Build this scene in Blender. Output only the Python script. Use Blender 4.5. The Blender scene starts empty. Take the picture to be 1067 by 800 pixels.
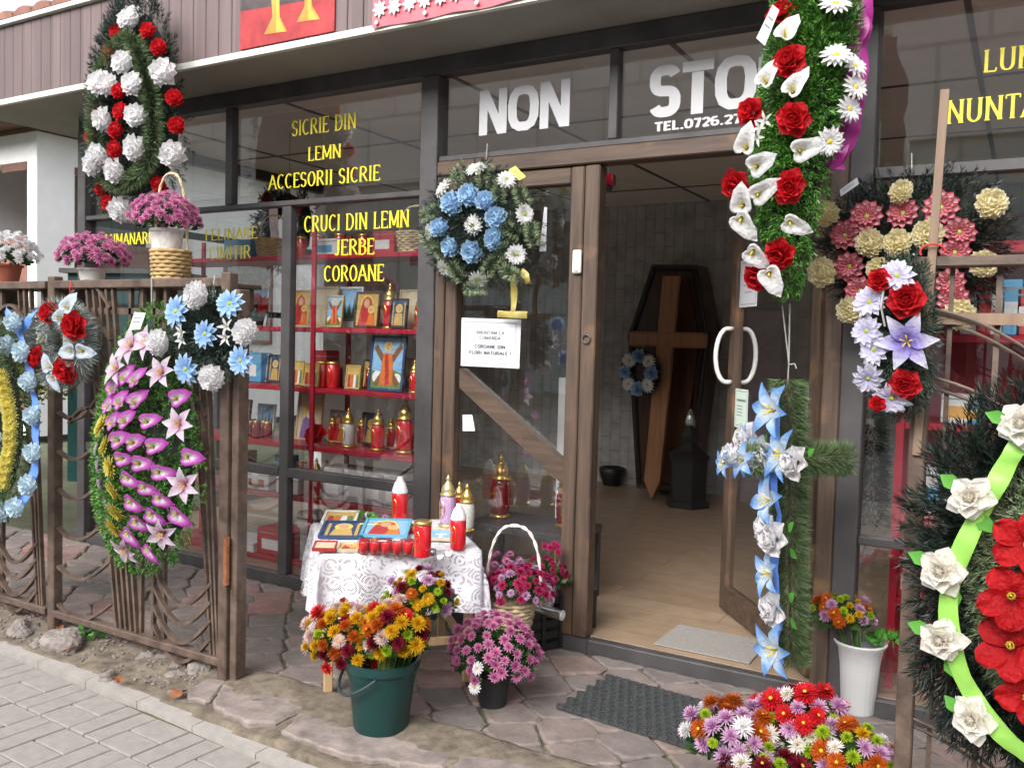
import bpy, math, random
import numpy as np
from mathutils import Matrix, Vector
rad = math.radians
rng = np.random.RandomState(7)
random.seed(7)
S = bpy.context.scene
COL = S.collection

# ------------------------------------------------------------------ camera, sky, sun, exposure
CAM = np.array([0.0, -3.8, 1.475])
FPX = 920.0
_y, _p, _r = rad(30.195), rad(2.777), rad(-1.5206)
_f = np.array([-math.sin(_y) * math.cos(_p), math.cos(_y) * math.cos(_p), -math.sin(_p)])
_r0 = np.array([math.cos(_y), math.sin(_y), 0.0])
_u0 = np.cross(_r0, _f)
_R = math.cos(_r) * _r0 - math.sin(_r) * _u0
_U = math.sin(_r) * _r0 + math.cos(_r) * _u0
cd = bpy.data.cameras.new('camera')
cam = bpy.data.objects.new('camera', cd)
COL.objects.link(cam)
cd.sensor_width = 36.0
cd.lens = FPX / 1067 * 36
cd.clip_start = 0.05
cd.clip_end = 2000
m = Matrix.Identity(4)
for i in range(3):
    m[i][0], m[i][1], m[i][2], m[i][3] = _R[i], _U[i], -_f[i], CAM[i]
cam.matrix_world = m
S.camera = cam

SUN_EL, SUN_AZ = rad(36), rad(182)          # compass azimuth of the sun, from +Y clockwise
w = bpy.data.worlds.new('World')
S.world = w
w.use_nodes = True
nt = w.node_tree
nt.nodes.clear()
sky = nt.nodes.new('ShaderNodeTexSky')
sky.sky_type = 'NISHITA'
sky.sun_disc = False
sky.sun_elevation = SUN_EL
sky.sun_rotation = SUN_AZ
sky.dust_density = 4.0
hs = nt.nodes.new('ShaderNodeHueSaturation')
hs.inputs['Saturation'].default_value = 0.22
bg = nt.nodes.new('ShaderNodeBackground')
bg.inputs['Strength'].default_value = 0.15
wo = nt.nodes.new('ShaderNodeOutputWorld')
nt.links.new(sky.outputs[0], hs.inputs['Color'])
nt.links.new(hs.outputs[0], bg.inputs['Color'])
nt.links.new(bg.outputs[0], wo.inputs['Surface'])
sl = bpy.data.lights.new('sun', 'SUN')
sl.energy = 1.5
sl.angle = rad(40)
sl.color = (1.0, 0.965, 0.94)
sun = bpy.data.objects.new('sun', sl)
COL.objects.link(sun)
sd = Vector((math.sin(SUN_AZ) * math.cos(SUN_EL), math.cos(SUN_AZ) * math.cos(SUN_EL), math.sin(SUN_EL)))
sun.rotation_euler = sd.to_track_quat('Z', 'Y').to_euler()
S.view_settings.view_transform = 'Standard'
S.view_settings.look = 'None'
S.view_settings.gamma = 1.0
S.view_settings.use_curve_mapping = False
S.view_settings.exposure = 1.2
S.render.engine = 'CYCLES'
S.cycles.transparent_max_bounces = 16
S.cycles.max_bounces = 8
S.cycles.diffuse_bounces = 4
S.cycles.use_denoising = True

# ------------------------------------------------------------------ pixel -> point on a real plane
def ray(px, py):
    return _f + (px - 533.5) / FPX * _R + (400 - py) / FPX * _U
def aty(px, py, Y):
    v = ray(px, py); return CAM + v * ((Y - CAM[1]) / v[1])
def atz(px, py, z):
    v = ray(px, py); return CAM + v * ((z - CAM[2]) / v[2])
def atx(px, py, X):
    v = ray(px, py); return CAM + v * ((X - CAM[0]) / v[0])
def depth(p):
    return float((np.asarray(p) - CAM) @ _f)
def px2m(n, p):
    return n * depth(p) / FPX

# ------------------------------------------------------------------ materials
MATS = {}
def newmat(name):
    m = bpy.data.materials.new(name); m.use_nodes = True
    n = m.node_tree; b = n.nodes['Principled BSDF']
    MATS[name] = m
    return m, n, b
def lin(c):
    return tuple(c) + (1.0,) if len(c) == 3 else c
def P(name, col, rough=.6, metal=0., var=.2, scale=8., bump=.0, stretch=(1, 1, 1), col2=None, spec=.5, detail=4, coat=0.):
    """plain surface with a little noise in colour, gloss and relief"""
    m, n, b = newmat(name)
    tc = n.nodes.new('ShaderNodeTexCoord'); mp = n.nodes.new('ShaderNodeMapping')
    mp.inputs['Scale'].default_value = stretch
    n.links.new(tc.outputs['Object'], mp.inputs['Vector'])
    nz = n.nodes.new('ShaderNodeTexNoise'); nz.inputs['Scale'].default_value = scale; nz.inputs['Detail'].default_value = detail
    nz.inputs['Roughness'].default_value = .62
    n.links.new(mp.outputs[0], nz.inputs['Vector'])
    r = n.nodes.new('ShaderNodeValToRGB')
    c2 = col2 or tuple(min(1, c * (1 + var)) for c in col)
    c1 = tuple(c * (1 - var) for c in col)
    r.color_ramp.elements[0].position = .3; r.color_ramp.elements[1].position = .7
    r.color_ramp.elements[0].color = lin(c1); r.color_ramp.elements[1].color = lin(c2)
    n.links.new(nz.outputs['Fac'], r.inputs[0]); n.links.new(r.outputs[0], b.inputs['Base Color'])
    b.inputs['Roughness'].default_value = rough; b.inputs['Metallic'].default_value = metal
    b.inputs['Specular IOR Level'].default_value = spec
    if coat: b.inputs['Coat Weight'].default_value = coat
    if bump:
        bp = n.nodes.new('ShaderNodeBump'); bp.inputs['Strength'].default_value = bump; bp.inputs['Distance'].default_value = .01
        n.links.new(nz.outputs['Fac'], bp.inputs['Height']); n.links.new(bp.outputs[0], b.inputs['Normal'])
    return m
def ISL(name, cols, rough=.55, spec=.3, trans=.0):
    """needles and leaves: every separate blade takes its own shade"""
    m, n, b = newmat(name)
    g = n.nodes.new('ShaderNodeNewGeometry'); r = n.nodes.new('ShaderNodeValToRGB')
    r.color_ramp.elements[0].color = lin(cols[0]); r.color_ramp.elements[1].color = lin(cols[-1])
    for i, c in enumerate(cols[1:-1]):
        e = r.color_ramp.elements.new((i + 1) / (len(cols) - 1)); e.color = lin(c)
    n.links.new(g.outputs['Random Per Island'], r.inputs[0]); n.links.new(r.outputs[0], b.inputs['Base Color'])
    b.inputs['Roughness'].default_value = rough; b.inputs['Specular IOR Level'].default_value = spec
    if trans:
        t = n.nodes.new('ShaderNodeBsdfTranslucent'); n.links.new(r.outputs[0], t.inputs['Color'])
        mx = n.nodes.new('ShaderNodeMixShader'); mx.inputs[0].default_value = trans
        n.links.new(b.outputs[0], mx.inputs[1]); n.links.new(t.outputs[0], mx.inputs[2])
        n.links.new(mx.outputs[0], n.nodes['Material Output'].inputs['Surface'])
    return m
def PET(name, ramp, rough=.55, trans=.42, edge=None, jitter=.12):
    """petal: colour runs from its base (0) to its tip (1), as dyed cloth and real petals do"""
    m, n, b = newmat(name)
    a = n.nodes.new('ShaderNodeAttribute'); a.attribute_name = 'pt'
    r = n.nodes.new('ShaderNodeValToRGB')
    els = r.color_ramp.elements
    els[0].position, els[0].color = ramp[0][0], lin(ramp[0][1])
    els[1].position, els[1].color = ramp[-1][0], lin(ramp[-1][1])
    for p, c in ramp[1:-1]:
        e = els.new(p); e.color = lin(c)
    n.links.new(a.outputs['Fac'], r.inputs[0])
    out = r.outputs[0]
    if edge:
        a2 = n.nodes.new('ShaderNodeAttribute'); a2.attribute_name = 'pe'
        mr = n.nodes.new('ShaderNodeMapRange'); mr.inputs[1].default_value = edge[0]; mr.inputs[2].default_value = 1.0
        n.links.new(a2.outputs['Fac'], mr.inputs[0])
        mx = n.nodes.new('ShaderNodeMixRGB'); mx.inputs[2].default_value = lin(edge[1])
        n.links.new(mr.outputs[0], mx.inputs[0]); n.links.new(out, mx.inputs[1]); out = mx.outputs[0]
    g = n.nodes.new('ShaderNodeNewGeometry')
    mr2 = n.nodes.new('ShaderNodeMapRange'); mr2.inputs[3].default_value = 1 - jitter; mr2.inputs[4].default_value = 1 + jitter * .5
    n.links.new(g.outputs['Random Per Island'], mr2.inputs[0])
    h = n.nodes.new('ShaderNodeHueSaturation'); n.links.new(mr2.outputs[0], h.inputs['Value']); n.links.new(out, h.inputs['Color'])
    out = h.outputs[0]
    oi = n.nodes.new('ShaderNodeObjectInfo'); tc = n.nodes.new('ShaderNodeTexCoord')   # each flower a little more or less faded, each petal creased
    nz = n.nodes.new('ShaderNodeTexNoise'); nz.inputs['Scale'].default_value = 5; nz.inputs['Detail'].default_value = 5; n.links.new(tc.outputs['Object'], nz.inputs['Vector'])
    ad = n.nodes.new('ShaderNodeMath'); ad.operation = 'ADD'; n.links.new(oi.outputs['Random'], ad.inputs[0]); n.links.new(nz.outputs['Fac'], ad.inputs[1])
    m3 = n.nodes.new('ShaderNodeMapRange'); m3.inputs[1].default_value = .2; m3.inputs[2].default_value = 1.6; m3.inputs[3].default_value = 1 - jitter; m3.inputs[4].default_value = 1 + jitter * .4; n.links.new(ad.outputs[0], m3.inputs[0])
    h2 = n.nodes.new('ShaderNodeHueSaturation'); n.links.new(m3.outputs[0], h2.inputs['Value']); n.links.new(out, h2.inputs['Color'])
    out = h2.outputs[0]
    bp = n.nodes.new('ShaderNodeBump'); bp.inputs['Strength'].default_value = .35; bp.inputs['Distance'].default_value = .05; n.links.new(nz.outputs['Fac'], bp.inputs['Height']); n.links.new(bp.outputs[0], b.inputs['Normal'])
    n.links.new(out, b.inputs['Base Color']); b.inputs['Roughness'].default_value = rough; b.inputs['Specular IOR Level'].default_value = .25
    t = n.nodes.new('ShaderNodeBsdfTranslucent'); n.links.new(out, t.inputs['Color'])
    ms = n.nodes.new('ShaderNodeMixShader'); ms.inputs[0].default_value = trans
    n.links.new(b.outputs[0], ms.inputs[1]); n.links.new(t.outputs[0], ms.inputs[2])
    n.links.new(ms.outputs[0], n.nodes['Material Output'].inputs['Surface'])
    return m
def GLASS(name, tint=(.93, .95, .94), ior=1.55, rough=0.0):
    m, n, b = newmat(name)
    n.nodes.remove(b)
    ge = n.nodes.new('ShaderNodeNewGeometry'); dt = n.nodes.new('ShaderNodeVectorMath'); dt.operation = 'DOT_PRODUCT'
    n.links.new(ge.outputs['Normal'], dt.inputs[0]); n.links.new(ge.outputs['Incoming'], dt.inputs[1])
    ab = n.nodes.new('ShaderNodeMath'); ab.operation = 'ABSOLUTE'; n.links.new(dt.outputs['Value'], ab.inputs[0])
    iv = n.nodes.new('ShaderNodeMath'); iv.operation = 'SUBTRACT'; iv.inputs[0].default_value = 1.0; n.links.new(ab.outputs[0], iv.inputs[1])
    pw = n.nodes.new('ShaderNodeMath'); pw.operation = 'POWER'; pw.inputs[1].default_value = 5; n.links.new(iv.outputs[0], pw.inputs[0])
    f0 = 2 * ((ior - 1) / (ior + 1)) ** 2
    fr = n.nodes.new('ShaderNodeMath'); fr.operation = 'MULTIPLY_ADD'; fr.inputs[1].default_value = 1 - f0; fr.inputs[2].default_value = f0; n.links.new(pw.outputs[0], fr.inputs[0])
    t = n.nodes.new('ShaderNodeBsdfTransparent'); t.inputs[0].default_value = lin(tint)
    g = n.nodes.new('ShaderNodeBsdfGlossy'); g.inputs['Roughness'].default_value = rough
    mx = n.nodes.new('ShaderNodeMixShader')
    n.links.new(fr.outputs[0], mx.inputs[0]); n.links.new(t.outputs[0], mx.inputs[1]); n.links.new(g.outputs[0], mx.inputs[2])
    n.links.new(mx.outputs[0], n.nodes['Material Output'].inputs['Surface'])
    return m
def WOOD(name, c1, c2, axis=2, scale=14., rough=.6, bump=.15, wear=None):
    st = [9, 9, 9]; st[axis] = .7
    m, n, b = newmat(name)
    tc = n.nodes.new('ShaderNodeTexCoord'); mp = n.nodes.new('ShaderNodeMapping'); mp.inputs['Scale'].default_value = st
    n.links.new(tc.outputs['Object'], mp.inputs[0])
    nz = n.nodes.new('ShaderNodeTexNoise'); nz.inputs['Scale'].default_value = scale / 4; nz.inputs['Detail'].default_value = 6; nz.inputs['Roughness'].default_value = .65
    n.links.new(mp.outputs[0], nz.inputs['Vector'])
    r = n.nodes.new('ShaderNodeValToRGB'); r.color_ramp.elements[0].position = .32; r.color_ramp.elements[1].position = .68
    r.color_ramp.elements[0].color = lin(c1); r.color_ramp.elements[1].color = lin(c2)
    n.links.new(nz.outputs['Fac'], r.inputs[0]); out = r.outputs[0]
    if wear:
        n2 = n.nodes.new('ShaderNodeTexNoise'); n2.inputs['Scale'].default_value = 5; n2.inputs['Detail'].default_value = 8
        n.links.new(tc.outputs['Object'], n2.inputs['Vector'])
        r2 = n.nodes.new('ShaderNodeValToRGB'); r2.color_ramp.elements[0].position = .58; r2.color_ramp.elements[1].position = .72
        n.links.new(n2.outputs['Fac'], r2.inputs[0])
        mx = n.nodes.new('ShaderNodeMixRGB'); mx.inputs[2].default_value = lin(wear)
        n.links.new(r2.outputs[0], mx.inputs[0]); n.links.new(out, mx.inputs[1]); out = mx.outputs[0]
    n.links.new(out, b.inputs['Base Color']); b.inputs['Roughness'].default_value = rough
    bp = n.nodes.new('ShaderNodeBump'); bp.inputs['Strength'].default_value = bump; bp.inputs['Distance'].default_value = .006
    n.links.new(nz.outputs['Fac'], bp.inputs['Height']); n.links.new(bp.outputs[0], b.inputs['Normal'])
    return m

# ------------------------------------------------------------------ mesh builder
class MB:
    def __init__(s):
        s.v, s.f, s.m, s.t, s.e = [], [], [], [], []
    def add(s, vs, fs, mi=0, t=0., e=0.):
        o = len(s.v); s.v.extend([tuple(map(float, v)) for v in vs]); s.f.extend([tuple(i + o for i in f) for f in fs])
        s.m.extend([mi] * len(fs))
        s.t.extend(list(t) if hasattr(t, '__len__') else [t] * len(vs)); s.e.extend(list(e) if hasattr(e, '__len__') else [e] * len(vs))
        return s
    def box(s, a, b, mi=0, bev=0.):
        x0, y0, z0 = [min(p, q) for p, q in zip(a, b)]; x1, y1, z1 = [max(p, q) for p, q in zip(a, b)]
        c = min(bev, (x1 - x0) * .4, (y1 - y0) * .4, (z1 - z0) * .4)
        if c <= 0:
            v = [(x, y, z) for x in (x0, x1) for y in (y0, y1) for z in (z0, z1)]
            return s.add(v, [(0, 1, 3, 2), (4, 6, 7, 5), (0, 4, 5, 1), (2, 3, 7, 6), (0, 2, 6, 4), (1, 5, 7, 3)], mi)
        v, idx = [], {}
        xs, ys, zs = (x0, x1), (y0, y1), (z0, z1)
        for i in (0, 1):
            for j in (0, 1):
                for k in (0, 1):
                    sx, sy, sz = (1 - 2 * i), (1 - 2 * j), (1 - 2 * k)
                    for ax in range(3):
                        p = [xs[i] + sx * c, ys[j] + sy * c, zs[k] + sz * c]
                        p[ax] = (xs, ys, zs)[ax][(i, j, k)[ax]]
                        idx[i, j, k, ax] = len(v); v.append(p)
        f = []
        for i in (0, 1):
            f.append([idx[i, a, b, 0] for a, b in ((0, 0), (0, 1), (1, 1), (1, 0))])
            f.append([idx[a, i, b, 1] for a, b in ((0, 0), (0, 1), (1, 1), (1, 0))])
            f.append([idx[a, b, i, 2] for a, b in ((0, 0), (0, 1), (1, 1), (1, 0))])
        for a in (0, 1):
            for b in (0, 1):
                f.append([idx[0, a, b, 1], idx[1, a, b, 1], idx[1, a, b, 2], idx[0, a, b, 2]])
                f.append([idx[a, 0, b, 0], idx[a, 1, b, 0], idx[a, 1, b, 2], idx[a, 0, b, 2]])
                f.append([idx[a, b, 0, 0], idx[a, b, 1, 0], idx[a, b, 1, 1], idx[a, b, 0, 1]])
                for k in (0, 1):
                    pass
        for i in (0, 1):
            for j in (0, 1):
                for k in (0, 1):
                    f.append([idx[i, j, k, 0], idx[i, j, k, 1], idx[i, j, k, 2]])
        return s.add(v, f, mi)
    def beam(s, a, b, wd, ht, up=(0, 0, 1), mi=0):
        """rectangular bar from a to b"""
        a, b = np.array(a, float), np.array(b, float); d = b - a; d /= np.linalg.norm(d)
        x = np.cross(d, np.array(up, float))
        if np.linalg.norm(x) < 1e-4: x = np.cross(d, [0, 1., 0])
        x /= np.linalg.norm(x); y = np.cross(x, d)
        v = [p + sx * x * wd / 2 + sy * y * ht / 2 for p in (a, b) for sx, sy in ((-1, -1), (1, -1), (1, 1), (-1, 1))]
        return s.add(v, [(0, 1, 2, 3), (7, 6, 5, 4), (0, 4, 5, 1), (1, 5, 6, 2), (2, 6, 7, 3), (3, 7, 4, 0)], mi)
    def tube(s, pts, r, n=8, mi=0, cap=True, t=0.):
        pts = np.array(pts, float); k = len(pts); rs = r if hasattr(r, '__len__') else [r] * k
        v = []; up = None
        for i in range(k):
            d = pts[min(i + 1, k - 1)] - pts[max(i - 1, 0)]; d = d / (np.linalg.norm(d) + 1e-9)
            if up is None:
                up = np.array([0, 0, 1.]) if abs(d[2]) < .9 else np.array([1., 0, 0])
            x = np.cross(d, up); x /= np.linalg.norm(x) + 1e-9; y = np.cross(x, d); up = y
            v += [pts[i] + rs[i] * (math.cos(q) * x + math.sin(q) * y) for q in np.linspace(0, 2 * math.pi, n, endpoint=False)]
        f = [(i * n + j, i * n + (j + 1) % n, (i + 1) * n + (j + 1) % n, (i + 1) * n + j) for i in range(k - 1) for j in range(n)]
        if cap: f += [tuple(range(n - 1, -1, -1)), tuple(range((k - 1) * n, k * n))]
        return s.add(v, f, mi, t)
    def lathe(s, prof, c=(0, 0, 0), n=20, mi=0, rib=0., nrib=0):
        v = []
        for r, z in prof:
            for q in np.linspace(0, 2 * math.pi, n, endpoint=False):
                rr = r * (1 + rib * math.cos(nrib * q))
                v.append((c[0] + rr * math.cos(q), c[1] + rr * math.sin(q), c[2] + z))
        k = len(prof)
        f = [(i * n + j, i * n + (j + 1) % n, (i + 1) * n + (j + 1) % n, (i + 1) * n + j) for i in range(k - 1) for j in range(n)]
        if prof[0][0] > 1e-5: f.append(tuple(range(n - 1, -1, -1)))
        if prof[-1][0] > 1e-5: f.append(tuple(range((k - 1) * n, k * n)))
        return s.add(v, f, mi)
    def poly(s, pts, mi=0):
        return s.add(pts, [tuple(range(len(pts)))], mi)
    def prism(s, pts2, a, b, axis=1, mi=0):
        """outline pts2 extruded along an axis from a to b (axis 1: pts are x,z; axis 2: x,y)"""
        n = len(pts2)
        mk = (lambda p, q: (p[0], q, p[1])) if axis == 1 else ((lambda p, q: (p[0], p[1], q)) if axis == 2 else (lambda p, q: (q, p[0], p[1])))
        v = [mk(p, a) for p in pts2] + [mk(p, b) for p in pts2]
        f = [tuple(range(n)), tuple(range(2 * n - 1, n - 1, -1))] + [(i, i + n, (i + 1) % n + n, (i + 1) % n) for i in range(n)]
        return s.add(v, f, mi)
    def mesh(s, name, mats, smooth=False):
        me = bpy.data.meshes.new(name)
        me.from_pydata(s.v, [], s.f)
        for mm in (mats if isinstance(mats, (list, tuple)) else [mats]): me.materials.append(MATS[mm] if isinstance(mm, str) else mm)
        me.polygons.foreach_set('material_index', s.m)
        if smooth: me.polygons.foreach_set('use_smooth', [True] * len(s.f))
        if any(s.t):
            a = me.attributes.new('pt', 'FLOAT', 'POINT'); a.data.foreach_set('value', s.t)
            a = me.attributes.new('pe', 'FLOAT', 'POINT'); a.data.foreach_set('value', s.e)
        import bmesh
        bm = bmesh.new(); bm.from_mesh(me)
        if not any(s.t): bmesh.ops.recalc_face_normals(bm, faces=bm.faces)
        bm.to_mesh(me); bm.free()
        me.update()
        return me
    def build(s, name, mats, parent=None, smooth=False, loc=(0, 0, 0)):
        return link(s.mesh(name, mats, smooth), name, parent, loc)

def link(me, name, parent=None, loc=(0, 0, 0)):
    o = bpy.data.objects.new(name, me); COL.objects.link(o); o.location = loc
    if parent is not None: o.parent = parent
    return o
def quads(name, V, mat, parent=None, loc=(0, 0, 0)):
    """V: (N,4,3) array of separate blades, linked as one mesh"""
    N = len(V); me = bpy.data.meshes.new(name)
    me.vertices.add(4 * N); me.vertices.foreach_set('co', V.reshape(-1).astype(np.float32))
    me.loops.add(4 * N); me.loops.foreach_set('vertex_index', np.arange(4 * N, dtype=np.int32))
    me.polygons.add(N); me.polygons.foreach_set('loop_start', np.arange(0, 4 * N, 4, dtype=np.int32))
    try: me.polygons.foreach_set('loop_total', np.full(N, 4, dtype=np.int32))
    except Exception: pass
    me.materials.append(MATS[mat]); me.update(calc_edges=True)
    return link(me, name, parent, loc)
def tag(o, label, cat, group=None, kind=None):
    o['label'] = label; o['category'] = cat
    if group: o['group'] = group
    if kind: o['kind'] = kind
    return o
def thing(name, label, cat, loc=(0, 0, 0), rotz=0., group=None):
    o = bpy.data.objects.new(name, None); COL.objects.link(o)
    o.empty_display_size = .05
    o.location = tuple(map(float, loc)); o.rotation_euler = (0, 0, rotz)
    return tag(o, label, cat, group)
def dup(root, loc, rotz=0., label=None, group=None, scale=1.):
    r = root.copy(); COL.objects.link(r); r.location = tuple(map(float, loc)); r.rotation_euler = (0, 0, rotz)
    r.scale = (scale,) * 3 if not hasattr(scale, '__len__') else scale
    if label: r['label'] = label
    if group: r['group'] = group
    for ch in list(root.children):
        c = ch.copy(); COL.objects.link(c); c.parent = r
        for g in list(ch.children):
            d = g.copy(); COL.objects.link(d); d.parent = c
    return r
def structure(o):
    o['kind'] = 'structure'; return o

# ------------------------------------------------------------------ lettering: strokes with thick and thin parts
def arc(cx, cy, rx, ry, a0, a1, n=14, e=1.0):
    o = []
    for a in np.linspace(rad(a0), rad(a1), n):
        c, s_ = math.cos(a), math.sin(a)
        o.append((cx + rx * math.copysign(abs(c) ** e, c), cy + ry * math.copysign(abs(s_) ** e, s_)))
    return o
def glyphs(e=1.0):
    A = lambda *k: arc(*k, e=e)
    return {
        'A': (.74, [[(.02, 0), (.37, 1)], [(.37, 1), (.72, 0)], [(.16, .36), (.58, .36)]]),
        'B': (.62, [[(.1, 0), (.1, 1)], [(.1, 1)] + A(.3, .77, .22, .23, 90, -90) + [(.1, .54)], [(.1, .54)] + A(.32, .27, .26, .27, 90, -90) + [(.1, 0)]]),
        'C': (.66, [A(.36, .5, .3, .5, 48, 312)]),
        'D': (.7, [[(.1, 0), (.1, 1)], [(.1, 1)] + A(.28, .5, .36, .5, 90, -90) + [(.1, 0)]]),
        'E': (.58, [[(.1, 0), (.1, 1)], [(.1, 1), (.54, 1)], [(.1, .52), (.46, .52)], [(.1, 0), (.56, 0)]]),
        'F': (.55, [[(.1, 0), (.1, 1)], [(.1, 1), (.52, 1)], [(.1, .52), (.44, .52)]]),
        'G': (.7, [A(.36, .5, .3, .5, 48, 330) + [(.62, .42)], [(.42, .42), (.66, .42)]]),
        'I': (.28, [[(.14, 0), (.14, 1)]]),
        'J': (.42, [[(.28, 1), (.28, .2)] + A(.14, .2, .14, .2, 0, -150)]),
        'L': (.55, [[(.1, 0), (.1, 1)], [(.1, 0), (.53, 0)]]),
        'M': (.86, [[(.1, 0), (.1, 1)], [(.1, 1), (.43, .12)], [(.43, .12), (.76, 1)], [(.76, 1), (.76, 0)]]),
        'N': (.74, [[(.1, 0), (.1, 1)], [(.1, 1), (.64, 0)], [(.64, 0), (.64, 1)]]),
        'O': (.72, [A(.36, .5, .29, .5, 90, 450)]),
        'P': (.6, [[(.1, 0), (.1, 1)], [(.1, 1)] + A(.3, .74, .25, .26, 90, -90) + [(.1, .48)]]),
        'R': (.68, [[(.1, 0), (.1, 1)], [(.1, 1)] + A(.3, .76, .24, .24, 90, -90) + [(.1, .52)], [(.3, .52), (.64, 0)]]),
        'S': (.56, [A(.28, .75, .21, .25, 20, 270) + A(.28, .25, .21, .25, 90, -160)]),
        'T': (.62, [[(.31, 0), (.31, 1)], [(.02, 1), (.6, 1)]]),
        'U': (.72, [[(.12, 1), (.12, .3)] + A(.36, .3, .24, .3, 180, 360) + [(.6, 1)]]),
        'V': (.72, [[(.02, 1), (.36, 0)], [(.36, 0), (.7, 1)]]),
        'Z': (.6, [[(.06, 1), (.54, 1)], [(.54, 1), (.06, 0)], [(.06, 0), (.56, 0)]]),
        '0': (.62, [A(.31, .5, .23, .5, 90, 450)]),
        '2': (.56, [A(.28, .74, .21, .26, 170, -40) + [(.08, 0)], [(.08, 0), (.52, 0)]]),
        '6': (.6, [A(.3, .28, .21, .28, 0, 360), A(.32, .5, .24, .5, 60, 200)]),
        '7': (.54, [[(.04, 1), (.5, 1)], [(.5, 1), (.2, 0)]]),
        '.': (.24, [[(.12, 0), (.12, .16)]]),
        '!': (.24, [[(.12, .3), (.12, 1)], [(.12, 0), (.12, .1)]]),
        '-': (.4, [[(.06, .42), (.34, .42)]]),
        ' ': (.36, []),
    }
GS, GI = glyphs(1.0), glyphs(.72)
def text_mb(mb, txt, o, ux, uz, W, H, style='serif', mi=0, nrm=(0, -1, 0), step=.00012):
    """letters set in a box W x H whose lower left corner is o"""
    G = GI if style == 'heavy' else GS
    gap = .07 if style == 'heavy' else .1
    tot = sum(G[c][0] + gap for c in txt) - gap
    sx = W / tot
    o, ux, uz, nrm = [np.array(q, float) for q in (o, ux, uz, nrm)]
    if style == 'heavy': tv, th = .115, .1
    elif style == 'bold': tv, th = .11, .075
    elif style == 'serif': tv, th = .08, .034
    else: tv, th = .075, .06
    inset = th if style == 'heavy' else th
    x, k = 0., 0
    def put(pl, tv, th):
        nonlocal k
        pl = [(a, inset + b * (1 - 2 * inset)) for a, b in pl]
        q = np.array(pl); n = len(q)
        closed = n > 3 and np.linalg.norm(q[0] - q[-1]) < 1e-3
        vs = []
        for i in range(n):
            if closed and i in (0, n - 1): d = q[1] - q[-2]
            else: d = q[min(i + 1, n - 1)] - q[max(i - 1, 0)]
            d = d / (np.linalg.norm(d) + 1e-9); nn = np.array([-d[1], d[0]])
            hw = np.array([tv * nn[0], th * nn[1]])
            if style == 'heavy' and abs(d[0]) < .02 and n == 2: pass
            for sgn in (1, -1):
                p = q[i] + sgn * hw
                vs.append(o + ux * (x + p[0]) * sx + uz * p[1] * H + nrm * (k * step))
        mb.add(vs, [(2 * i, 2 * i + 1, 2 * i + 3, 2 * i + 2) for i in range(n - 1)], mi)
        k = (k + 1) % 9
    HP = {'N': ((0, 0, .22, 0, .22, 1, 0, 1), (.52, 0, .74, 0, .74, 1, .52, 1), (.0, 1, .24, 1, .74, 0, .5, 0)), 'T': ((0, .8, .62, .8, .62, 1, 0, 1), (.19, 0, .43, 0, .43, .79, .19, .79)),
          'E': ((0, 0, .24, 0, .24, 1, 0, 1), (.25, .81, .56, .81, .56, 1, .25, 1), (.25, .42, .5, .42, .5, .6, .25, .6), (.25, 0, .56, 0, .56, .19, .25, .19)), 'L': ((0, 0, .24, 0, .24, 1, 0, 1), (.25, 0, .54, 0, .54, .19, .25, .19)),
          '7': ((0, .8, .54, .8, .54, 1, 0, 1), (.3, .79, .54, .79, .36, 0, .1, 0)), '.': ((.02, 0, .22, 0, .22, .19, .02, .19),)}
    for c in txt:
        wd, pls = G[c]
        if style == 'heavy' and c in HP:                      # square cut poster capitals
            for q in HP[c]: mb.add([o + ux * (x + q[2 * i]) * sx + uz * q[2 * i + 1] * H + nrm * (k * step) for i in range(4)], [(0, 1, 2, 3)], mi); k = (k + 1) % 9
            x += wd + gap; continue
        for pl in pls:
            put(pl, tv, th)
            if style == 'serif' and c not in '.!-':
                for a, b in ((pl[0], pl[1]), (pl[-1], pl[-2])):
                    if a[1] in (0, 1) and abs(a[1] - b[1]) > 2 * abs(a[0] - b[0]) - .01 and not (c == 'M' and 0.3 < a[0] < .5):
                        put([(a[0] - .12, a[1]), (a[0] + .12, a[1])], .02, .022)
            if style == 'serif' and c in 'ETFLZ' and abs(pl[0][1] - pl[1][1]) < .01 and pl[0][1] in (0, 1):
                for xe in ([pl[1][0]] if c != 'T' else [pl[0][0], pl[1][0]]):
                    y = pl[0][1]; put([(xe, y), (xe, y + (.16 if y == 0 else -.16))], .03, .02)
        x += wd + gap
    return mb
def text_px(mb, txt, bl, br, tl, Y, style='serif', mi=0):
    a, b, c = aty(*bl, Y), aty(*br, Y), aty(*tl, Y)
    z0 = (a[2] + b[2]) / 2
    return text_mb(mb, txt, (a[0], Y, z0), (1, 0, 0), (0, 0, 1), b[0] - a[0], c[2] - a[2], style, mi)
# ------------------------------------------------------------------ materials of the setting
P('paver_grey', (.30, .275, .255), .85, var=.12, scale=22, bump=.25)
P('kerb_pale', (.36, .335, .31), .85, var=.12, scale=18, bump=.25)
P('joint_dirt', (.10, .09, .075), .95, var=.3, scale=9, bump=.3, col2=(.105, .125, .055))
P('soil', (.15, .115, .085), .95, var=.45, scale=16, bump=.6, col2=(.24, .2, .15))
P('ground_grass', (.13, .125, .095), .95, var=.3, scale=6, bump=.4, col2=(.12, .14, .07))
P('asphalt', (.13, .128, .125), .9, var=.2, scale=60, bump=.3)
P('slab_stone', (.21, .172, .155), .95, var=.35, scale=9, bump=1., col2=(.36, .30, .27), detail=14)
P('rubble', (.24, .21, .19), .95, var=.3, scale=10, bump=.6)
P('dark_metal', (.06, .055, .057), .5, var=.35, scale=5, bump=.08, detail=9)
P('soffit_board', (.27, .26, .225), .6, var=.12, scale=3, bump=.05)
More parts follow.
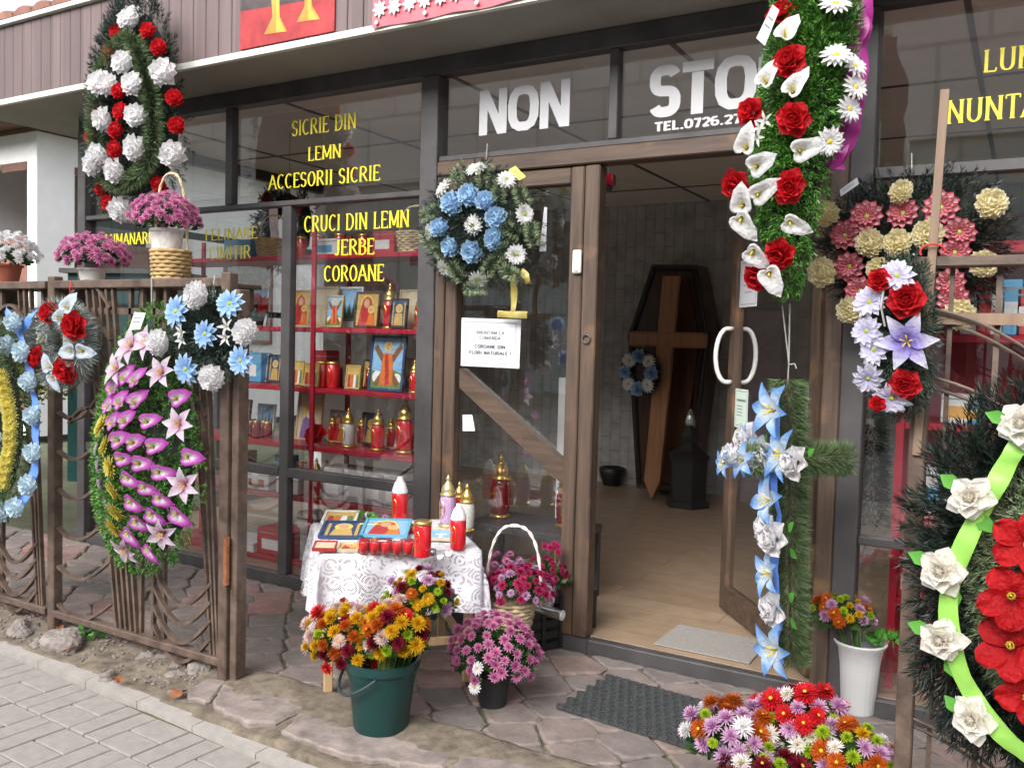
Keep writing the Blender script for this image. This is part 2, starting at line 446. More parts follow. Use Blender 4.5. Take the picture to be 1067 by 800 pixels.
P('drip_metal', (.62, .62, .56), .45, var=.08, scale=9)
P('white_wall', (.87, .86, .86), .8, var=.04, scale=5, bump=.05)
P('ceiling_tile', (.72, .71, .68), .8, var=.06, scale=4)
P('roof_tile', (.25, .12, .09), .85, var=.3, scale=8, bump=.2)
P('red_shelf', (.33, .012, .03), .35, var=.15, scale=6)
P('eave_brown', (.16, .085, .06), .7, var=.2, scale=8)
P('panel_brown', (.24, .10, .075), .7, var=.2, scale=10)
P('dark_room', (.07, .06, .06), .9, var=.2, scale=3)
WOOD('wood_weathered', (.042, .027, .019), (.115, .073, .049), 2, wear=(.19, .105, .055))
WOOD('wood_weathered_x', (.042, .027, .019), (.115, .073, .049), 0, wear=(.19, .105, .055))
WOOD('wood_pale', (.42, .27, .13), (.6, .42, .24), 2)
WOOD('wood_coffin', (.035, .015, .009), (.085, .032, .015), 2, rough=.25)
WOOD('wood_cross', (.24, .11, .05), (.38, .19, .09), 2, rough=.35)
P('yellow_vinyl', (.70, .59, .02), .5, var=.03)
P('white_vinyl', (.56, .56, .58), .5, var=.03)
P('black_ink', (.03, .03, .035), .7, var=.05)
P('grey_ink', (.22, .22, .24), .7, var=.05)
P('paper', (.60, .61, .65), .7, var=.03, scale=3)
P('paper_green', (.62, .76, .66), .7, var=.04, scale=3)
P('tag_yellow', (.74, .74, .12), .6, var=.08)
P('rubber_grey', (.045, .048, .05), .65, var=.2, scale=30, bump=.1)
P('mat_grey', (.27, .255, .235), .95, var=.12, scale=80, bump=.4)
P('white_plastic', (.78, .77, .74), .35, var=.05)
P('iron_brown', (.085, .055, .04), .55, var=.4, scale=14, bump=.2, col2=(.165, .115, .088), detail=8)
WOOD('stick_tan', (.17, .11, .075), (.27, .18, .12), 2)
GLASS('window_glass', (.94, .95, .95), 1.93)
GLASS('lantern_glass', (.85, .8, .9), 1.5, .05)

def cladding():
    m, n, b = newmat('cladding')
    tc = n.nodes.new('ShaderNodeTexCoord'); sp = n.nodes.new('ShaderNodeSeparateXYZ'); n.links.new(tc.outputs['Object'], sp.inputs[0])
    ml = n.nodes.new('ShaderNodeMath'); ml.operation = 'MULTIPLY'; ml.inputs[1].default_value = 1 / .1; n.links.new(sp.outputs[0], ml.inputs[0])
    fl = n.nodes.new('ShaderNodeMath'); fl.operation = 'FLOOR'; n.links.new(ml.outputs[0], fl.inputs[0])
    wn = n.nodes.new('ShaderNodeTexWhiteNoise'); wn.noise_dimensions = '1D'; n.links.new(fl.outputs[0], wn.inputs['W'])
    r = n.nodes.new('ShaderNodeValToRGB'); r.color_ramp.elements[0].color = (.125, .09, .09, 1); r.color_ramp.elements[1].color = (.165, .122, .118, 1)
    n.links.new(wn.outputs[0], r.inputs[0])
    nz = n.nodes.new('ShaderNodeTexNoise'); nz.inputs['Scale'].default_value = 3; nz.inputs['Detail'].default_value = 6
    mp = n.nodes.new('ShaderNodeMapping'); mp.inputs['Scale'].default_value = (6, 6, .6); n.links.new(tc.outputs['Object'], mp.inputs[0]); n.links.new(mp.outputs[0], nz.inputs['Vector'])
    mx = n.nodes.new('ShaderNodeMixRGB'); mx.blend_type = 'OVERLAY'; mx.inputs[0].default_value = .25
    n.links.new(r.outputs[0], mx.inputs[1]); n.links.new(nz.outputs['Fac'], mx.inputs[2]); n.links.new(mx.outputs[0], b.inputs['Base Color'])
    b.inputs['Roughness'].default_value = .55
cladding()
def apron_mat():
    """worn reddish concrete: stains and a slow drift between red and grey, no shading"""
    m, n, b = newmat('apron_paver')
    g = n.nodes.new('ShaderNodeNewGeometry'); r = n.nodes.new('ShaderNodeValToRGB')
    r.color_ramp.elements[0].color = (.165, .148, .142, 1); r.color_ramp.elements[1].color = (.27, .155, .14, 1)
    e = r.color_ramp.elements.new(.45); e.color = (.205, .176, .166, 1)
    e = r.color_ramp.elements.new(.8); e.color = (.225, .185, .172, 1)
    n.links.new(g.outputs['Random Per Island'], r.inputs[0])
    tc = n.nodes.new('ShaderNodeTexCoord')
    nz = n.nodes.new('ShaderNodeTexNoise'); nz.inputs['Scale'].default_value = 7; nz.inputs['Detail'].default_value = 12; nz.inputs['Roughness'].default_value = .72; n.links.new(tc.outputs['Object'], nz.inputs['Vector'])
    r2 = n.nodes.new('ShaderNodeValToRGB'); r2.color_ramp.elements[0].position = .3; r2.color_ramp.elements[1].position = .75
    r2.color_ramp.elements[0].color = (.6, .58, .55, 1); r2.color_ramp.elements[1].color = (1.35, 1.3, 1.27, 1)
    n.links.new(nz.outputs['Fac'], r2.inputs[0])
    mx = n.nodes.new('ShaderNodeMixRGB'); mx.blend_type = 'MULTIPLY'; mx.inputs[0].default_value = 1
    n.links.new(r.outputs[0], mx.inputs[1]); n.links.new(r2.outputs[0], mx.inputs[2]); n.links.new(mx.outputs[0], b.inputs['Base Color'])
    b.inputs['Roughness'].default_value = .8
    n3 = n.nodes.new('ShaderNodeTexNoise'); n3.inputs['Scale'].default_value = 40; n3.inputs['Detail'].default_value = 6; n.links.new(tc.outputs['Object'], n3.inputs['Vector'])
    bp = n.nodes.new('ShaderNodeBump'); bp.inputs['Strength'].default_value = .35; bp.inputs['Distance'].default_value = .01
    n.links.new(n3.outputs['Fac'], bp.inputs['Height']); n.links.new(bp.outputs[0], b.inputs['Normal'])
apron_mat()
def brickmat(name, c1, c2, mortar, sx, rowh, bw, mort=.02, rot=(0, 0, 0), rough=.6, bump=.4, noise=.3):
    m, n, b = newmat(name)
    tc = n.nodes.new('ShaderNodeTexCoord'); mp = n.nodes.new('ShaderNodeMapping'); mp.inputs['Rotation'].default_value = rot
    n.links.new(tc.outputs['Object'], mp.inputs[0])
    br = n.nodes.new('ShaderNodeTexBrick'); br.inputs['Scale'].default_value = sx; br.inputs['Row Height'].default_value = rowh; br.inputs['Brick Width'].default_value = bw
    br.inputs['Mortar Size'].default_value = mort; br.inputs['Color1'].default_value = lin(c1); br.inputs['Color2'].default_value = lin(c2); br.inputs['Mortar'].default_value = lin(mortar)
    n.links.new(mp.outputs[0], br.inputs['Vector'])
    nz = n.nodes.new('ShaderNodeTexNoise'); nz.inputs['Scale'].default_value = 9; nz.inputs['Detail'].default_value = 8; n.links.new(tc.outputs['Object'], nz.inputs['Vector'])
    mx = n.nodes.new('ShaderNodeMixRGB'); mx.blend_type = 'OVERLAY'; mx.inputs[0].default_value = noise
    n.links.new(br.outputs[0], mx.inputs[1]); n.links.new(nz.outputs['Fac'], mx.inputs[2]); n.links.new(mx.outputs[0], b.inputs['Base Color'])
    b.inputs['Roughness'].default_value = rough
    bp = n.nodes.new('ShaderNodeBump'); bp.inputs['Strength'].default_value = bump; bp.inputs['Distance'].default_value = .01; bp.invert = True
    n.links.new(br.outputs['Fac'], bp.inputs['Height']); n.links.new(bp.outputs[0], b.inputs['Normal'])
brickmat('wall_slate', (.44, .43, .415), (.37, .36, .35), (.29, .285, .275), 1, .10, .27, .005, (rad(90), 0, rad(90)), .75, .6, .5)
brickmat('laminate', (.35, .255, .175), (.3, .215, .145), (.14, .09, .06), 1, .19, 1.3, .003, (0, 0, 0), .3, .1, .35)
brickmat('tower_upper', (.74, .73, .72), (.69, .68, .67), (.45, .44, .43), 1, 3.0, 2.2, .06, (rad(90), 0, 0), .8, .1)
brickmat('tower_lower', (.46, .54, .53), (.42, .5, .49), (.25, .28, .28), 1, 2.4, 1.6, .06, (rad(90), 0, 0), .6, .1)

# ------------------------------------------------------------------ ground
ZP = -.05                                                     # pavement level
mb = MB(); mb.poly([(-300, -300, -.1), (300, -300, -.1), (300, 300, -.1), (-300, 300, -.1)])
structure(mb.build('ground', 'ground_grass'))
mb = MB(); mb.box((-60, -13.5, -.2), (60, -5.6, -.075)); structure(mb.build('road', 'asphalt'))
def kerb_y(x):                                               # the edging of the pavement bows slightly
    return float(np.interp(x, [-9, -4.25, -3.68, -3.1, -2.5, -2.1, -1.5, 3], [-1.42, -1.415, -1.415, -1.45, -1.50, -1.525, -1.55, -1.60]))
# pavement: two square stones, then two long ones, row by row, as real blocks with open joints
mb = MB(); g = .0035; rowd = .255
def pav(x0, x1, y0, y1):
    x0 += rng.uniform(-.001, .001); dz = rng.uniform(-.002, .002)
    mb.box((x0 + g, y0 + g, ZP - .03), (x1 - g, y1 - g, ZP + dz), 0, .003)
for r in range(16):
    y1 = 0 - r * rowd; y0 = y1 - rowd
    x = -3.4 + (r % 2) * .19
    while x < 6.2:
        ym = (y0 + y1) / 2
        pav(x, x + .2, y0, ym); pav(x, x + .2, ym, y1); x += .2
        pav(x, x + .098, y0, y1); x += .098
        pav(x, x + .098, y0, y1); x += .098
mb2 = MB(); mb2.box((-12, -5.55, -.12), (6, -1.5, ZP - .012))
structure(mb2.build('pavement_bed', 'joint_dirt'))
o = structure(mb.build('pavement', 'paver_grey')); o.location = (-4.25, -1.458, 0); o.rotation_euler = (0, 0, math.atan(-.052))
mb = MB(); xs = np.arange(-9, 3.3, .37)
for i in range(len(xs) - 1):
    a, b = xs[i] + .002, xs[i + 1] - .002
    v = [(a, kerb_y(a) - .04, ZP - .05), (b, kerb_y(b) - .04, ZP - .05), (b, kerb_y(b) + .03, ZP - .05), (a, kerb_y(a) + .03, ZP - .05)]
    v += [(p[0], p[1], ZP + .014) for p in v]
    mb.add(v, [(3, 2, 1, 0), (4, 5, 6, 7), (0, 1, 5, 4), (1, 2, 6, 5), (2, 3, 7, 6), (3, 0, 4, 7)])
structure(mb.build('kerb_edging', 'kerb_pale'))
# soil strip: uneven sheet between edging and fence
def sheet(name, x0, x1, y0, y1, nx, ny, zf, mat):
    mb = MB(); v = [(x, y, zf(x, y)) for y in np.linspace(y0, y1, ny) for x in np.linspace(x0, x1, nx)]
    mb.add(v, [(j * nx + i, j * nx + i + 1, (j + 1) * nx + i + 1, (j + 1) * nx + i) for j in range(ny - 1) for i in range(nx - 1)])
    return structure(mb.build(name, mat, smooth=True))
def hash2(x, y):
    return math.sin(x * 12.7 + y * 31.1) * .5 + math.sin(x * 47.3 - y * 23.9) * .3 + math.sin(x * 91 + y * 77) * .2
sheet('soil_strip', -9, 3, -1.58, -1.0, 240, 30, lambda x, y: (-.10 if y < kerb_y(x) + .015 else -.034 + .02 * max(0, min(1, (x + 3.05) / .3))) + .03 * max(0, min(1, (y + 1.40) / .25)) + .007 * hash2(x, y) - (.03 if y > -1.06 else 0), 'soil')
# apron pavers: irregular rounded cells laid as stones with open joints
def clip(poly, p, n):
    out = []
    for i in range(len(poly)):
        a, b = poly[i], poly[(i + 1) % len(poly)]
        da, db = (a - p) @ n, (b - p) @ n
        if da <= 0: out.append(a)
        if da * db < 0: out.append(a + (b - a) * (da / (da - db)))
    return out
def cells(seeds, bound, gap):
    res = []
    for i, s in enumerate(seeds):
        poly = [np.array(q, float) for q in bound]
        for j in np.argsort(((seeds - s) ** 2).sum(1))[1:22]:
            d = seeds[j] - s; L = np.linalg.norm(d); n = d / L
            poly = clip(poly, s + n * (L / 2 - gap), n)
            if len(poly) < 3: break
        if len(poly) >= 3: res.append(poly)
    return res
def stone(mb, poly, z0, z1, wav, mi=0, rnd=2, cut=.18):
    q = np.array(poly)
    for _ in range(rnd):                                      # round the corners
        nq = []
        for i in range(len(q)):
            a, b = q[i], q[(i + 1) % len(q)]
            nq += [a * (1 - cut) + b * cut, a * cut + b * (1 - cut)]
        q = np.array(nq)
    q2 = []
    for i in range(len(q)):
        a, b = q[i], q[(i + 1) % len(q)]
        L = np.linalg.norm(b - a); k = max(1, int(L / .025)); nn = np.array([-(b - a)[1], (b - a)[0]]) / (L + 1e-9)
        for t in np.arange(k) / k: q2.append(a + (b - a) * t + nn * wav * (math.sin((a + (b - a) * t) @ np.array([53., 47.])) + .6 * math.sin((a + (b - a) * t) @ np.array([-97., 121.]))))
    q = np.array(q2); c = q.mean(0); n = len(q)
    tilt = rng.uniform(-.012, .012, 2)
    def zz(p, z): return z + (p - c) @ tilt
    ins = c + (q - c) * (1 - .012 / max(.03, np.linalg.norm(q - c, axis=1).mean()))
    v = [(p[0], p[1], z0) for p in q] + [(p[0], p[1], zz(p, z1 - .007)) for p in q] + [(p[0], p[1], zz(p, z1)) for p in ins]
    f = [(i, (i + 1) % n, n + (i + 1) % n, n + i) for i in range(n)] + [(n + i, n + (i + 1) % n, 2 * n + (i + 1) % n, 2 * n + i) for i in range(n)]
    f.append(tuple(range(2 * n, 3 * n)))
    mb.add(v, f, mi)
seeds = []
for j in range(10):
    for i in range(36):
        x = -7.4 + i * .27 + (j % 2) * .135; y = -1.12 + j * .155
        if -7.3 < x < 2.0 and y < .06: seeds.append((x + rng.uniform(-.03, .03), y + rng.uniform(-.03, .03)))
seeds = np.array(seeds)
mb = MB()
for poly in cells(seeds, [(-7.4, -1.13), (2.2, -1.13), (2.2, -.025), (-7.4, -.025)], .0022):
    stone(mb, poly, -.05, rng.uniform(-.003, .003), .006, cut=.12)
mbj = MB(); mbj.box((-7.4, -1.16, -.09), (2.2, .0, -.014)); structure(mbj.build('apron_bed', 'joint_dirt'))
structure(mb.build('apron_paving', 'apron_paver'))
# edge of the apron in the gateway: large broken slabs
def slab(pxs, z, label):
    pts = [np.array(atz(*p, z)[:2]) for p in pxs]
    mb = MB(); stone(mb, pts, -.06, z, .005, rnd=1, cut=.07)
    o = mb.build('stone_slab', 'slab_stone'); tag(o, label, 'stone slab', 'broken slabs edging the gateway')
slab([(243, 690), (258, 690), (318, 722), (322, 735), (290, 752), (258, 752), (220, 734)], .004, 'large angular pinkish slab at the foot of the left gate post')
slab([(196, 718), (216, 705), (238, 708), (216, 730), (198, 726)], .002, 'small pale broken slab beside the fence corner')
slab([(318, 740), (345, 735), (420, 755), (478, 782), (462, 800), (360, 786), (290, 760)], .004, 'long weathered slab in front of the green bucket')
slab([(480, 786), (540, 792), (580, 802), (560, 830), (440, 830), (466, 806)], .014, 'cracked slab at the picture bottom between bucket and flower display')
slab([(586, 804), (690, 800), (700, 850), (560, 850)], .012, 'slab below the black rubber doormat edge')

# ------------------------------------------------------------------ the shop
shop = thing('shop_building', 'single storey flower and funeral shop with dark glazed front and brown fascia', 'shop', (-1.2, 0, 0))
def shp(mb, name, mat, parent=None, smooth=False):
    o = mb.build(name, mat, None, smooth)
    q = parent or shop
    o.parent = q
    b = Vector((0, 0, 0)); r = q
    while r is not None: b += r.location; r = r.parent
    o.location = -b
    return o
XL, XR, DEP, HC = -5.68, 3.0, 4.4, 2.85
mb = MB(); mb.box((XL, .03, -.06), (XR, DEP, .07)); shp(mb, 'shop_floor', 'laminate')
mb = MB(); mb.box((XL - .1, -.02, -.08), (-1.75, .028, .068), 0, .004); mb.box((-1.748, -.025, -.08), (-.56, .06, .066), 0, .006); mb.box((-.558, -.02, -.08), (XR, .028, .068), 0, .004)
shp(mb, 'threshold', 'dark_metal')
mb = MB(); mb.box((XL, DEP, -.05), (XR, DEP + .2, 3.1)); shp(mb, 'back_wall', 'wall_slate')
mb = MB(); mb.box((XR, 0.06, -.05), (XR + .2, DEP + .2, 3.1)); shp(mb, 'side_wall', 'white_wall')
mb = MB(); mb.box((XL - .05, 2.35, -.05), (XL + .08, DEP - .002, HC + .1)); shp(mb, 'side_wall', 'white_wall')
mb = MB(); mb.box((XL, .06, HC), (XR, DEP, HC + .1)); shp(mb, 'ceiling', 'ceiling_tile')
mb = MB()
for x in np.arange(XL + .6, XR, 1.2): mb.box((x, .07, HC - .006), (x + .025, DEP, HC + .01))
for y in (1.2, 2.4, 3.6): mb.box((XL + .1, y, HC - .005), (XR, y + .025, HC + .011))
shp(mb, 'ceiling_grid', 'dark_metal')
FY = -.45
mb = MB(); mb.box((-6.31, FY + .02, 2.925), (XR + .2, .41, 2.95)); shp(mb, 'soffit', 'soffit_board')
mb = MB(); mb.box((-6.33, FY - .012, 2.922), (XR + .2, FY + .018, 2.955)); shp(mb, 'drip_edge', 'drip_metal')
mb = MB()
x = -6.33
while x < XR + .2:
    mb.box((x + .0025, FY, 2.957), (x + .0975, FY + .018, 3.42), 0, .004); x += .1
mb.box((-6.33, FY + .019, 2.957), (XR + .2, FY + .03, 3.418)); mb.box((-6.33, FY + .03, 2.957), (-6.31, DEP, 3.418))
shp(mb, 'fascia_cladding', 'cladding')
mb = MB()
mb.box((-6.36, FY - .03, 3.422), (XR + .25, FY + .05, 3.45))
shp(mb, 'fascia_cap', 'drip_metal')
mb = MB()
for x in np.arange(-6.3, XR, .2):
    c = [(x + .1 + .095 * math.cos(a), .0 + .05 * math.sin(a)) for a in np.linspace(0, math.pi, 7)]
    v = [(p[0], FY - .02, 3.46 + p[1]) for p in c] + [(p[0], DEP, 4.7 + p[1]) for p in c]
    mb.add(v, [(i, i + 1, i + 8, i + 7) for i in range(6)] + [tuple(range(7))])
mb.box((-6.33, FY, 3.44), (XR + .2, DEP, 3.452))
shp(mb, 'roof', 'roof_tile')
# dark steel frame of the glazed front
def bar(a, b, name): mb = MB(); mb.box(a, b, 0, .004); return shp(mb, name, 'dark_metal')
bar((XL, -.03, 2.83), (XR, .05, 2.923), 'header_beam')
bar((XL, -.035, .0), (-5.60, .05, 2.828), 'corner_post')
bar((-4.246, -.025, 2.252), (-4.19, .03, 2.828), 'mullion')
bar((-3.77, -.025, .07), (-3.70, .03, 2.218), 'mullion')
bar((-2.78, -.04, .0), (-2.672, .06, 2.828), 'column')
bar((-1.722, -.025, 2.417), (-1.677, .03, 2.828), 'mullion')
bar((-.648, -.04, .0), (-.56, .06, 2.828), 'column')
bar((1.2, -.04, .0), (1.29, .06, 2.828), 'column')
bar((2.9, -.04, .0), (3.0, .06, 2.828), 'column')
bar((-5.598, -.028, 2.22), (-2.782, .035, 2.25), 'transom')
bar((-5.598, -.027, .645), (-3.772, .03, .70), 'transom'); bar((-3.698, -.027, .645), (-2.782, .03, .70), 'transom')
bar((-2.67, -.025, 2.386), (-.65, .03, 2.415), 'transom')
bar((-.558, -.027, 2.155), (1.198, .03, 2.20), 'transom'); bar((-.558, -.027, .69), (1.198, .03, .725), 'transom')
bar((1.292, -.027, 2.155), (2.898, .03, 2.20), 'transom')
# left return of the glazed front
bar((XL + .002, .052, 2.77), (XL + .06, 2.348, 2.92), 'header_beam'); bar((XL + .002, .052, 0), (XL + .05, 2.348, .12), 'transom')
bar((XL + .002, .052, 2.2), (XL + .05, 2.348, 2.25), 'transom'); bar((XL + .002, .052, 1.62), (XL + .05, 2.348, 1.67), 'transom')
bar((XL + .004, 1.15, .122), (XL + .048, 1.2, 1.618), 'mullion')
def pane(x0, x1, z0, z1, Y=.012):
    mb = MB(); mb.poly([(x0, Y, z0), (x1, Y, z0), (x1, Y, z1), (x0, Y, z1)]); return shp(mb, 'pane', 'window_glass')
p_ul1 = pane(-5.6, -4.246, 2.25, 2.83); p_ul2 = pane(-4.19, -2.78, 2.25, 2.83)
p_ll1 = pane(-5.6, -3.77, .70, 2.22); p_ll2 = pane(-3.70, -2.78, .70, 2.22)
pane(-5.6, -3.77, .07, .645); pane(-3.70, -2.78, .07, .645)
p_non = pane(-2.672, -1.722, 2.415, 2.83); p_stop = pane(-1.677, -.648, 2.415, 2.83)
p_r1 = pane(-.56, 1.2, 2.2, 2.83); pane(-.56, 1.2, .725, 2.155); pane(-.56, 1.2, .07, .69); pane(1.29, 2.9, .07, 2.155); pane(1.29, 2.9, 2.2, 2.83)
mb = MB()
for z0, z1 in ((.12, 1.62), (1.67, 2.2), (2.25, 2.77)): mb.poly([(XL + .025, .05, z0), (XL + .025, 2.35, z0), (XL + .025, 2.35, z1), (XL + .025, .05, z1)])
shp(mb, 'pane', 'window_glass')
def lettering(par, mat, *rows, style='serif'):
    for r in rows: mb = MB(); text_px(mb, r[0], r[1], r[2], r[3], .009, style); shp(mb, 'lettering', mat, par)
lettering(p_ul2, 'yellow_vinyl', ('SICRIE DIN', (304, 142), (371, 134.6), (304, 125.6)), ('LEMN', (321, 167.6), (355, 165), (321, 153)), ('ACCESORII SICRIE', (280, 197.6), (396, 188.6), (280, 182.4)))
lettering(p_ll2, 'yellow_vinyl', ('CRUCI DIN LEMN', (317, 243), (426, 236), (317, 226)), ('JERBE', (349, 266.6), (390, 265), (349, 250)), ('COROANE', (337.6, 293.8), (400, 292.6), (337.6, 277)))
lettering(p_ll1, 'yellow_vinyl', ('FELINARE', (214, 251), (268, 248.6), (214, 239)), ('CIMITIR', (218, 270.6), (261, 269.6), (218, 257)), ('LUMANARI', (110, 256), (157, 254), (110, 244)))
lettering(p_non, 'white_vinyl', ('NON', (499, 140.6), (593, 132.6), (499, 94)), style='heavy')
lettering(p_stop, 'white_vinyl', ('STOP', (678, 123.4), (824, 108.5), (678, 69.5)), ('TEL.0726.27', (682, 136.4), (772, 129.6), (682, 126.6)), style='heavy')
lettering(p_r1, 'yellow_vinyl', ('LUMANARI', (1025, 73), (1180, 62), (1025, 49)), ('NUNTA', (986, 129), (1084, 122), (986, 104)))
# timber door frame
def wood(a, b, name, par=None, m='wood_weathered'): mb = MB(); mb.box(a, b, 0, .006); return shp(mb, name, m, par)
wood((-2.67, -.035, .07), (-2.612, .06, 2.308), 'door_jamb'); wood((-.722, -.035, .07), (-.65, .06, 2.308), 'door_jamb')
wood((-2.67, -.04, 2.31), (-.65, .065, 2.384), 'door_lintel', None, 'wood_weathered_x')
# fixed leaf
dl = MB(); dl.box((-1.828, -.03, .07), (-1.752, .05, 2.306), 0, .006)
door_f = shp(dl, 'door', 'wood_weathered')
wood((-2.609, -.028, .07), (-2.54, .045, 2.305), 'stile', door_f); wood((-1.902, -.028, .07), (-1.833, .045, 2.305), 'stile', door_f)
wood((-2.538, -.026, 2.225), (-1.904, .04, 2.303), 'rail', door_f, 'wood_weathered_x'); wood((-2.538, -.026, .07), (-1.904, .04, .2), 'rail', door_f, 'wood_weathered_x')
mb = MB(); q = [aty(*p, -.03) for p in ((478, 384), (478, 404), (592, 511), (592, 486))]
mb.prism([(v[0], v[2]) for v in q], -.024, .03); shp(mb, 'brace', 'wood_weathered_x', door_f)
mb = MB(); mb.poly([(-2.54, .015, .2), (-1.9, .015, .2), (-1.9, .015, 2.225), (-2.54, .015, 2.225)]); shp(mb, 'pane', 'window_glass', door_f)
mb = MB(); c = aty(602, 273, -.032); mb.box((c[0] - .022, -.05, c[2] - .055), (c[0] + .022, -.029, c[2] + .055), 0, .006); mb.box((c[0] - .012, -.056, c[2] - .045), (c[0] + .012, -.049, c[2] - .02), 0, .003)
shp(mb, 'door_bell', 'white_plastic', door_f)
mb = MB(); c = aty(611, 353, -.035); mb.tube([c + np.array([.02 * math.cos(a), -.004, .02 * math.sin(a)]) for a in np.linspace(0, 2 * math.pi, 14)], .004, 6); shp(mb, 'lock_ring', 'dark_metal', door_f)
# open leaf, hinged on the right jamb and swung inwards
hx, hy = -.735, .05; ddx, ddy = -.615, .788; WL = 1.0
def lp(u, z, off=0.): return np.array([hx + ddx * u + ddy * off * -1 * -1 * 0 + (-ddy) * off, hy + ddy * u + ddx * off, z])
def leafbox(u0, u1, z0, z1, th, name, mat, par=None):
    mb = MB(); v = [lp(u, z, o) for u in (u0, u1) for o in (-th, th) for z in (z0, z1)]
    mb.add(v, [(0, 1, 3, 2), (4, 6, 7, 5), (0, 4, 5, 1), (2, 3, 7, 6), (0, 2, 6, 4), (1, 5, 7, 3)])
    return shp(mb, name, mat, par)
door_o = leafbox(0, .075, .085, 2.29, .022, 'door', 'wood_weathered')
leafbox(WL - .075, WL, .085, 2.29, .022, 'stile', 'wood_weathered', door_o)
leafbox(.0755, WL - .0755, .085, .21, .021, 'rail', 'wood_weathered_x', door_o); leafbox(.0755, WL - .0755, 2.21, 2.29, .021, 'rail', 'wood_weathered_x', door_o)
mb = MB(); mb.poly([lp(.075, .21), lp(WL - .075, .21), lp(WL - .075, 2.21), lp(.075, 2.21)]); shp(mb, 'pane', 'window_glass', door_o)
mb = MB(); q = [lp(.08, .9, .001), lp(.08, .82, .001), lp(.92, .24, .001), lp(.92, .32, .001)]
for s_ in (1, -1):
    mb = MB(); uu = WL - .045
    zc = 1.43; hgt = .14
    pts = [lp(uu, zc + hgt, s_ * .02), lp(uu, zc + hgt, s_ * .045)] + [lp(uu, zc + hgt * math.cos(a), s_ * (.05 + .06 * math.sin(a))) for a in np.linspace(.12, math.pi - .12, 12)] + [lp(uu, zc - hgt, s_ * .045), lp(uu, zc - hgt, s_ * .02)]
    mb.tube(pts, .012, 10); shp(mb, 'door_handle', 'white_plastic', door_o, True)
# ------------------------------------------------------------------ petals and flowers (each flower faces +Z)
WHITE = (.78, .77, .78); 
PET('pet_white', [(0, (.80, .80, .76)), (.3, (.86, .85, .86)), (1, (.88, .87, .88))], jitter=.05)
PET('pet_white_warm', [(0, (.82, .76, .52)), (.4, (.86, .82, .74)), (1, (.88, .85, .81))], jitter=.05)
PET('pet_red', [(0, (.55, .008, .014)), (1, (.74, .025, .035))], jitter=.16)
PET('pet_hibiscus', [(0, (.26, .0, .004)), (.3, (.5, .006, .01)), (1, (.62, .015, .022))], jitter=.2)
PET('pet_skyblue', [(0, (.32, .56, .84)), (.6, (.46, .68, .89)), (1, (.66, .82, .93))])
PET('pet_blue_daisy', [(0, (.6, .74, .85)), (.25, (.3, .54, .86)), (.7, (.4, .62, .9)), (1, (.66, .8, .94))])
PET('pet_blue_lily', [(0, (.85, .87, .9)), (.3, (.66, .79, .92)), (.7, (.24, .46, .86)), (1, (.12, .32, .8))])
PET('pet_pale_blue', [(0, (.6, .77, .86)), (1, (.74, .86, .92))])
PET('pet_lilac_lily', [(0, (.16, .1, .5)), (.35, (.36, .3, .7)), (.75, (.72, .7, .86)), (1, (.80, .79, .88))])
PET('pet_lilac_daisy', [(0, (.6, .56, .8)), (.5, (.70, .68, .86)), (1, (.79, .78, .88))])
PET('pet_calla_white', [(0, (.72, .70, .45)), (.3, (.80, .80, .80)), (1, (.82, .82, .84))])
PET('pet_calla_blue', [(0, (.72, .72, .6)), (.3, (.72, .78, .84)), (1, (.58, .70, .82))])
PET('pet_calla_magenta', [(0, (.72, .68, .45)), (.28, (.78, .66, .76)), (.6, (.58, .16, .55)), (1, (.42, .03, .36))])
PET('pet_pink_lily', [(0, (.45, .06, .2)), (.2, (.62, .35, .52)), (.5, (.76, .62, .74)), (1, (.80, .70, .80))])
PET('pet_yellow', [(0, (.62, .48, .04)), (1, (.80, .72, .2))])
PET('pet_cream', [(0, (.76, .64, .32)), (.6, (.84, .76, .46)), (1, (.87, .82, .6))], edge=(.6, (.87, .83, .66)))
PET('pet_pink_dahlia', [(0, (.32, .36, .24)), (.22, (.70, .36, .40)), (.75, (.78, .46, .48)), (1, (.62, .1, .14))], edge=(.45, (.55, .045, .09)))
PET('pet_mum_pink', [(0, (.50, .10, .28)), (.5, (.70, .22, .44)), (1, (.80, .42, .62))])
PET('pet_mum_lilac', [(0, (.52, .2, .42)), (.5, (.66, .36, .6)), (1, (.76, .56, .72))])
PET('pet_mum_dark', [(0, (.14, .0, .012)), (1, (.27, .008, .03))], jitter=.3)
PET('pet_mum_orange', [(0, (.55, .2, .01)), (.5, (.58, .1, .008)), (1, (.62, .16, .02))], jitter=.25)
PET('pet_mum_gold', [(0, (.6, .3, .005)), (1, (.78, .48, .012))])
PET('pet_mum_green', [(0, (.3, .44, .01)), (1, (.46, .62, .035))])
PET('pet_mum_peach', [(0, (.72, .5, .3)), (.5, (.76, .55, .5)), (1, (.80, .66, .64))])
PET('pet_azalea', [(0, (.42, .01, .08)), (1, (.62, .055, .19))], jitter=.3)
P('centre_yellow', (.66, .52, .03), .8, var=.3, scale=60, bump=.5)
P('centre_green', (.35, .42, .06), .8, var=.3, scale=60, bump=.5)
P('stem_green', (.07, .15, .03), .6, var=.3, scale=20)
ISL('leaf_green', [(.015, .05, .012), (.03, .085, .02), (.06, .13, .03)], .5, .35, .15)
ISL('leaf_bright', [(.06, .22, .03), (.10, .34, .05), (.16, .42, .08)], .5, .3, .2)
ISL('fir_dark', [(.006, .014, .01), (.012, .026, .018), (.02, .04, .027), (.04, .065, .05)], .45, .45)
ISL('fir_black', [(.004, .009, .007), (.008, .018, .013), (.016, .03, .022)], .45, .45)
ISL('fir_grey', [(.018, .032, .022), (.035, .06, .04), (.075, .1, .075)], .5, .4)
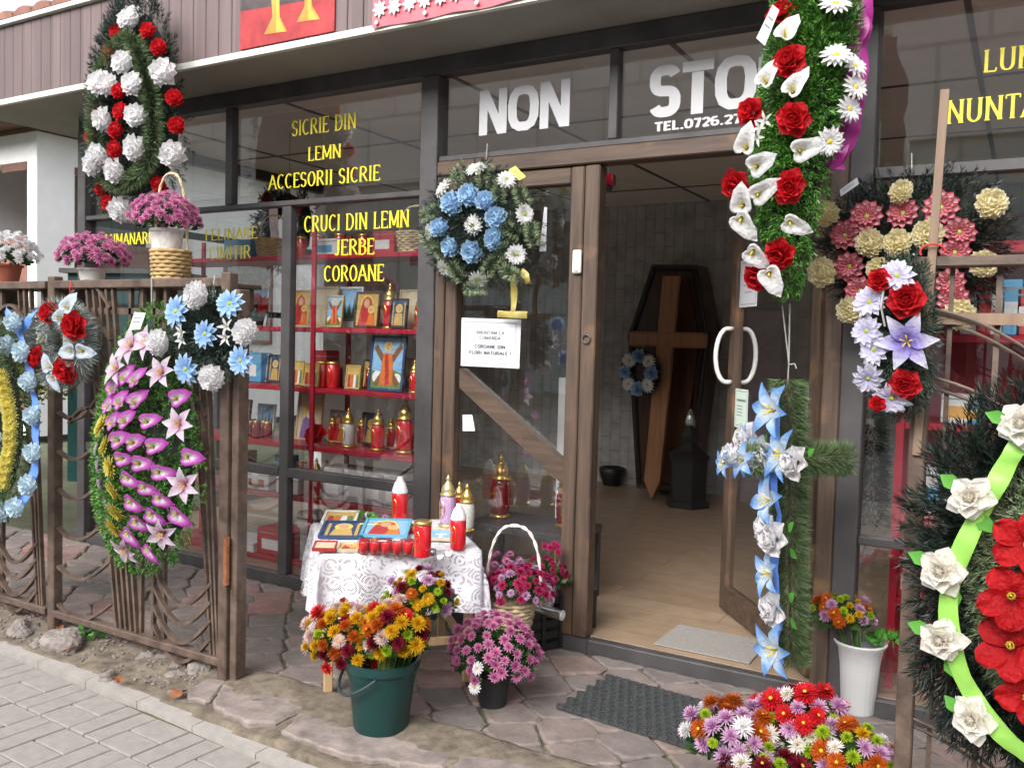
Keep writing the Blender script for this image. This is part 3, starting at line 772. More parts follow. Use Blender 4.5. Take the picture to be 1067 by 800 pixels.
ISL('garland_green', [(.03, .065, .02), (.07, .12, .04), (.13, .19, .08), (.2, .26, .14)], .5, .35)
ISL('garland_pale', [(.07, .12, .05), (.16, .23, .10), (.27, .35, .2), (.42, .48, .32)], .5, .35)
ISL('garland_silver', [(.06, .1, .07), (.2, .26, .22), (.42, .48, .46), (.62, .66, .66)], .4, .5)
ISL('plastic_green', [(.012, .05, .008), (.035, .13, .015), (.08, .24, .03), (.2, .42, .08)], .4, .4)
ISL('garden_leaf', [(.04, .07, .015), (.09, .13, .025), (.2, .22, .05), (.3, .28, .07)], .6, .2, .2)
P('straw', (.16, .12, .06), .9, var=.3, scale=40, bump=.4)
P('wreath_base', (.012, .018, .012), .9, var=.3, scale=30)

def petal(mb, ang, r0, z0, elev, L, W, tip=1.0, curl=0., cup=.2, nu=4, nv=2, mi=0, ruf=0., base=.35, peak=.6):
    """one petal: starts at radius r0 and height z0, leaves at angle elev above the plane and bends by curl"""
    ca, sa = math.cos(ang), math.sin(ang)
    vs, ts, es = [], [], []
    x, z, e = r0, z0, elev; du = L / nu
    for i in range(nu + 1):
        t = i / nu
        wd = (base + (1 - base) * math.sin(min(1, t / peak) * math.pi / 2)) if t < peak else max(0, (1 - ((t - peak) / (1 - peak)) ** (2.2 / tip))) ** (.5 if tip >= 1 else tip * .9)
        if tip < 1 and t >= peak: wd = max(.03, 1 - ((t - peak) / (1 - peak)) ** (1 / tip * .9))
        wd = W * max(wd, .06)
        for j in range(-nv // 2, nv // 2 + 1):
            v = j / (nv / 2)
            zz = z + cup * abs(v) ** 1.6 * wd * math.cos(e) + ruf * W * math.sin(7 * t + 5 * v + ang * 3) * t
            xx = x - cup * abs(v) ** 1.6 * wd * math.sin(e)
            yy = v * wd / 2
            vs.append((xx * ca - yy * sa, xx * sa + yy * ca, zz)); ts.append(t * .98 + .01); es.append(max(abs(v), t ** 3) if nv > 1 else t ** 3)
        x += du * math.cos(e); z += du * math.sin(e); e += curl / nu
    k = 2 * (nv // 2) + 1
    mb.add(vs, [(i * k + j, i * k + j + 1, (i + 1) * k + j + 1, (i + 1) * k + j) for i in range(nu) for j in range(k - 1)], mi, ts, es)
def dome(mb, r, h, mi, n=10, z=0.):
    mb.lathe([(r, z), (r * .92, z + h * .5), (r * .6, z + h * .9), (0, z + h)], n=n, mi=mi)
FL = {}
def rose(mat, key=None):                                      # ruffled carnation-like ball, radius 1
    mb = MB()
    for n, r0, z0, el, L, W, cu in ((8, .12, .0, .12, .92, .85, .5), (8, .1, .12, .5, .85, .8, .5), (7, .08, .25, .85, .72, .7, .3), (6, .05, .4, 1.15, .55, .55, .1), (4, .02, .5, 1.4, .4, .4, 0)):
        for i in range(n): petal(mb, i * 2 * math.pi / n + z0 * 9 + rng.uniform(-.15, .15), r0, z0, el + rng.uniform(-.12, .12), L * rng.uniform(.9, 1.08), W, 1.6, cu, .25, 4, 4, 0, .1)
    dome(mb, .2, .3, 0, 8, .3)
    return mb.mesh('rose', [mat], True)
def fullrose(mat):                                            # open silk rose with overlapping rounded petals round a furled heart
    mb = MB()
    for n, r0, z0, el, L, W, cu, cp in ((6, .12, .0, .15, .95, 1.0, .1, .3), (6, .1, .14, .5, .85, .9, .25, .45), (5, .07, .26, .8, .7, .75, .45, .6), (5, .04, .34, 1.0, .48, .6, .7, .8), (4, .02, .38, 1.2, .34, .45, .7, .9)):
        for i in range(n): petal(mb, i * 2 * math.pi / n + z0 * 11 + rng.uniform(-.12, .12), r0, z0, el + rng.uniform(-.1, .1), L * rng.uniform(.92, 1.06), W, 1.5, cu, cp, 5, 4, 0, .07)
    mb.t[-1:] = mb.t[-1:]; dome(mb, .17, .34, 0, 10, .34)
    return mb.mesh('rose', [mat], True)
def pointrose(mat):                                           # white rose, outer petals folded to points
    mb = MB()
    for n, r0, z0, el, L, W, cu, cp, tp in ((5, .1, .0, .1, 1.0, .95, -.25, .12, .75), (5, .1, .14, .45, .85, .85, -.35, .25, .8), (5, .08, .26, .8, .66, .7, -.1, .5, .9), (5, .05, .32, 1.05, .42, .5, .5, .8, 1.2), (4, .02, .36, 1.25, .3, .36, .6, .9, 1.3)):
        for i in range(n): petal(mb, i * 2 * math.pi / n + z0 * 8 + rng.uniform(-.12, .12), r0, z0, el + rng.uniform(-.1, .1), L * rng.uniform(.94, 1.06), W, tp, cu, cp, 6, 4, 0, .05)
    dome(mb, .17, .36, 0, 10, .34)
    return mb.mesh('rose', [mat], True)
def daisy(mat, cen='centre_yellow', n=14, W=.26, layers=2, tip=1.2, cr=.2):
    mb = MB()
    for k in range(layers):
        for i in range(n): petal(mb, (i + k * .5) * 2 * math.pi / n + rng.uniform(-.06, .06), cr * .6, .03 + .06 * k, .08 + .22 * k + rng.uniform(-.08, .08), (.9 - .14 * k) * rng.uniform(.92, 1.05), W, tip, -.2, .25, 4, 2, 0)
    dome(mb, cr, .14, 1, 10, .05)
    return mb.mesh('daisy', [mat, cen], True)
def lily(mat, n=6, W=.56, tip=.72, cen='centre_yellow', cup=.5):
    mb = MB()
    for i in range(n): petal(mb, i * 2 * math.pi / n, .05, .02 + .03 * (i % 2), cup + .12 * (i % 2), 1.1, W, tip, -.75, .25, 6, 2, 0, peak=.45)
    for i in range(5):
        a = i * 1.257; mb.tube([(0, 0, .05), (.08 * math.cos(a), .08 * math.sin(a), .3), (.2 * math.cos(a), .2 * math.sin(a), .48)], [.022, .018, .03], 5, 1)
    return mb.mesh('lily', [mat, cen], True)
def calla(mat):
    """one spathe wrapped round a spadix: heart shaped, drawn out to a point along +X"""
    mb = MB(); nth, nt_ = 17, 6; vs, ts = [], []
    for j in range(nt_ + 1):
        t = j / nt_
        for i in range(nth):
            th = -math.pi + 2 * math.pi * i / (nth - 1)
            R = .55 + .62 * math.exp(-(th / .42) ** 2) + .18 * math.cos(th) + .05 * math.cos(3 * th)
            pinch = .62 + .38 * min(1, (math.pi - abs(th)) / .7)
            r = (.1 + (R * pinch - .1) * t ** .9)
            z = .62 * t ** .7 - .30 * max(0, t - .55) ** 1.3 * 2 - .22 * t * math.exp(-(th / .5) ** 2) + .06 * (th > 0)
            vs.append((r * math.cos(th) - .12, r * math.sin(th), z)); ts.append(.02 + .97 * t)
    mb.add(vs, [(j * nth + i, j * nth + i + 1, (j + 1) * nth + i + 1, (j + 1) * nth + i) for j in range(nt_) for i in range(nth - 1)], 0, ts)
    mb.tube([(-.12, 0, .05), (-.06, 0, .35), (0, 0, .62)], [.06, .06, .03], 7, 1)
    return mb.mesh('calla', [mat, 'centre_yellow'], True)
def mum(mat, cen=None, layers=((18, .02, .9, .16), (16, .3, .82, .18), (12, .65, .66, .2), (8, 1.05, .46, .2)), nu=3, tip=1.2):
    mb = MB()
    for k, (n, el, L, W) in enumerate(layers):
        for i in range(n): petal(mb, (i + .37 * k) * 2 * math.pi / n + rng.uniform(-.1, .1), .08, .04 + .1 * k, el + rng.uniform(-.12, .12), L * rng.uniform(.88, 1.08), W, tip, .35, .3, nu, 2, 0)
    if cen: dome(mb, .15, .1, 1, 8, .42)
    return mb.mesh('chrysanthemum', [mat] + ([cen] if cen else []), True)
def minimum(mat):                                             # small pompom bloom of a potted plant
    return mum(mat, None, ((11, -.1, .95, .36), (10, .4, .85, .36), (7, .85, .62, .34), (4, 1.25, .4, .3)), 2)
def ballmum(mat):                                             # ball of rounded, scooped petals
    mb = MB(); n = 62
    for i in range(n):
        z = 1 - (i + .5) / n * 1.15; ph = i * 2.39996; r = math.sqrt(max(0, 1 - z * z)) * .72; zz = .05 + .62 * z
        petal(mb, ph, r * .55, zz * .55 + .1, math.asin(max(-.9, min(1, z))) * .9 + .1, .42, .36, 1.8, .5, .5, 3, 2, 0)
    return mb.mesh('chrysanthemum', [mat], True)
def pom(mat, n=70, L=.3, W=.42):                              # full round head of short rounded petals on a solid heart
    mb = MB(); c0 = .3; R = .7
    mb.lathe([(R * .95 * math.cos(a), c0 + R * .82 * math.sin(a)) for a in np.linspace(-.45, math.pi / 2, 9)], n=14); mb.t[:] = [.55] * len(mb.v); mb.e[:] = [.2] * len(mb.v)
    for i in range(n):
        z = 1 - (i + .5) / n * 1.3; ph = i * 2.39996 + rng.uniform(-.1, .1); s_ = math.sqrt(max(0, 1 - z * z))
        petal(mb, ph, R * .86 * s_, c0 + R * .76 * z, math.asin(max(-.95, min(1, z))) * .75 + rng.uniform(-.1, .25), L * rng.uniform(.85, 1.2), W * rng.uniform(.85, 1.1), 1.7, .7, .4, 3, 2, 0)
    return mb.mesh('chrysanthemum', [mat], True)
def dahlia(mat):
    mb = MB()
    for k in range(2):
        for i in range(11): petal(mb, (i + k * .5) * 2 * math.pi / 11, .1, .04 + .1 * k, .12 + .3 * k, .9 - .25 * k, .5 - .1 * k, 1.9, .3, .4, 5, 4, 0, peak=.8)
    dome(mb, .16, .08, 1, 8, .14)
    return mb.mesh('dahlia', [mat, 'centre_green'], True)
def hibiscus(mat):
    mb = MB()
    for i in range(5): petal(mb, i * 2 * math.pi / 5 + (i % 2) * .1, .06, .02 + .05 * (i % 3), .42 + .12 * (i % 2), 1.08, .9, 1.2, -.75, .2, 8, 6, 0, .16, .14, .55)
    mb.tube([(0, 0, .05), (.04, 0, .35), (.1, .02, .75)], [.05, .04, .035], 7, 1)
    for i in range(26):
        a = i * 2.4; t = .45 + .5 * i / 26; c = np.array([.1 * t, .02 * t, .75 * t]) + .1 * np.array([math.cos(a), math.sin(a), .15])
        mb.lathe([(.0, -.028), (.028, 0), (0, .028)], c, 5, 1)
    return mb.mesh('hibiscus', [mat, 'centre_yellow'], True)
def button(mat): return mum(mat, None, ((14, -.25, .8, .3), (13, .2, .85, .3), (11, .6, .72, .28), (8, 1.0, .5, .26), (4, 1.35, .3, .2)), 2, 1.5)
def smalllily(mat): return lily(mat, 5, .34, .6, 'centre_green', .7)
def leafmesh():
    mb = MB(); petal(mb, 0, .1, 0, .15, 1.0, .62, .8, -.3, .12, 5, 2, 0); return mb.mesh('leaf', ['leaf_bright'], True)
def flower(key):
    if key not in FL:
        k, c = key.split(':') if ':' in key else (key, None)
        FL[key] = {'rose': rose, 'fullrose': fullrose, 'pointrose': pointrose, 'daisy': daisy, 'lily': lily, 'calla': calla, 'mum': mum, 'mini': minimum, 'ball': ballmum, 'dahlia': dahlia, 'hibiscus': hibiscus, 'button': button, 'slily': smalllily, 'pom': pom, 'carn': lambda m_: pom(m_, 34, .42, .62), 'full': lambda m_: mum(m_, None, ((14, -.15, .92, .36), (13, .2, .92, .36), (11, .55, .8, .34), (8, .9, .6, .32), (6, 1.2, .38, .28)), 3, 1.5),
                   'daisyg': lambda m_: daisy(m_, 'centre_green', 15, .24), 'ndaisy': lambda m_: daisy(m_, 'centre_green', 11, .34, 2, 1.0, .17), 'ydaisy': lambda m_: daisy(m_, 'centre_yellow', 18, .2, 3), 'leaf': lambda m_: leafmesh(),
                   'fuzzy': lambda m_: mum(m_, 'centre_yellow', ((22, -.15, 1.0, .17), (20, .1, .96, .17), (17, .36, .86, .17), (12, .7, .62, .16)), 3, 1.1)}[k]('pet_' + c if c else None)
    return FL[key]
NAMES = {'rose': 'rose', 'fullrose': 'rose', 'pointrose': 'rose', 'daisy': 'daisy', 'daisyg': 'daisy', 'ndaisy': 'daisy', 'ydaisy': 'daisy', 'lily': 'lily', 'slily': 'lily', 'calla': 'calla_lily', 'mum': 'chrysanthemum', 'mini': 'bloom', 'ball': 'chrysanthemum', 'dahlia': 'dahlia', 'hibiscus': 'hibiscus', 'full': 'chrysanthemum', 'pom': 'chrysanthemum', 'carn': 'carnation', 'button': 'button_chrysanthemum', 'leaf': 'leaf', 'fuzzy': 'chrysanthemum'}
COLN = {'white': 'white', 'white_warm': 'white', 'red': 'red', 'skyblue': 'blue', 'blue_daisy': 'blue', 'blue_lily': 'blue', 'pale_blue': 'pale_blue', 'lilac_lily': 'lilac', 'lilac_daisy': 'lilac', 'calla_white': 'white', 'calla_blue': 'pale_blue', 'calla_magenta': 'magenta', 'pink_lily': 'pink', 'yellow': 'yellow', 'cream': 'cream', 'pink_dahlia': 'pink', 'hibiscus': 'red',
        'mum_pink': 'pink', 'mum_lilac': 'lilac', 'mum_dark': 'dark_red', 'mum_orange': 'orange', 'mum_gold': 'golden', 'mum_green': 'green', 'mum_peach': 'peach', 'azalea': 'crimson'}
def bloom(key, parent, p, r, nrm=(0, -1, 0), spin=None, squash=1.):
    """a flower of radius r at p, its face towards nrm, as a part of parent (an unrotated thing)"""
    k, _, c = key.partition(':')
    nm = NAMES[k] if k in ('hibiscus', 'leaf') else (COLN[c] + '_' + NAMES[k])
    o = bpy.data.objects.new(nm, flower(key)); COL.objects.link(o)
    q = Vector(nrm).normalized()
    base = q.to_track_quat('Z', 'Y').to_matrix()
    sp = rng.uniform(0, 6.28) if spin is None else spin
    if spin is not None:                                      # spin given as the angle of local +X in the picture plane (x right, z up)
        X = Vector((math.cos(spin), 0, math.sin(spin))); X = (X - q * X.dot(q)).normalized(); Y = q.cross(X)
        M3 = Matrix((X, Y, q)).transposed()
    else:
        M3 = base @ Matrix.Rotation(sp, 3, 'Z')
    u_ = rng.uniform(.9, 1.1, 3); M4 = M3.to_4x4() @ Matrix.Diagonal((r * u_[0], r * u_[1], r * squash * u_[2], 1))
    M4.translation = Vector(tuple(map(float, p))) - parent.location
    o.matrix_local = M4 if o.parent else M4
    o.parent = parent
    o.matrix_basis = M4
    return o

# ------------------------------------------------------------------ greenery
def unit(a): return a / (np.linalg.norm(a, axis=-1, keepdims=True) + 1e-9)
def blades(B, D, L, Wd):
    """diamond blades from base points B along unit D"""
    n = len(B); r = unit(np.cross(D, rng.normal(size=(n, 3))))
    L = L.reshape(-1, 1) if hasattr(L, 'shape') else L; Wd = Wd.reshape(-1, 1) if hasattr(Wd, 'shape') else Wd
    mid = B + D * (L * .45)
    return np.stack([B, mid + r * Wd / 2, B + D * L, mid - r * Wd / 2], 1)
def twigs(B, D, k, tl, nl, nw, open_=.8, tipn=.25):
    """fir tips: each twig from B along D carries k needles"""
    n = len(B); B2 = np.repeat(B, k, 0); D2 = np.repeat(D, k, 0)
    t = np.tile(np.linspace(.05, 1, k), n) + rng.uniform(-.03, .03, n * k)
    tl2 = np.repeat(tl, k) if hasattr(tl, '__len__') else tl
    p = B2 + D2 * (t * tl2)[:, None] if hasattr(tl2, '__len__') else B2 + D2 * (t * tl2)[:, None]
    side = unit(np.cross(D2, rng.normal(size=(n * k, 3))))
    d = unit(D2 * (.55 + .5 * t[:, None]) + side * open_ * (1.15 - .6 * t[:, None]))
    return blades(p, d, nl * rng.uniform(.75, 1.15, n * k), np.full(n * k, nw))
def inside(pts, poly):
    x, y = pts[:, 0], pts[:, 1]; c = np.zeros(len(pts), bool); n = len(poly)
    for i in range(n):
        x1, y1 = poly[i]; x2, y2 = poly[i - 1]
        c ^= ((y1 > y) != (y2 > y)) & (x < (x2 - x1) * (y - y1) / (y2 - y1 + 1e-12) + x1)
    return c
def edged(pts, poly):
    d = np.full(len(pts), 1e9); n = len(poly)
    for i in range(n):
        a, b = poly[i - 1], poly[i]; ab = b - a
        t = np.clip(((pts - a) @ ab) / (ab @ ab + 1e-12), 0, 1)
        d = np.minimum(d, np.linalg.norm(pts - a - t[:, None] * ab, axis=1))
    return d
def domed(poly, H, n, hole=None):
    """n points on a domed cushion over a flat outline (x,z); returns x, z, height, closeness to the rim"""
    lo, hi = poly.min(0), poly.max(0); out = np.zeros((0, 2))
    while len(out) < n:
        q = rng.uniform(lo, hi, (n * 2, 2)); k = inside(q, poly)
        if hole is not None: k &= ~inside(q, hole)
        out = np.vstack([out, q[k]])
    out = out[:n]; d = edged(out, poly)
    if hole is not None: d = np.minimum(d, edged(out, hole))
    dm = d.max(); u = np.clip(d / (dm * .8), 0, 1)
    return out, H * np.sqrt(1 - (1 - u) ** 2), 1 - u, d
def cushion(name, parent, poly, Y, H, n, k, tl, nl, nw, mat, outward=.7, hole=None, base=True, open_=.8, pull=0.):
    poly = np.array(poly); c = poly.mean(0)
    poly = c + (poly - c) * (1 - (tl + nl) * .62 / np.linalg.norm(poly - c, axis=1))[:, None]
    q, h, rim, d = domed(poly, H, n, hole)
    B = np.stack([q[:, 0], Y - h + pull, q[:, 1]], 1)
    rd = unit(q - c)
    D = unit(np.stack([rd[:, 0] * (outward * (.35 + rim)), -(1.05 - .75 * rim), rd[:, 1] * (outward * (.35 + rim))], 1) + rng.normal(scale=.32, size=(n, 3)))
    o = quads(name, twigs(B, D, k, tl, nl, nw, open_), mat, parent, -parent.location)
    if base:
        mb = MB(); pb = c + (poly - c) * .86
        if hole is None:
            rings = [(1., 0), (.92, .55), (.7, .85), (.35, .97)]
            n_ = len(pb); v = []
            for s_, hh in rings: v += [(c[0] + (p[0] - c[0]) * s_, Y - H * .85 * hh, c[1] + (p[1] - c[1]) * s_) for p in pb]
            f = [(a * n_ + i, a * n_ + (i + 1) % n_, (a + 1) * n_ + (i + 1) % n_, (a + 1) * n_ + i) for a in range(3) for i in range(n_)]
            f += [tuple(range(3 * n_, 4 * n_)), tuple(range(n_ - 1, -1, -1))]
            mb.add(v, f)
        else:
            hole = np.array(hole); mid = (poly + hole) / 2 if len(hole) == len(poly) else None
            if mid is not None: mb.tube([(p[0], Y - H * .35, p[1]) for p in list(mid) + [mid[0]]], H * .55, 8)
        o2 = mb.build('backing', 'wreath_base', parent); o2.location = -parent.location
    return o
def garland(name, parent, pts, r, n, nl, nw, mat, flat=1.):
    """tinsel garland: needles stand out all round a bent wire"""
    pts = np.array(pts); seg = np.linalg.norm(np.diff(pts, axis=0), axis=1); cs = np.concatenate([[0], np.cumsum(seg)])
    t = rng.uniform(0, cs[-1], n); P_ = np.stack([np.interp(t, cs, pts[:, i]) for i in range(3)], 1)
    T = unit(np.stack([np.interp(np.minimum(t + .02, cs[-1]), cs, pts[:, i]) - np.interp(np.maximum(t - .02, 0), cs, pts[:, i]) for i in range(3)], 1))
    s_ = unit(np.cross(T, rng.normal(size=(n, 3))))
    D = unit(s_ + T * rng.uniform(-.1, .5, n)[:, None] + rng.normal(scale=.12, size=(n, 3)))
    B = P_ + s_ * r * .35
    return quads(name, blades(B, D, r * rng.uniform(.55, .85, n) + nl * 0, np.full(n, nw)), mat, parent, -parent.location)
def ell(cx, cz, rx, rz, n=28, wob=.03, tipz=0.):
    a = np.linspace(0, 2 * math.pi, n, endpoint=False); w_ = 1 + wob * np.sin(5 * a + cx * 9) + wob * .6 * np.sin(9 * a + 1.3)
    return np.stack([cx + rx * w_ * np.cos(a), cz + rz * w_ * np.sin(a)], 1)
def pxpoly(pl, Y):
    o = []
    for p in pl: q = aty(p[0], p[1], Y); o.append((q[0], q[2]))
    q = np.array(o)
    for _ in range(2):
        nq = []
        for i in range(len(q)):
            a, b = q[i], q[(i + 1) % len(q)]; nq += [a * .75 + b * .25, a * .25 + b * .75]
        q = np.array(nq)
    return q
def smooth_line(p, k=2):
    q = np.array(p, float)
    for _ in range(k):
        nq = [q[0]]
        for i in range(len(q) - 1): nq += [q[i] * .75 + q[i + 1] * .25, q[i] * .25 + q[i + 1] * .75]
        nq.append(q[-1]); q = np.array(nq)
    return q
def ribbon(name, parent, pts, width, mat, wdir=None, nrm=(0, -1, 0)):
    """flat ribbon along points; the width lies across the path in the plane facing nrm"""
    pts = smooth_line(pts); N = np.array(nrm, float); mb = MB(); v = []; ph = rng.uniform(0, 6)
    pts = np.array([p + N * .004 * (math.sin(i * 1.1 + ph) + .7 * math.sin(i * 2.3)) for i, p in enumerate(pts)]); pw = lambda i, a: N * .004 * a * math.sin(i * .9 + ph * 2)
    for i in range(len(pts)):
        d = unit(pts[min(i + 1, len(pts) - 1)] - pts[max(i - 1, 0)]); s_ = unit(np.cross(d, N))
        for a, off in ((-1, 0), (0, -.006), (1, 0)): v.append(pts[i] + s_ * a * width / 2 * (1 + .07 * math.sin(i * .8 + ph)) + N * (-off) + pw(i, a))
    mb.add(v, [(i * 3 + j, i * 3 + j + 1, i * 3 + j + 4, i * 3 + j + 3) for i in range(len(pts) - 1) for j in (0, 1)])
    o = mb.build(name, mat, parent, True); o.location = -parent.location
    return o
def paper_tag(name, parent, pxs, Y, mat='paper', lines=2):
    q = [np.array(aty(*p, Y)) for p in pxs]; mb = MB(); mb.add(q, [(0, 1, 2, 3)], 0)
    for i in range(lines):
        t0, t1 = .3 + .22 * i, .36 + .22 * i
        f = lambda u, t: (q[0] * (1 - u) + q[1] * u) * (1 - t) + (q[3] * (1 - u) + q[2] * u) * t + np.array([0, -.0015, 0])
        mb.add([f(.15, t0), f(.8, t0), f(.8, t1), f(.15, t1)], [(0, 1, 2, 3)], 1)
    o = mb.build(name, [mat, 'grey_ink'], parent); o.location = -parent.location
    return o
def blossoms(parent, key, pts, rpx, Y, nz=0., spread=.5, cen=None, spin=None, squash=1.):
    """flowers at picture positions on the plane Y of the wreath's front; they lean away from the wreath's middle"""
    for i, p in enumerate(pts):
        q = aty(p[0], p[1], Y)
        r = px2m(p[2] if len(p) > 2 else rpx, q)
        n = np.array([0, -1., nz])
        if cen is not None:
            d = np.array([q[0] - cen[0], 0, q[2] - cen[1]]); n = n + d / (np.linalg.norm(d) + 1e-6) * spread * min(1, np.linalg.norm(d) / .2)
        n = n + rng.normal(scale=.08, size=3)
        s_ = spin[i] if hasattr(spin, '__len__') else spin
        bloom(key, parent, q + n / np.linalg.norm(n) * (-.2 * r), r, n, s_, squash)
# ------------------------------------------------------------------ wreaths
for nm, c in (('ribbon_blue', (.13, .28, .72)), ('ribbon_green', (.26, .54, .09)), ('ribbon_gold', (.38, .31, .08)), ('magenta_cloth', (.3, .012, .19))):
    P(nm, c, .45, var=.16, scale=14, bump=.08)
P('string_wire', (.3, .3, .28), .5)
def wire(name, parent, pts, r=.0025, mat='string_wire'):
    mb = MB(); mb.tube(pts, r, 5); o = mb.build(name, mat, parent); o.location = -parent.location; return o
def cen2(px, py, Y): q = aty(px, py, Y); return np.array([q[0], q[2]])

# tall oval wreath under the eave, left
Y = -.56
W = thing('funeral_wreath', 'tall dark fir oval wreath with red and white roses hanging from the left eave', 'wreath', aty(150, 115, Y), 0, 'wreaths shown outside the shop')
outline = pxpoly([(150, -22), (172, 5), (190, 45), (199, 90), (202, 140), (196, 180), (182, 208), (158, 228), (128, 232), (108, 215), (98, 180), (96, 130), (100, 85), (112, 40), (130, -2)], Y)
cushion('fir_branches', W, outline, Y, .10, 900, 26, .075, .03, .0045, 'fir_dark', 1.0)
ring = [aty(px, py, Y - .16) for px, py in ((137, 40), (147, 60), (156, 95), (160, 125), (160, 150), (155, 170), (142, 186), (127, 194), (112, 188), (104, 172), (100, 140), (101, 105), (108, 75), (120, 50), (137, 40))]
garland('inner_garland', W, smooth_line(ring), .062, 9000, 0, .0028, 'garland_green')
c = cen2(128, 120, Y - .2)
blossoms(W, 'carn:white', [(130.5, 67, 14.5), (107, 89), (117, 91), (140.6, 89), (110, 125), (143.6, 121), (106, 162), (101, 171), (143, 154.5), (122.6, 178)], 14.5, Y - .2, 0, .3, c)
blossoms(W, 'carn:red', [(126, 95.6), (127, 117), (122.6, 136), (122, 155.6)], 10, Y - .21, 0, .2, c)
c = cen2(150, 115, Y)
blossoms(W, 'carn:white', [(137, 22), (172.5, 77), (182, 161), (129, 217.5)], 15, Y - .11, 0, .4, c)
blossoms(W, 'carn:red', [(125, 36), (116, 57), (155.6, 34.5), (167, 51), (182.6, 103), (185, 131), (109, 197), (115.5, 211), (167, 192), (99, 144), (103, 118)], 10, Y - .1, 0, .5, c)
a = aty(150, -25, Y); wire('hanging_wire', W, [a, (a[0], FY - .02, 3.43)])

# round wreath on the fixed door leaf
Y = -.06
W = thing('funeral_wreath', 'round fir wreath with blue carnations and white daisies on the fixed door leaf', 'wreath', aty(507, 238, Y), 0, 'wreaths shown outside the shop')
outline = pxpoly([(500, 168), (530, 172), (556, 190), (571, 225), (570, 262), (555, 290), (525, 305), (490, 306), (462, 292), (445, 265), (441, 230), (450, 198), (470, 178)], Y)
cushion('fir_branches', W, outline, Y, .1, 420, 24, .06, .026, .0034, 'fir_dark', .9)
for px, py in ((478, 182), (505, 184), (452, 222), (449, 252), (520, 200), (545, 205), (535, 240), (527, 262), (510, 278), (475, 283), (496, 300), (556, 245), (460, 262), (533, 285)):
    q = aty(px + rng.uniform(-2, 2), py, Y - .1); a0 = rng.uniform(0, 3.14); dv = np.array([math.cos(a0), 0, math.sin(a0)]) * .055
    garland('garland_curl', W, [q - dv, q + (0, -.02, 0), q + dv], .042, 420, 0, .0024, 'garland_pale')
c = cen2(495, 234, Y)
blossoms(W, 'daisyg:white', [(492.6, 234, 12.5)], 12, Y - .13)
blossoms(W, 'daisyg:white', [(496, 175), (528, 186), (547, 223), (538, 265.4), (498, 292), (462, 280), (446, 242), (461, 195)], 12, Y - .11, 0, .9, c)
blossoms(W, 'carn:skyblue', [(472, 212), (490, 204), (506.4, 210), (517.4, 227), (515, 249), (493, 262), (471, 257), (460, 238), (475, 216)], 12.5, Y - .12, 0, .3, c)
ribbon('gold_ribbon', W, [aty(535, 286, Y - .05), aty(535.5, 305, Y - .03), aty(535, 328, Y - .03)], px2m(7, aty(535, 300, Y)), 'ribbon_gold')
ribbon('gold_ribbon', W, [aty(519, 327, Y - .034), aty(535, 328, Y - .036), aty(550, 328, Y - .034)], px2m(7, aty(535, 300, Y)), 'ribbon_gold')
paper_tag('price_tag', W, [(530, 177), (537, 173), (548, 184), (541, 188)], Y - .15, 'tag_yellow')
ribbon('gold_ribbon', W, [aty(543, 282, Y - .07), aty(548, 288, Y - .09), aty(551, 296, Y - .06)], .035, 'ribbon_gold')
a = aty(506, 172, Y); wire('hanging_wire', W, [a, aty(508, 150, -.03)])

# long hanging wreath over the open doorway
Y = -.55
W = thing('funeral_wreath', 'long bright green wreath with red roses and white callas hanging over the doorway', 'wreath', aty(830, 140, Y), 0, 'wreaths shown outside the shop')
outline = pxpoly([(805, -90), (850, -110), (885, -80), (900, -20), (900, 50), (892, 110), (872, 175), (852, 245), (838, 305), (824, 322), (806, 305), (800, 265), (784, 205), (784, 150), (794, 90), (806, 20), (808, -40)], Y)
cushion('green_tinsel', W, outline, Y, .12, 1900, 18, .03, .024, .0042, 'plastic_green', 1.0, open_=1.0)
c = cen2(832, 130, Y)
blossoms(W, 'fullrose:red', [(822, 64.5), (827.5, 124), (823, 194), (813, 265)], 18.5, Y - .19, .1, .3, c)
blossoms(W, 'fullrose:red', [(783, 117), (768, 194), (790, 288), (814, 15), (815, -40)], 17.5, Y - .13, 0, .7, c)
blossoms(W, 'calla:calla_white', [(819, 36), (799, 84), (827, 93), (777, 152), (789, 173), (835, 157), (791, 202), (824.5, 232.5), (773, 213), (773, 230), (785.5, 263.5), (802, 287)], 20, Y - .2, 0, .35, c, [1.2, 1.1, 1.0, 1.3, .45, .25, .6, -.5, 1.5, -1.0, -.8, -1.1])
blossoms(W, 'daisy:white', [(872, 56), (871, 2), (865, 148)], 17, Y - .16, 0, .7, c)
blossoms(W, 'daisy:white', [(892, 67), (893, 90), (887, 113)], 16, Y - .09, 0, 1.5, c)
blossoms(W, 'slily:white', [(792, 133), (789, 143), (797, 126)], 10, Y - .21, 0, .3, c)
for k_, (off, wd) in enumerate(((0, .05), (-5, .045))):       # crumpled cloth behind the greenery
    ribbon('magenta_cloth', W, [aty(px + off + 4 * math.sin(py * .19 + k_ * 2), py, Y + .02 + .012 * math.sin(py * .3 + k_)) for px, py in ((884, -60), (890, -40), (897, -15), (901, 10), (902, 30), (897, 50), (893, 75), (894, 100), (893, 120), (886, 140), (878, 160), (870, 178))], wd, 'magenta_cloth', nrm=(.5 - .5 * k_, -.85, .1))
paper_tag('price_tag', W, [(805, 5), (812, 11), (797, 48), (788, 40)], Y - .2)
a = aty(850, -108, Y); wire('hanging_wire', W, [a, (a[0], FY - .02, 2.96)])

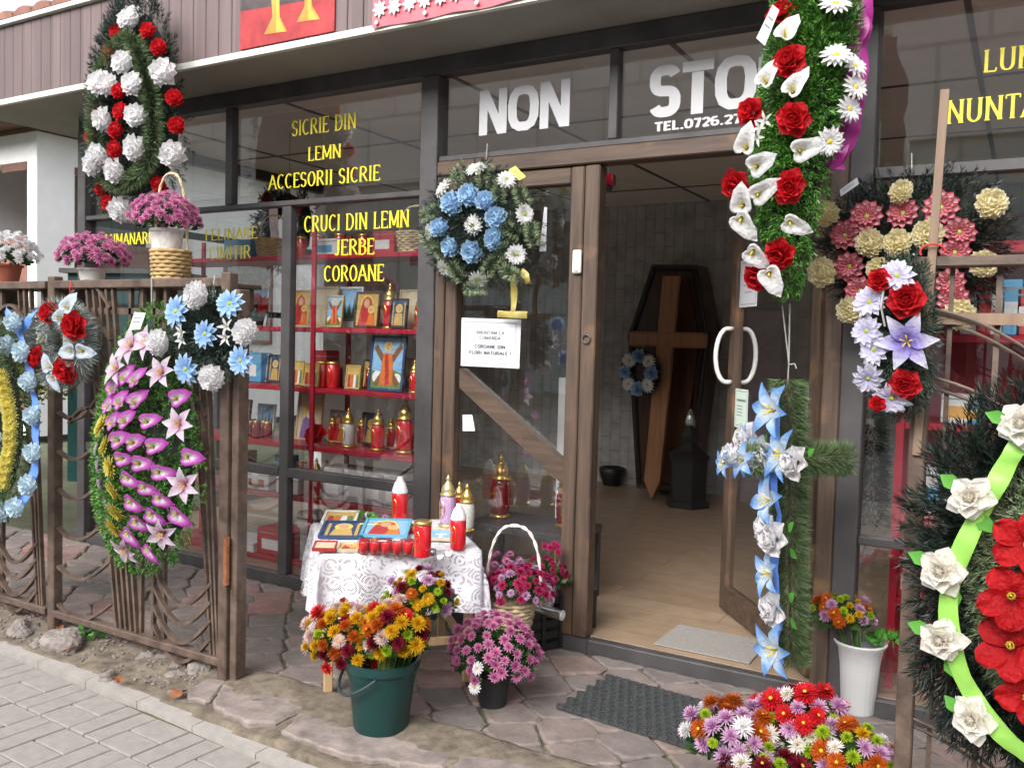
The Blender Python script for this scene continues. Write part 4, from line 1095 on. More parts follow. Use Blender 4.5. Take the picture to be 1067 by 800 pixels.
# flower cross hanging below it, turned towards the street
W = thing('flower_cross', 'green garland cross with blue lilies and white roses hanging beside the open door leaf', 'wreath', aty(823, 530, -.52), 0)
O = aty(823, 478, -.52); fx = unit(np.array([.72, .69, 0])); fn = unit(np.array([-.69, -.72, 0]))   # along the arms; outwards from the face
top, bot = aty(821, 395, -.52), aty(824, 690, -.52)
garland('garland_upright', W, [top, O, bot], .075, 14000, 0, .0022, 'garland_green')
garland('garland_arm', W, [O - fx * .17, O, O + fx * .24], .07, 6000, 0, .0022, 'garland_green')
mb = MB(); mb.tube([top, bot], .006, 6); mb.tube([O - fx * .17, O + fx * .24], .006, 6); o = mb.build('wire_frame', 'iron_brown', W); o.location = -W.location
def cross_fl(key, px, py, rpx, lift=.055):
    v = ray(px, py); q0 = O + fn * (.1 if lift < .07 else lift); q = CAM + v * (((q0 - CAM) @ fn) / (v @ fn)); bloom(key, W, q, px2m(rpx, q), tuple(fn + rng.normal(scale=.12, size=3)))
for px, py in ((809, 428), (784, 470), (818, 474), (806, 522), (806, 598), (811, 676)): cross_fl('lily:blue_lily', px, py, 28)
for px, py in ((783, 459), (801, 475), (805, 552)): cross_fl('fullrose:white', px, py, 20)
for px, py in ((832, 482), (810, 562), (810, 634)): cross_fl('fullrose:white', px, py, 20)
for s_, key, r_ in ((.06, 'fullrose:white', .045), (.10, 'lily:blue_lily', .065), (.14, 'carn:white', .042), (.17, 'lily:blue_lily', .055)):
    bloom(key, W, O - fx * s_ + fn * .085 + np.array([0, 0, .02 * math.sin(s_ * 60)]), r_, tuple(fn + (.25, 0, .1) + rng.normal(scale=.1, size=3)))
for px, py, s_ in ((842, 476, .6), (822, 556, .9), (823, 570, -.4), (823, 628, .9), (824, 642, -.5), (797, 468, 1.3)):
    q = aty(px, py, -.585); bloom('leaf', W, q, .05, tuple(fn), s_)
ribbon('blue_ribbon', W, [aty(806, 405, -.59), aty(812, 440, -.6), aty(805, 500, -.6), aty(812, 540, -.6), aty(806, 600, -.6), aty(813, 640, -.6), aty(808, 660, -.6), aty(812, 690, -.59)], .04, 'ribbon_blue', nrm=fn)
mb = MB(); mb.tube(smooth_line([aty(838, 30, -.5), aty(848, 23, -.5), aty(856, 28, -.5), aty(860, 40, -.5), aty(852, 58, -.5), aty(845, 75, -.5), aty(846, 92, -.5), aty(842, 97, -.5), aty(838, 92, -.5)], 2), .006, 6); o = mb.build('scroll_hook', 'iron_brown', W); o.location = -W.location
wire('hanging_string', W, [top, aty(822, 378, -.53), aty(815, 318, -.55)], .003); wire('hanging_string', W, [aty(822, 378, -.53), aty(823, 316, -.55)], .003); wire('hanging_string', W, [aty(822, 380, -.53), aty(828, 379, -.54), aty(830, 384, -.54)], .003)

# big dark wreath behind the right gate
Y = -.1
W = thing('funeral_wreath', 'black green wreath with pink dahlias and cream chrysanthemums on the right window', 'wreath', aty(950, 255, Y), 0, 'wreaths shown outside the shop')
outline = pxpoly([(880, 195), (920, 182), (970, 172), (1015, 175), (1045, 195), (1058, 235), (1052, 285), (1035, 320), (1000, 345), (950, 350), (900, 345), (866, 315), (848, 270), (852, 225)], Y)
cushion('fir_branches', W, outline, Y, .04, 620, 26, .07, .028, .0036, 'fir_black', 1.5)
c = cen2(948, 262, Y)
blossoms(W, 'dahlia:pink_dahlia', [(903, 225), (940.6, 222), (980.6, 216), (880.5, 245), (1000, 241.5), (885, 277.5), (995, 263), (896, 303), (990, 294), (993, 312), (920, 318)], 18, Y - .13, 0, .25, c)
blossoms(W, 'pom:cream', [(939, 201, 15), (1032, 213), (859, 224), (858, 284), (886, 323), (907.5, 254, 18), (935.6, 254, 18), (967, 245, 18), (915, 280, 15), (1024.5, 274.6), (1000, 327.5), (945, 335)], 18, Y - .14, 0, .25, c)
paper_tag('price_tag', W, [(875, 198), (893, 185), (895, 192), (876, 205)], Y - .12)
a = aty(950, 176, Y); wire('hanging_wire', W, [a, aty(950, 160, -.03)])

# ------------------------------------------------------------------ the fence
FYY = -1.19
ZB, ZT = .055, 1.70
def fence_panel(x0, x1, label, left_post=True, right_post=True, twin=False):
    F = thing('fence_panel', label, 'fence', ((x0 + x1) / 2, FYY, 0), 0, 'brown iron fence panels')
    L = -F.location
    def b(mb, name, mat='iron_brown'): o = mb.build(name, mat, F); o.location = L; return o
    mb = MB(); mb.box((x0, FYY - .025, ZT - .03), (x1, FYY + .025, ZT + .008), 0, .004); b(mb, 'top_rail')
    mb = MB(); mb.box((x0, FYY - .025, ZB), (x1, FYY + .025, ZB + .035), 0, .004); b(mb, 'bottom_rail')
    mb = MB(); mb.box((x0 + .06, FYY + .004, ZT - .15), (x1 - .06, FYY + .022, ZT - .12)); b(mb, 'middle_rail')
    for px, on in ((x0, left_post), (x1, right_post)):
        if on: mb = MB(); mb.box((px - .026, FYY - .026, -.1), (px + .026, FYY + .026, ZT + .03), 0, .005); b(mb, 'post')
    W_ = x1 - x0; z0, z1 = ZB + .036, ZT - .031
    mb = MB()
    for u0, u1 in ((.40, .27), (.43, .31), (.46, .35), (.49, .39), (.52, .43)):                              # fan of bars, widest at the top
        mb.beam((x0 + W_ * u0, FYY, z0), (x0 + W_ * (u1 - .06), FYY, z1), .014, .02, (0, 1, 0))
    for u0, u1 in ((.93, .80), (.95, .84), (.965, .88)): mb.beam((x0 + W_ * u0, FYY, z0), (x0 + W_ * u1, FYY, z1), .012, .02, (0, 1, 0))
    b(mb, 'fan_bars')
    for u in (.46, .53, .60, .66):
        mb = MB(); mb.box((x0 + W_ * u - .009, FYY + .004, z0), (x0 + W_ * u + .009, FYY + .022, z1)); b(mb, 'upright_bar')
    def curve(ua, ub, za, zb, sag):
        p = np.array([[x0 + W_ * (ua + (ub - ua) * t), FYY - .004, za + (zb - za) * t + sag * math.sin(math.pi * t) * (1 - .3 * t)] for t in np.linspace(0, 1, 12)])
        mb = MB()
        for i in range(11): mb.beam(p[i], p[i + 1], .022, .014)
        b(mb, 'curved_bar')
    for k in range(7): curve(.03, .38 - .012 * k, .12 + .19 * k, .2 + .2 * k, -.09)
    for k in range(4): curve(.62, .93, .42 - .09 * k + .0 * k, .4 - .08 * k, -.16)
    for k in range(5): curve(.10, .36, 1.02 + .15 * k, .98 + .15 * k, .12)
    for k in range(4): curve(.62, .9, 1.0 + .17 * k, .95 + .17 * k, .12)
    mb = MB(); mb.box((x0 + .05, FYY + .03, ZT - .028), (x1 - .05, FYY + .23, ZT - .008), 0, .003)
    for x in np.linspace(x0 + .1, x1 - .1, 3): mb.box((x - .01, FYY + .026, ZT - .12), (x + .01, FYY + .22, ZT - .0285))
    b(mb, 'plant_ledge', 'wood_weathered_x')
    return F
xg = atz(238, 697, ZB); print('gate post', xg)
fence_panel(-4.11, -2.90, 'brown iron fence panel with fan bars between the calla wreath and the street', True, True)
fence_panel(-5.40, -4.16, 'far left brown iron fence panel behind the blue ribbon wreath', True, False)
mb = MB(); mb.box((-2.868, FYY - .01, -.02), (-2.83, FYY + .05, 1.66), 0, .004)
G = thing('gate_post', 'brown steel post with a rusty hinge beside the left fence panel', 'post', (-2.85, FYY, 0))
o = mb.build('shaft', 'iron_brown', G); o.location = -G.location
P('rust', (.24, .085, .035), .8, var=.4, scale=30, bump=.3)
mb = MB(); mb.tube([(-2.868, FYY - .03, .42), (-2.868, FYY - .03, .62)], .014, 8); o = mb.build('hinge', 'rust', G); o.location = -G.location
# right gate leaf: slender, bars bent like twigs
GX = aty(966, 275, FYY)[0]
F = thing('gate_leaf', 'brown iron gate leaf with twig like curved bars behind the lime ribbon wreath', 'gate', (GX + .6, FYY, 0))
def b(mb, name, mat='iron_brown'): o = mb.build(name, mat, F); o.location = -F.location; return o
mb = MB(); mb.box((GX - .022, FYY - .022, -.05), (GX + .022, FYY + .022, 1.70), 0, .004); b(mb, 'post'); mb = MB(); mb.box((GX + 1.25, FYY - .022, -.05), (GX + 1.294, FYY + .022, 1.70), 0, .004); b(mb, 'post')
mb = MB(); mb.box((GX - .03, FYY - .024, 1.7), (GX + 1.3, FYY + .024, 1.728), 0, .004); b(mb, 'top_rail')
mb = MB(); mb.box((GX + .03, FYY + .0, 1.55), (GX + 1.24, FYY + .016, 1.58)); b(mb, 'middle_rail', 'stick_tan')
mb = MB(); mb.box((GX + .023, FYY - .02, .10), (GX + 1.248, FYY + .02, .135), 0, .004); b(mb, 'bottom_rail')
for u, wd in ((.055, .012), (.165, .014), (.32, .014), (.5, .014), (.75, .014), (1.0, .014)):
    mb = MB(); mb.box((GX + u, FYY + .018, .14), (GX + u + wd, FYY + .03, 1.7)); b(mb, 'upright_bar')
for z in (.2, .45, .7, .95, 1.18, 1.38, 1.56):
    for sgn in (1, -1):
        p = [np.array([GX + .02 + .22 * t, FYY - .012 * sgn, z + .015 * math.sin(math.pi * t) - .1 * t + (.03 if sgn > 0 else 0)]) for t in np.linspace(0, 1, 8)]
        mb = MB(); mb.tube(p, .005, 6); b(mb, 'curved_bar')
mb = MB(); mb.beam((GX + .0, FYY - .027, 1.2), aty(985, 94, FYY - .03), .021, .016, (0, 1, 0))
G = thing('wooden_stick', 'upright unpainted wooden stick tied to the right gate post', 'stick', (GX, FYY - .027, 1.2))
o = mb.build('stick', 'stick_tan', G); o.location = -G.location
P('red_wire', (.5, .02, .02), .4)
mb = MB(); mb.tube([aty(985, 262, FYY - .05) + np.array([.03 * math.cos(a) - .03, .0, .02 * math.sin(a)]) for a in np.linspace(0, 3.6, 10)], .003, 5); o = mb.build('red_tie', 'red_wire', G); o.location = -G.location

# ------------------------------------------------------------------ wreaths on the fence
Y = FYY - .05
W = thing('funeral_wreath', 'far left oval wreath with blue ribbon, pale blue carnations and a yellow flower strip', 'wreath', aty(-10, 445, Y), 0, 'wreaths shown outside the shop')
cc = aty(-12, 440, Y)
outline = ell(cc[0], cc[2], px2m(66, cc) * 1.25, px2m(120, cc) * 1.02)
cushion('fir_branches', W, outline, Y, .12, 560, 24, .07, .03, .004, 'fir_dark', .9)
ring = [aty(px, py, Y - .15) for px, py in ((8, 352), (16, 385), (20, 420), (21, 450), (19, 480), (13, 508), (0, 522), (-18, 522), (-33, 500), (-40, 450), (-36, 400), (-24, 360), (-8, 345), (8, 352))]
garland('inner_garland', W, ring, .075, 7000, 0, .0028, 'garland_green')
for k in range(14):
    t = k / 13; bloom('ydaisy:yellow', W, aty(2 + 9 * math.sin(math.pi * t), 392 + 112 * t, Y - .2), .042, (.5, -1, .1 * rng.normal()))
for px, py in ((-3, 425), (-2, 455), (-6, 480), (-5, 405)): bloom('rose:pale_blue', W, aty(px, py, Y - .2), .04, (.2, -1, 0))
ribbon('blue_ribbon', W, [aty(*p, Y - .13) for p in ((14, 335), (20, 345), (27, 366), (33, 395), (37, 433), (38, 470), (34, 503), (22, 525), (4, 534), (-14, 534), (-36, 520), (-54, 490), (-62, 445), (-60, 400), (-50, 365), (-34, 345), (-14, 340))], px2m(11, cc), 'ribbon_blue')
ribbon('ribbon_tail', W, [aty(24, 343, Y - .12), aty(31, 330, Y - .15), aty(40, 322, Y - .1)], .045, 'ribbon_blue'); ribbon('ribbon_tail', W, [aty(20, 343, Y - .12), aty(12, 332, Y - .15), aty(6, 324, Y - .1)], .045, 'ribbon_blue')
blossoms(W, 'carn:pale_blue', [(17, 336, 11), (10, 360), (26, 366.6), (33, 397), (36, 433), (37, 472), (32, 505), (19, 528.5), (3.5, 533), (-14, 533), (-36, 519), (-53, 491), (-61, 446), (-59, 402), (-49, 366), (-32, 345)], 12, Y - .15, 0, .3)

Y = FYY - .05
W = thing('funeral_wreath', 'small silvery tinsel wreath with three red roses and pale callas on the fence', 'wreath', aty(66, 358, Y), 0, 'wreaths shown outside the shop')
ring = [aty(64 + 22 * math.cos(a), 358 + 32 * math.sin(a), Y - .06) for a in np.linspace(0, 2 * math.pi, 25)]
garland('silver_garland', W, ring, .08, 6500, 0, .003, 'garland_silver')
c = cen2(62, 358, Y)
blossoms(W, 'fullrose:red', [(52, 326), (78, 340, 16), (69, 386, 15), (41, 373)], 14, Y - .11, 0, .35, c)
blossoms(W, 'calla:calla_blue', [(64, 332), (71, 320), (74, 366), (86, 366), (52, 382), (56, 394)], 14, Y - .12, 0, .2, c, [1.0, 1.05, 3.3, -.1, 2.0, -1.1])
wire('hanging_wire', W, [aty(72, 325, Y), aty(73, 300, Y), aty(74, 293, FYY - .03)], .003, 'red_wire')

Y = FYY - .06
W = thing('funeral_wreath', 'bright green drop wreath covered with magenta callas, yellow daisies at its edge', 'wreath', aty(160, 460, Y), 0, 'wreaths shown outside the shop')
outline = pxpoly([(160, 308), (184, 320), (202, 370), (214, 430), (219, 490), (212, 545), (192, 585), (165, 602), (140, 600), (120, 578), (106, 540), (99, 490), (102, 440), (114, 395), (132, 345)], Y)
cushion('green_tinsel', W, outline, Y, .09, 1500, 16, .026, .022, .0038, 'plastic_green', 1.0, open_=1.)
c = cen2(160, 480, Y)
blossoms(W, 'calla:calla_magenta', [(130, 394), (141, 397), (117, 406), (125, 420), (141, 419), (113, 424), (117, 441), (130, 439), (153, 439), (184, 415), (123, 458.5), (138, 461), (159.6, 465), (127.5, 477.5), (145, 483), (165.5, 492), (196, 476), (133, 498), (151, 507), (137, 522.6), (166, 519), (158, 536), (184.5, 536), (142, 543), (134, 556), (155, 572.5)],
         16, Y - .16, 0, .3, c, [1.0, .9, .9, .9, .9, .9, .7, .7, .3, .4, .4, .35, .3, .1, .1, .0, .0, -.3, -.2, -.4, -.3, -.5, -.5, -.6, -.8, -.9])
blossoms(W, 'ydaisy:yellow', [(105, 442), (108.5, 463), (113, 487), (117, 511), (120, 534.5), (118, 551)], 14, Y - .13, 0, .8, c)
blossoms(W, 'ndaisy:pink_lily', [(102, 485), (101, 465), (104, 505), (110, 440), (113, 528)], 10, Y - .09, 0, 1.2, c)
blossoms(W, 'lily:pink_lily', [(136, 360), (153, 357), (168, 388), (121, 384), (186, 442), (191.6, 505), (169, 556), (131, 572.5)], 19, Y - .155, 0, .35, c)
paper_tag('price_tag', W, [(140, 325), (152, 326), (146, 343), (134, 344)], Y - .14)
wire('hanging_string', W, [aty(158, 318, Y), aty(158, 290, FYY - .03)], .003)

Y = FYY - .07
W = thing('funeral_wreath', 'round wreath with blue daisies and white chrysanthemums on the fence post', 'wreath', aty(222, 350, Y), 0, 'wreaths shown outside the shop')
q = aty(222, 350, Y); outline = ell(q[0], q[2], px2m(52, q) * 1.12, px2m(50, q))
cushion('fir_branches', W, outline, Y, .05, 420, 22, .05, .024, .0036, 'fir_grey', 1.1)
c = cen2(222, 350, Y)
blossoms(W, 'ndaisy:blue_daisy', [(181.6, 324), (238, 316), (212, 348, 18), (192, 385), (249, 376)], 18, Y - .12, 0, .25, c)
blossoms(W, 'pom:white', [(208, 308), (169, 357), (257, 346), (222.4, 392.6)], 17, Y - .11, 0, .3, c)
blossoms(W, 'slily:white', [(189, 346), (190, 354), (236, 340), (235, 352)], 10, Y - .11, 0, .2, c)
wire('hanging_wire', W, [aty(222, 303, Y), aty(224, 287, FYY - .04), aty(228, 288, FYY - .03)], .003)

Y = FYY - .06
W = thing('funeral_wreath', 'small grey green drop wreath with lilac lilies and red roses on the right gate post', 'wreath', aty(938, 355, Y), 0, 'wreaths shown outside the shop')
outline = pxpoly([(950, 262), (968, 270), (978, 310), (982, 355), (976, 405), (960, 435), (938, 440), (914, 425), (900, 385), (898, 335), (908, 290), (926, 266)], Y)
cushion('fir_branches', W, outline, Y, .045, 420, 22, .038, .02, .0026, 'fir_grey', 1.1)
c = cen2(938, 355, Y)
blossoms(W, 'fullrose:red', [(944, 312.5, 19), (942.5, 401, 17), (916, 292, 13), (914, 420, 9)], 18, Y - .105, 0, .25, c)
blossoms(W, 'lily:lilac_lily', [(945, 356)], 30, Y - .1)
blossoms(W, 'ndaisy:lilac_daisy', [(934, 286), (929, 416)], 20, Y - .1, 0, .5, c)
blossoms(W, 'ndaisy:lilac_daisy', [(902, 345), (910, 364), (905, 314), (904, 395)], 18, Y - .085, 0, .8, c)
wire('hanging_string', W, [aty(922, 340, Y - .1), aty(918, 320, Y - .11), aty(921, 300, Y - .1)], .003); wire('hanging_wire', W, [aty(952, 265, Y), aty(956, 270, FYY)], .003)

# the big wreath leaning on the right gate
Y = FYY - .08
W = thing('funeral_wreath', 'big dark fir wreath with a lime ribbon, white roses and red hibiscus at the right', 'wreath', aty(1085, 600, Y), 0, 'wreaths shown outside the shop')
q = aty(1090, 600, Y)
outline = ell(q[0], q[2], px2m(138, q), px2m(222, q), 34, .04)
cushion('fir_branches', W, outline, Y, .06, 900, 34, .09, .034, .0034, 'fir_black', 1.4, base=True)
rim = outline[np.arange(0, 34)]; B = []; D = []
for p in rim:                                                 # long sprays round the rim
    for k in range(9):
        d = unit(np.array([p[0] - q[0], 0, p[1] - q[2]])); B.append([p[0] - d[0] * .16 + rng.normal() * .03, Y - .03 + rng.normal() * .02, p[1] - d[2] * .16 + rng.normal() * .03]); D.append(unit(d + rng.normal(scale=.5, size=3) + [0, -.2, 0]))
quads('fir_sprays', twigs(np.array(B), np.array(D), 40, .11, .034, .0034, .75), 'fir_dark', W, -W.location)
i2 = aty(1100, 610, Y - .1); inner = ell(i2[0], i2[2], px2m(92, i2), px2m(150, i2), 30, .02)
cushion('inner_garland', W, inner, Y - .05, .1, 2100, 14, .026, .026, .0024, 'garland_pale', .8, open_=1.)
rib = [(1120, 432), (1088, 438), (1061, 462), (1048, 485), (1037, 506), (1011, 553), (995, 590), (986, 632), (993, 679), (1009, 721), (1048, 772), (1090, 800), (1135, 795), (1172, 765), (1192, 715), (1200, 650), (1198, 590), (1186, 530), (1165, 475), (1140, 445), (1118, 431)]
ribbon('lime_ribbon', W, [aty(*p, Y - .19) for p in rib], px2m(18, q), 'ribbon_green')
for px, py in ((1012, 518), (982, 595), (982, 666), (1014, 748), (1066, 442), (1160, 470), (1190, 540), (1199, 620), (1194, 700), (1165, 770)):
    p = aty(px, py, Y - .2); bloom('pointrose:white_warm', W, p, px2m(23, p), (-.25 + rng.normal() * .1, -1, .1))
for px, py, s_ in ((996, 505, 2.6), (966, 584, 2.8), (966, 656, 2.9), (998, 738, 2.4), (1046, 437, 2.8), (1022, 540, -.9), (993, 614, -1.3), (990, 690, -1.3)):
    p = aty(px, py, Y - .185); bloom('leaf', W, p - np.array([.02 * math.cos(s_), 0, .02 * math.sin(s_)]), .055, (0, -1, 0), s_)
for px, py in ((1072, 565), (1056, 622), (1054, 675), (1074, 722), (1100, 640), (1105, 590), (1100, 690), (1120, 740), (1125, 560), (1135, 610), (1130, 665)):
    p = aty(px, py, Y - .24); bloom('hibiscus:hibiscus', W, p, px2m(31, p), (-.15 + rng.normal() * .15, -1, .15 + rng.normal() * .15))
# ------------------------------------------------------------------ pots, baskets and cut flowers
P('terracotta', (.36, .11, .06), .75, var=.15, scale=10, bump=.08)
P('pot_white', (.66, .65, .62), .45, var=.08, scale=8)
P('pot_black', (.02, .02, .021), .4, var=.2)
P('pot_grey_white', (.60, .60, .60), .35, var=.06, scale=5)
P('bucket_green', (.006, .043, .04), .38, var=.12, scale=6, bump=.02)
P('handle_dark', (.03, .045, .05), .5)
P('foil', (.62, .62, .62), .22, metal=.85, var=.2, scale=40, bump=.5)
P('foil_roll', (.7, .7, .7), .18, metal=.9, var=.1, scale=6)
P('wicker', (.40, .27, .12), .7, var=.3, scale=30, bump=.3)
P('wicker_pale', (.52, .42, .26), .7, var=.3, scale=30, bump=.3)
P('wicker_white', (.70, .66, .62), .6, var=.12, scale=30, bump=.2)
P('paper_wrap', (.66, .62, .60), .7, var=.18, scale=30, bump=.4)
def leafblob(name, parent, c, rx, ry, rz, n, size, mat='leaf_green', up=.5):
    d = unit(rng.normal(size=(n, 3))); d[:, 2] = np.abs(d[:, 2]) * 1.0 - .25
    B = np.array(c) + d * np.array([rx, ry, rz]) * (rng.uniform(.25, 1, n) ** .5)[:, None]
    D = unit(d + np.array([0, 0, up]) + rng.normal(scale=.5, size=(n, 3)))
    return quads(name, blades(B, D, size * rng.uniform(.7, 1.25, n), size * .55 * np.ones(n)), mat, parent, -parent.location)
def mound(parent, c, rx, rz, key, n, r, ry=None, low=-.15):
    """blooms spread over a domed plant"""
    ry = ry or rx
    for i in range(n):
        z = low + (1 - low) * (i + .5) / n; ph = i * 2.39996 + rng.uniform(-.15, .15); s_ = math.sqrt(max(0, 1 - z * z))
        d = np.array([s_ * math.cos(ph), s_ * math.sin(ph), z]); k = rng.uniform(.9, 1.07)
        kk = key[rng.randint(len(key))] if isinstance(key, list) else key
        bloom(kk, parent, np.array(c) + d * (rx, ry, rz) * k, r * rng.uniform(.85, 1.15), tuple(d + (0, -.15, .35) + rng.normal(scale=.15, size=3)))
def pot(parent, c, r0, r1, h, mat, rim=.012, name='pot', n=24, rib=0., nrib=0):
    mb = MB(); mb.lathe([(0, 0), (r0, 0), (r0 * 1.0 + (r1 - r0) * .9, h * .9), (r1 + rim * .4, h * .9), (r1 + rim * .5, h), (r1 - .004, h), (r1 - .008, h * .85), (0, h * .84)], (0, 0, 0), n, 0, rib, nrib)
    o = mb.build(name, mat, parent, True); o.location = Vector(tuple(map(float, c))) - parent.location
    m_ = o.modifiers.new('edge', 'EDGE_SPLIT'); m_.split_angle = rad(40)
    return o
def wicker(parent, c, r0, r1, h, mat, name='basket', rows=9, spokes=22):
    """woven tub: rows of strands that go in and out round upright stakes"""
    mb = MB()
    for k in range(rows):
        t = (k + .5) / rows; r = r0 + (r1 - r0) * t
        pts = [(r * math.cos(a) * (1 + .035 * math.cos(spokes * a / 2 + math.pi * k)), r * math.sin(a) * (1 + .035 * math.cos(spokes * a / 2 + math.pi * k)), h * t) for a in np.linspace(0, 2 * math.pi, spokes * 3 + 1)]
        mb.tube(pts, h / rows * .55, 5, cap=False)
    for j in range(spokes):
        a = 2 * math.pi * j / spokes; mb.tube([(r0 * math.cos(a), r0 * math.sin(a), 0), (r1 * math.cos(a), r1 * math.sin(a), h)], .004, 5)
    mb.lathe([(0, .004), (r0 * .97, .004), (r1 * .95, h * .9)], n=20)
    o = mb.build(name, mat, parent, True); o.location = Vector(tuple(map(float, c))) - parent.location
    return o
def hoop(parent, c, w, h, r, mat, ang=0., name='handle', twist=True):
    pts = []
    for a in np.linspace(math.pi, 0, 40):
        x = w * math.copysign(abs(math.cos(a)) ** .75, math.cos(a)); z = h * math.sin(a) ** .8
        pts.append((x * math.cos(ang), x * math.sin(ang), z))
    mb = MB()
    if twist:
        for s_ in (0, math.pi): mb.tube([np.array(p) + r * .5 * np.array([math.cos(i * .9 + s_), math.sin(i * .9 + s_), math.sin(i * .9 + s_)]) for i, p in enumerate(pts)], r * .75, 6)
    else: mb.tube(pts, r, 6)
    o = mb.build(name, mat, parent, True); o.location = Vector(tuple(map(float, c))) - parent.location
    return o
ZL = 1.692                                                    # ledge behind the fence top
def ledge(px, py, dy=.13): q = aty(px, py, FYY + dy); return np.array([q[0], FYY + dy, ZL])
c = ledge(96, 292)
T = thing('potted_chrysanthemum', 'pink chrysanthemum plant standing on the fence ledge left of the wicker basket', 'potted plant', c, 0, 'pink chrysanthemum plants')
pot(T, c, .05, .065, .085, 'pot_white'); leafblob('leaves', T, c + (0, 0, .13), .15, .13, .08, 420, .04); mound(T, c + (0, 0, .13), .18, .115, 'mini:mum_pink', 80, .026, .15)
c = ledge(4, 300)
T = thing('potted_chrysanthemum', 'white chrysanthemum in a terracotta pot at the left end of the fence ledge', 'potted plant', c, 0)
pot(T, c, .065, .09, .12, 'terracotta'); leafblob('leaves', T, c + (0, 0, .15), .13, .12, .08, 350, .04); mound(T, c + (0.01, 0, .16), .16, .13, 'mini:white', 70, .026)
# wicker basket on the ledge with a wrapped pink plant in it
c = ledge(178, 290)
T = thing('wicker_basket', 'tall handled wicker basket standing on the fence ledge', 'basket', c, 0)
wicker(T, c, .075, .085, .16, 'wicker'); hoop(T, c + (0, 0, .13), .075, .38, .006, 'wicker_pale', .5)
c2 = c + np.array([-.03, .0, .125])
T = thing('potted_chrysanthemum', 'pink chrysanthemum in a white paper wrap, sitting in the tall wicker basket', 'potted plant', c2, 0, 'pink chrysanthemum plants')
pot(T, c2, .06, .075, .13, 'paper_wrap', .006, 'paper_wrap'); leafblob('leaves', T, c2 + (0, 0, .16), .13, .12, .07, 380, .04); mound(T, c2 + (-.01, 0, .17), .155, .12, 'mini:mum_pink', 80, .025, .14)
# black pot with pink flowers on the paving
c = np.array([*atz(513, 733, 0)[:2], 0.])
T = thing('potted_chrysanthemum', 'pink chrysanthemum in a black pot on the paving with two white daisies', 'potted plant', c, 0, 'pink chrysanthemum plants')
pot(T, c, .055, .075, .13, 'pot_black'); leafblob('leaves', T, c + (0, 0, .19), .15, .14, .11, 700, .045); mound(T, c + (0, 0, .2), .175, .16, 'mini:mum_pink', 96, .026, .17, -.3)
for px, py in ((498, 696), (495, 716)):
    q = aty(px, py, c[1] - .17); bloom('daisy:white', T, q, px2m(8, q), (-.1, -1, .35))
# card among the flowers
q = aty(504, 640, c[1] + .12)
T = thing('price_card', 'small white price card stuck behind the pink plant in the black pot', 'card', q)
mb = MB(); s_ = px2m(1, q); mb.box((-11 * s_, 0, -5 * s_), (11 * s_, .002, 7 * s_)); mb.build('card', 'paper', T)
mb = MB(); mb.box((-8 * s_, -.001, 2.5 * s_), (7 * s_, -.0004, 4 * s_)); mb.box((-6 * s_, -.001, -2 * s_), (6 * s_, -.0004, -.8 * s_)); mb.build('writing', 'grey_ink', T)
mb = MB(); mb.tube([(0, .004, -5 * s_), (0, .01, -q[2] + .18)], .003, 5); mb.build('stake', 'wood_pale', T)
# black crate by the door, with things on it
P('crate_black', (.014, .014, .015), .4, var=.2)
ca, cb = aty(540, 688, -.3), None
cc = np.array([*atz(553, 668, 0)[:2], 0.]); ang = rad(62)
T = thing('plastic_crate', 'black slatted plastic crate on the paving beside the door', 'crate', cc + (0, .03, 0), ang)
mb = MB(); LX, LY, HH = .5, .3, .24
for z in (0, .055, .11, .165, .22):
    for y in (-LY / 2, LY / 2): mb.box((-LX / 2, y - .006, z), (LX / 2, y + .006, z + .035))
    for x in (-LX / 2, LX / 2): mb.box((x - .006, -LY / 2 + .0065, z), (x + .006, LY / 2 - .0065, z + .035))
for x in np.linspace(-LX / 2, LX / 2, 6):
    for y in (-LY / 2 - .008, LY / 2 + .008): mb.box((x - .01, y - .004, 0), (x + .01, y + .004, HH + .015))
for y in np.linspace(-LY / 2, LY / 2, 4):
    for x in (-LX / 2 - .008, LX / 2 + .008): mb.box((x - .004, y - .01, 0), (x + .004, y + .01, HH + .015))
for y in np.linspace(-LY / 2 + .03, LY / 2 - .03, 9): mb.box((-LX / 2 + .01, y - .008, .2), (LX / 2 - .01, y + .008, .212))
mb.build('crate', 'crate_black', T)
CT = .2125
def on_crate(px, py): q = atz(px, py, CT); return np.array([q[0], q[1], CT])
c = on_crate(534, 652)
T = thing('flower_basket', 'round wicker basket with a tall white hoop handle standing on the black crate', 'basket', c)
wicker(T, c, .075, .10, .12, 'wicker_pale', 'basket', 7, 20); hoop(T, c + (0, 0, .09), .125, .36, .0065, 'wicker_white', .35)
c2 = c + np.array([0, 0, .006])
T = thing('potted_azalea', 'crimson and pink azalea planted in the hoop handled basket', 'potted plant', c2)
pot(T, c2, .06, .08, .1, 'pot_black'); leafblob('leaves', T, c2 + (0, 0, .15), .13, .12, .08, 420, .04); mound(T, c2 + (.03, 0, .16), .15, .11, ['mini:azalea', 'mini:azalea', 'mini:azalea', 'mini:mum_lilac'], 70, .023)
mound(T, c2 + (-.07, .04, .2), .09, .1, 'mini:mum_pink', 22, .022)
for dx in (-.16, -.17): bloom('mini:white', T, c2 + (dx, -.03, .19 + dx * .1), .024, (-.3, -1, .3))
c = on_crate(567, 632)
T = thing('potted_azalea', 'crimson azalea in a silver foil wrapped pot at the back of the crate', 'potted plant', c)
pot(T, c, .045, .06, .1, 'foil', .006, 'foil_wrap'); leafblob('leaves', T, c + (0, 0, .14), .1, .1, .09, 260, .04); mound(T, c + (0, 0, .16), .11, .07, 'mini:azalea', 30, .022)
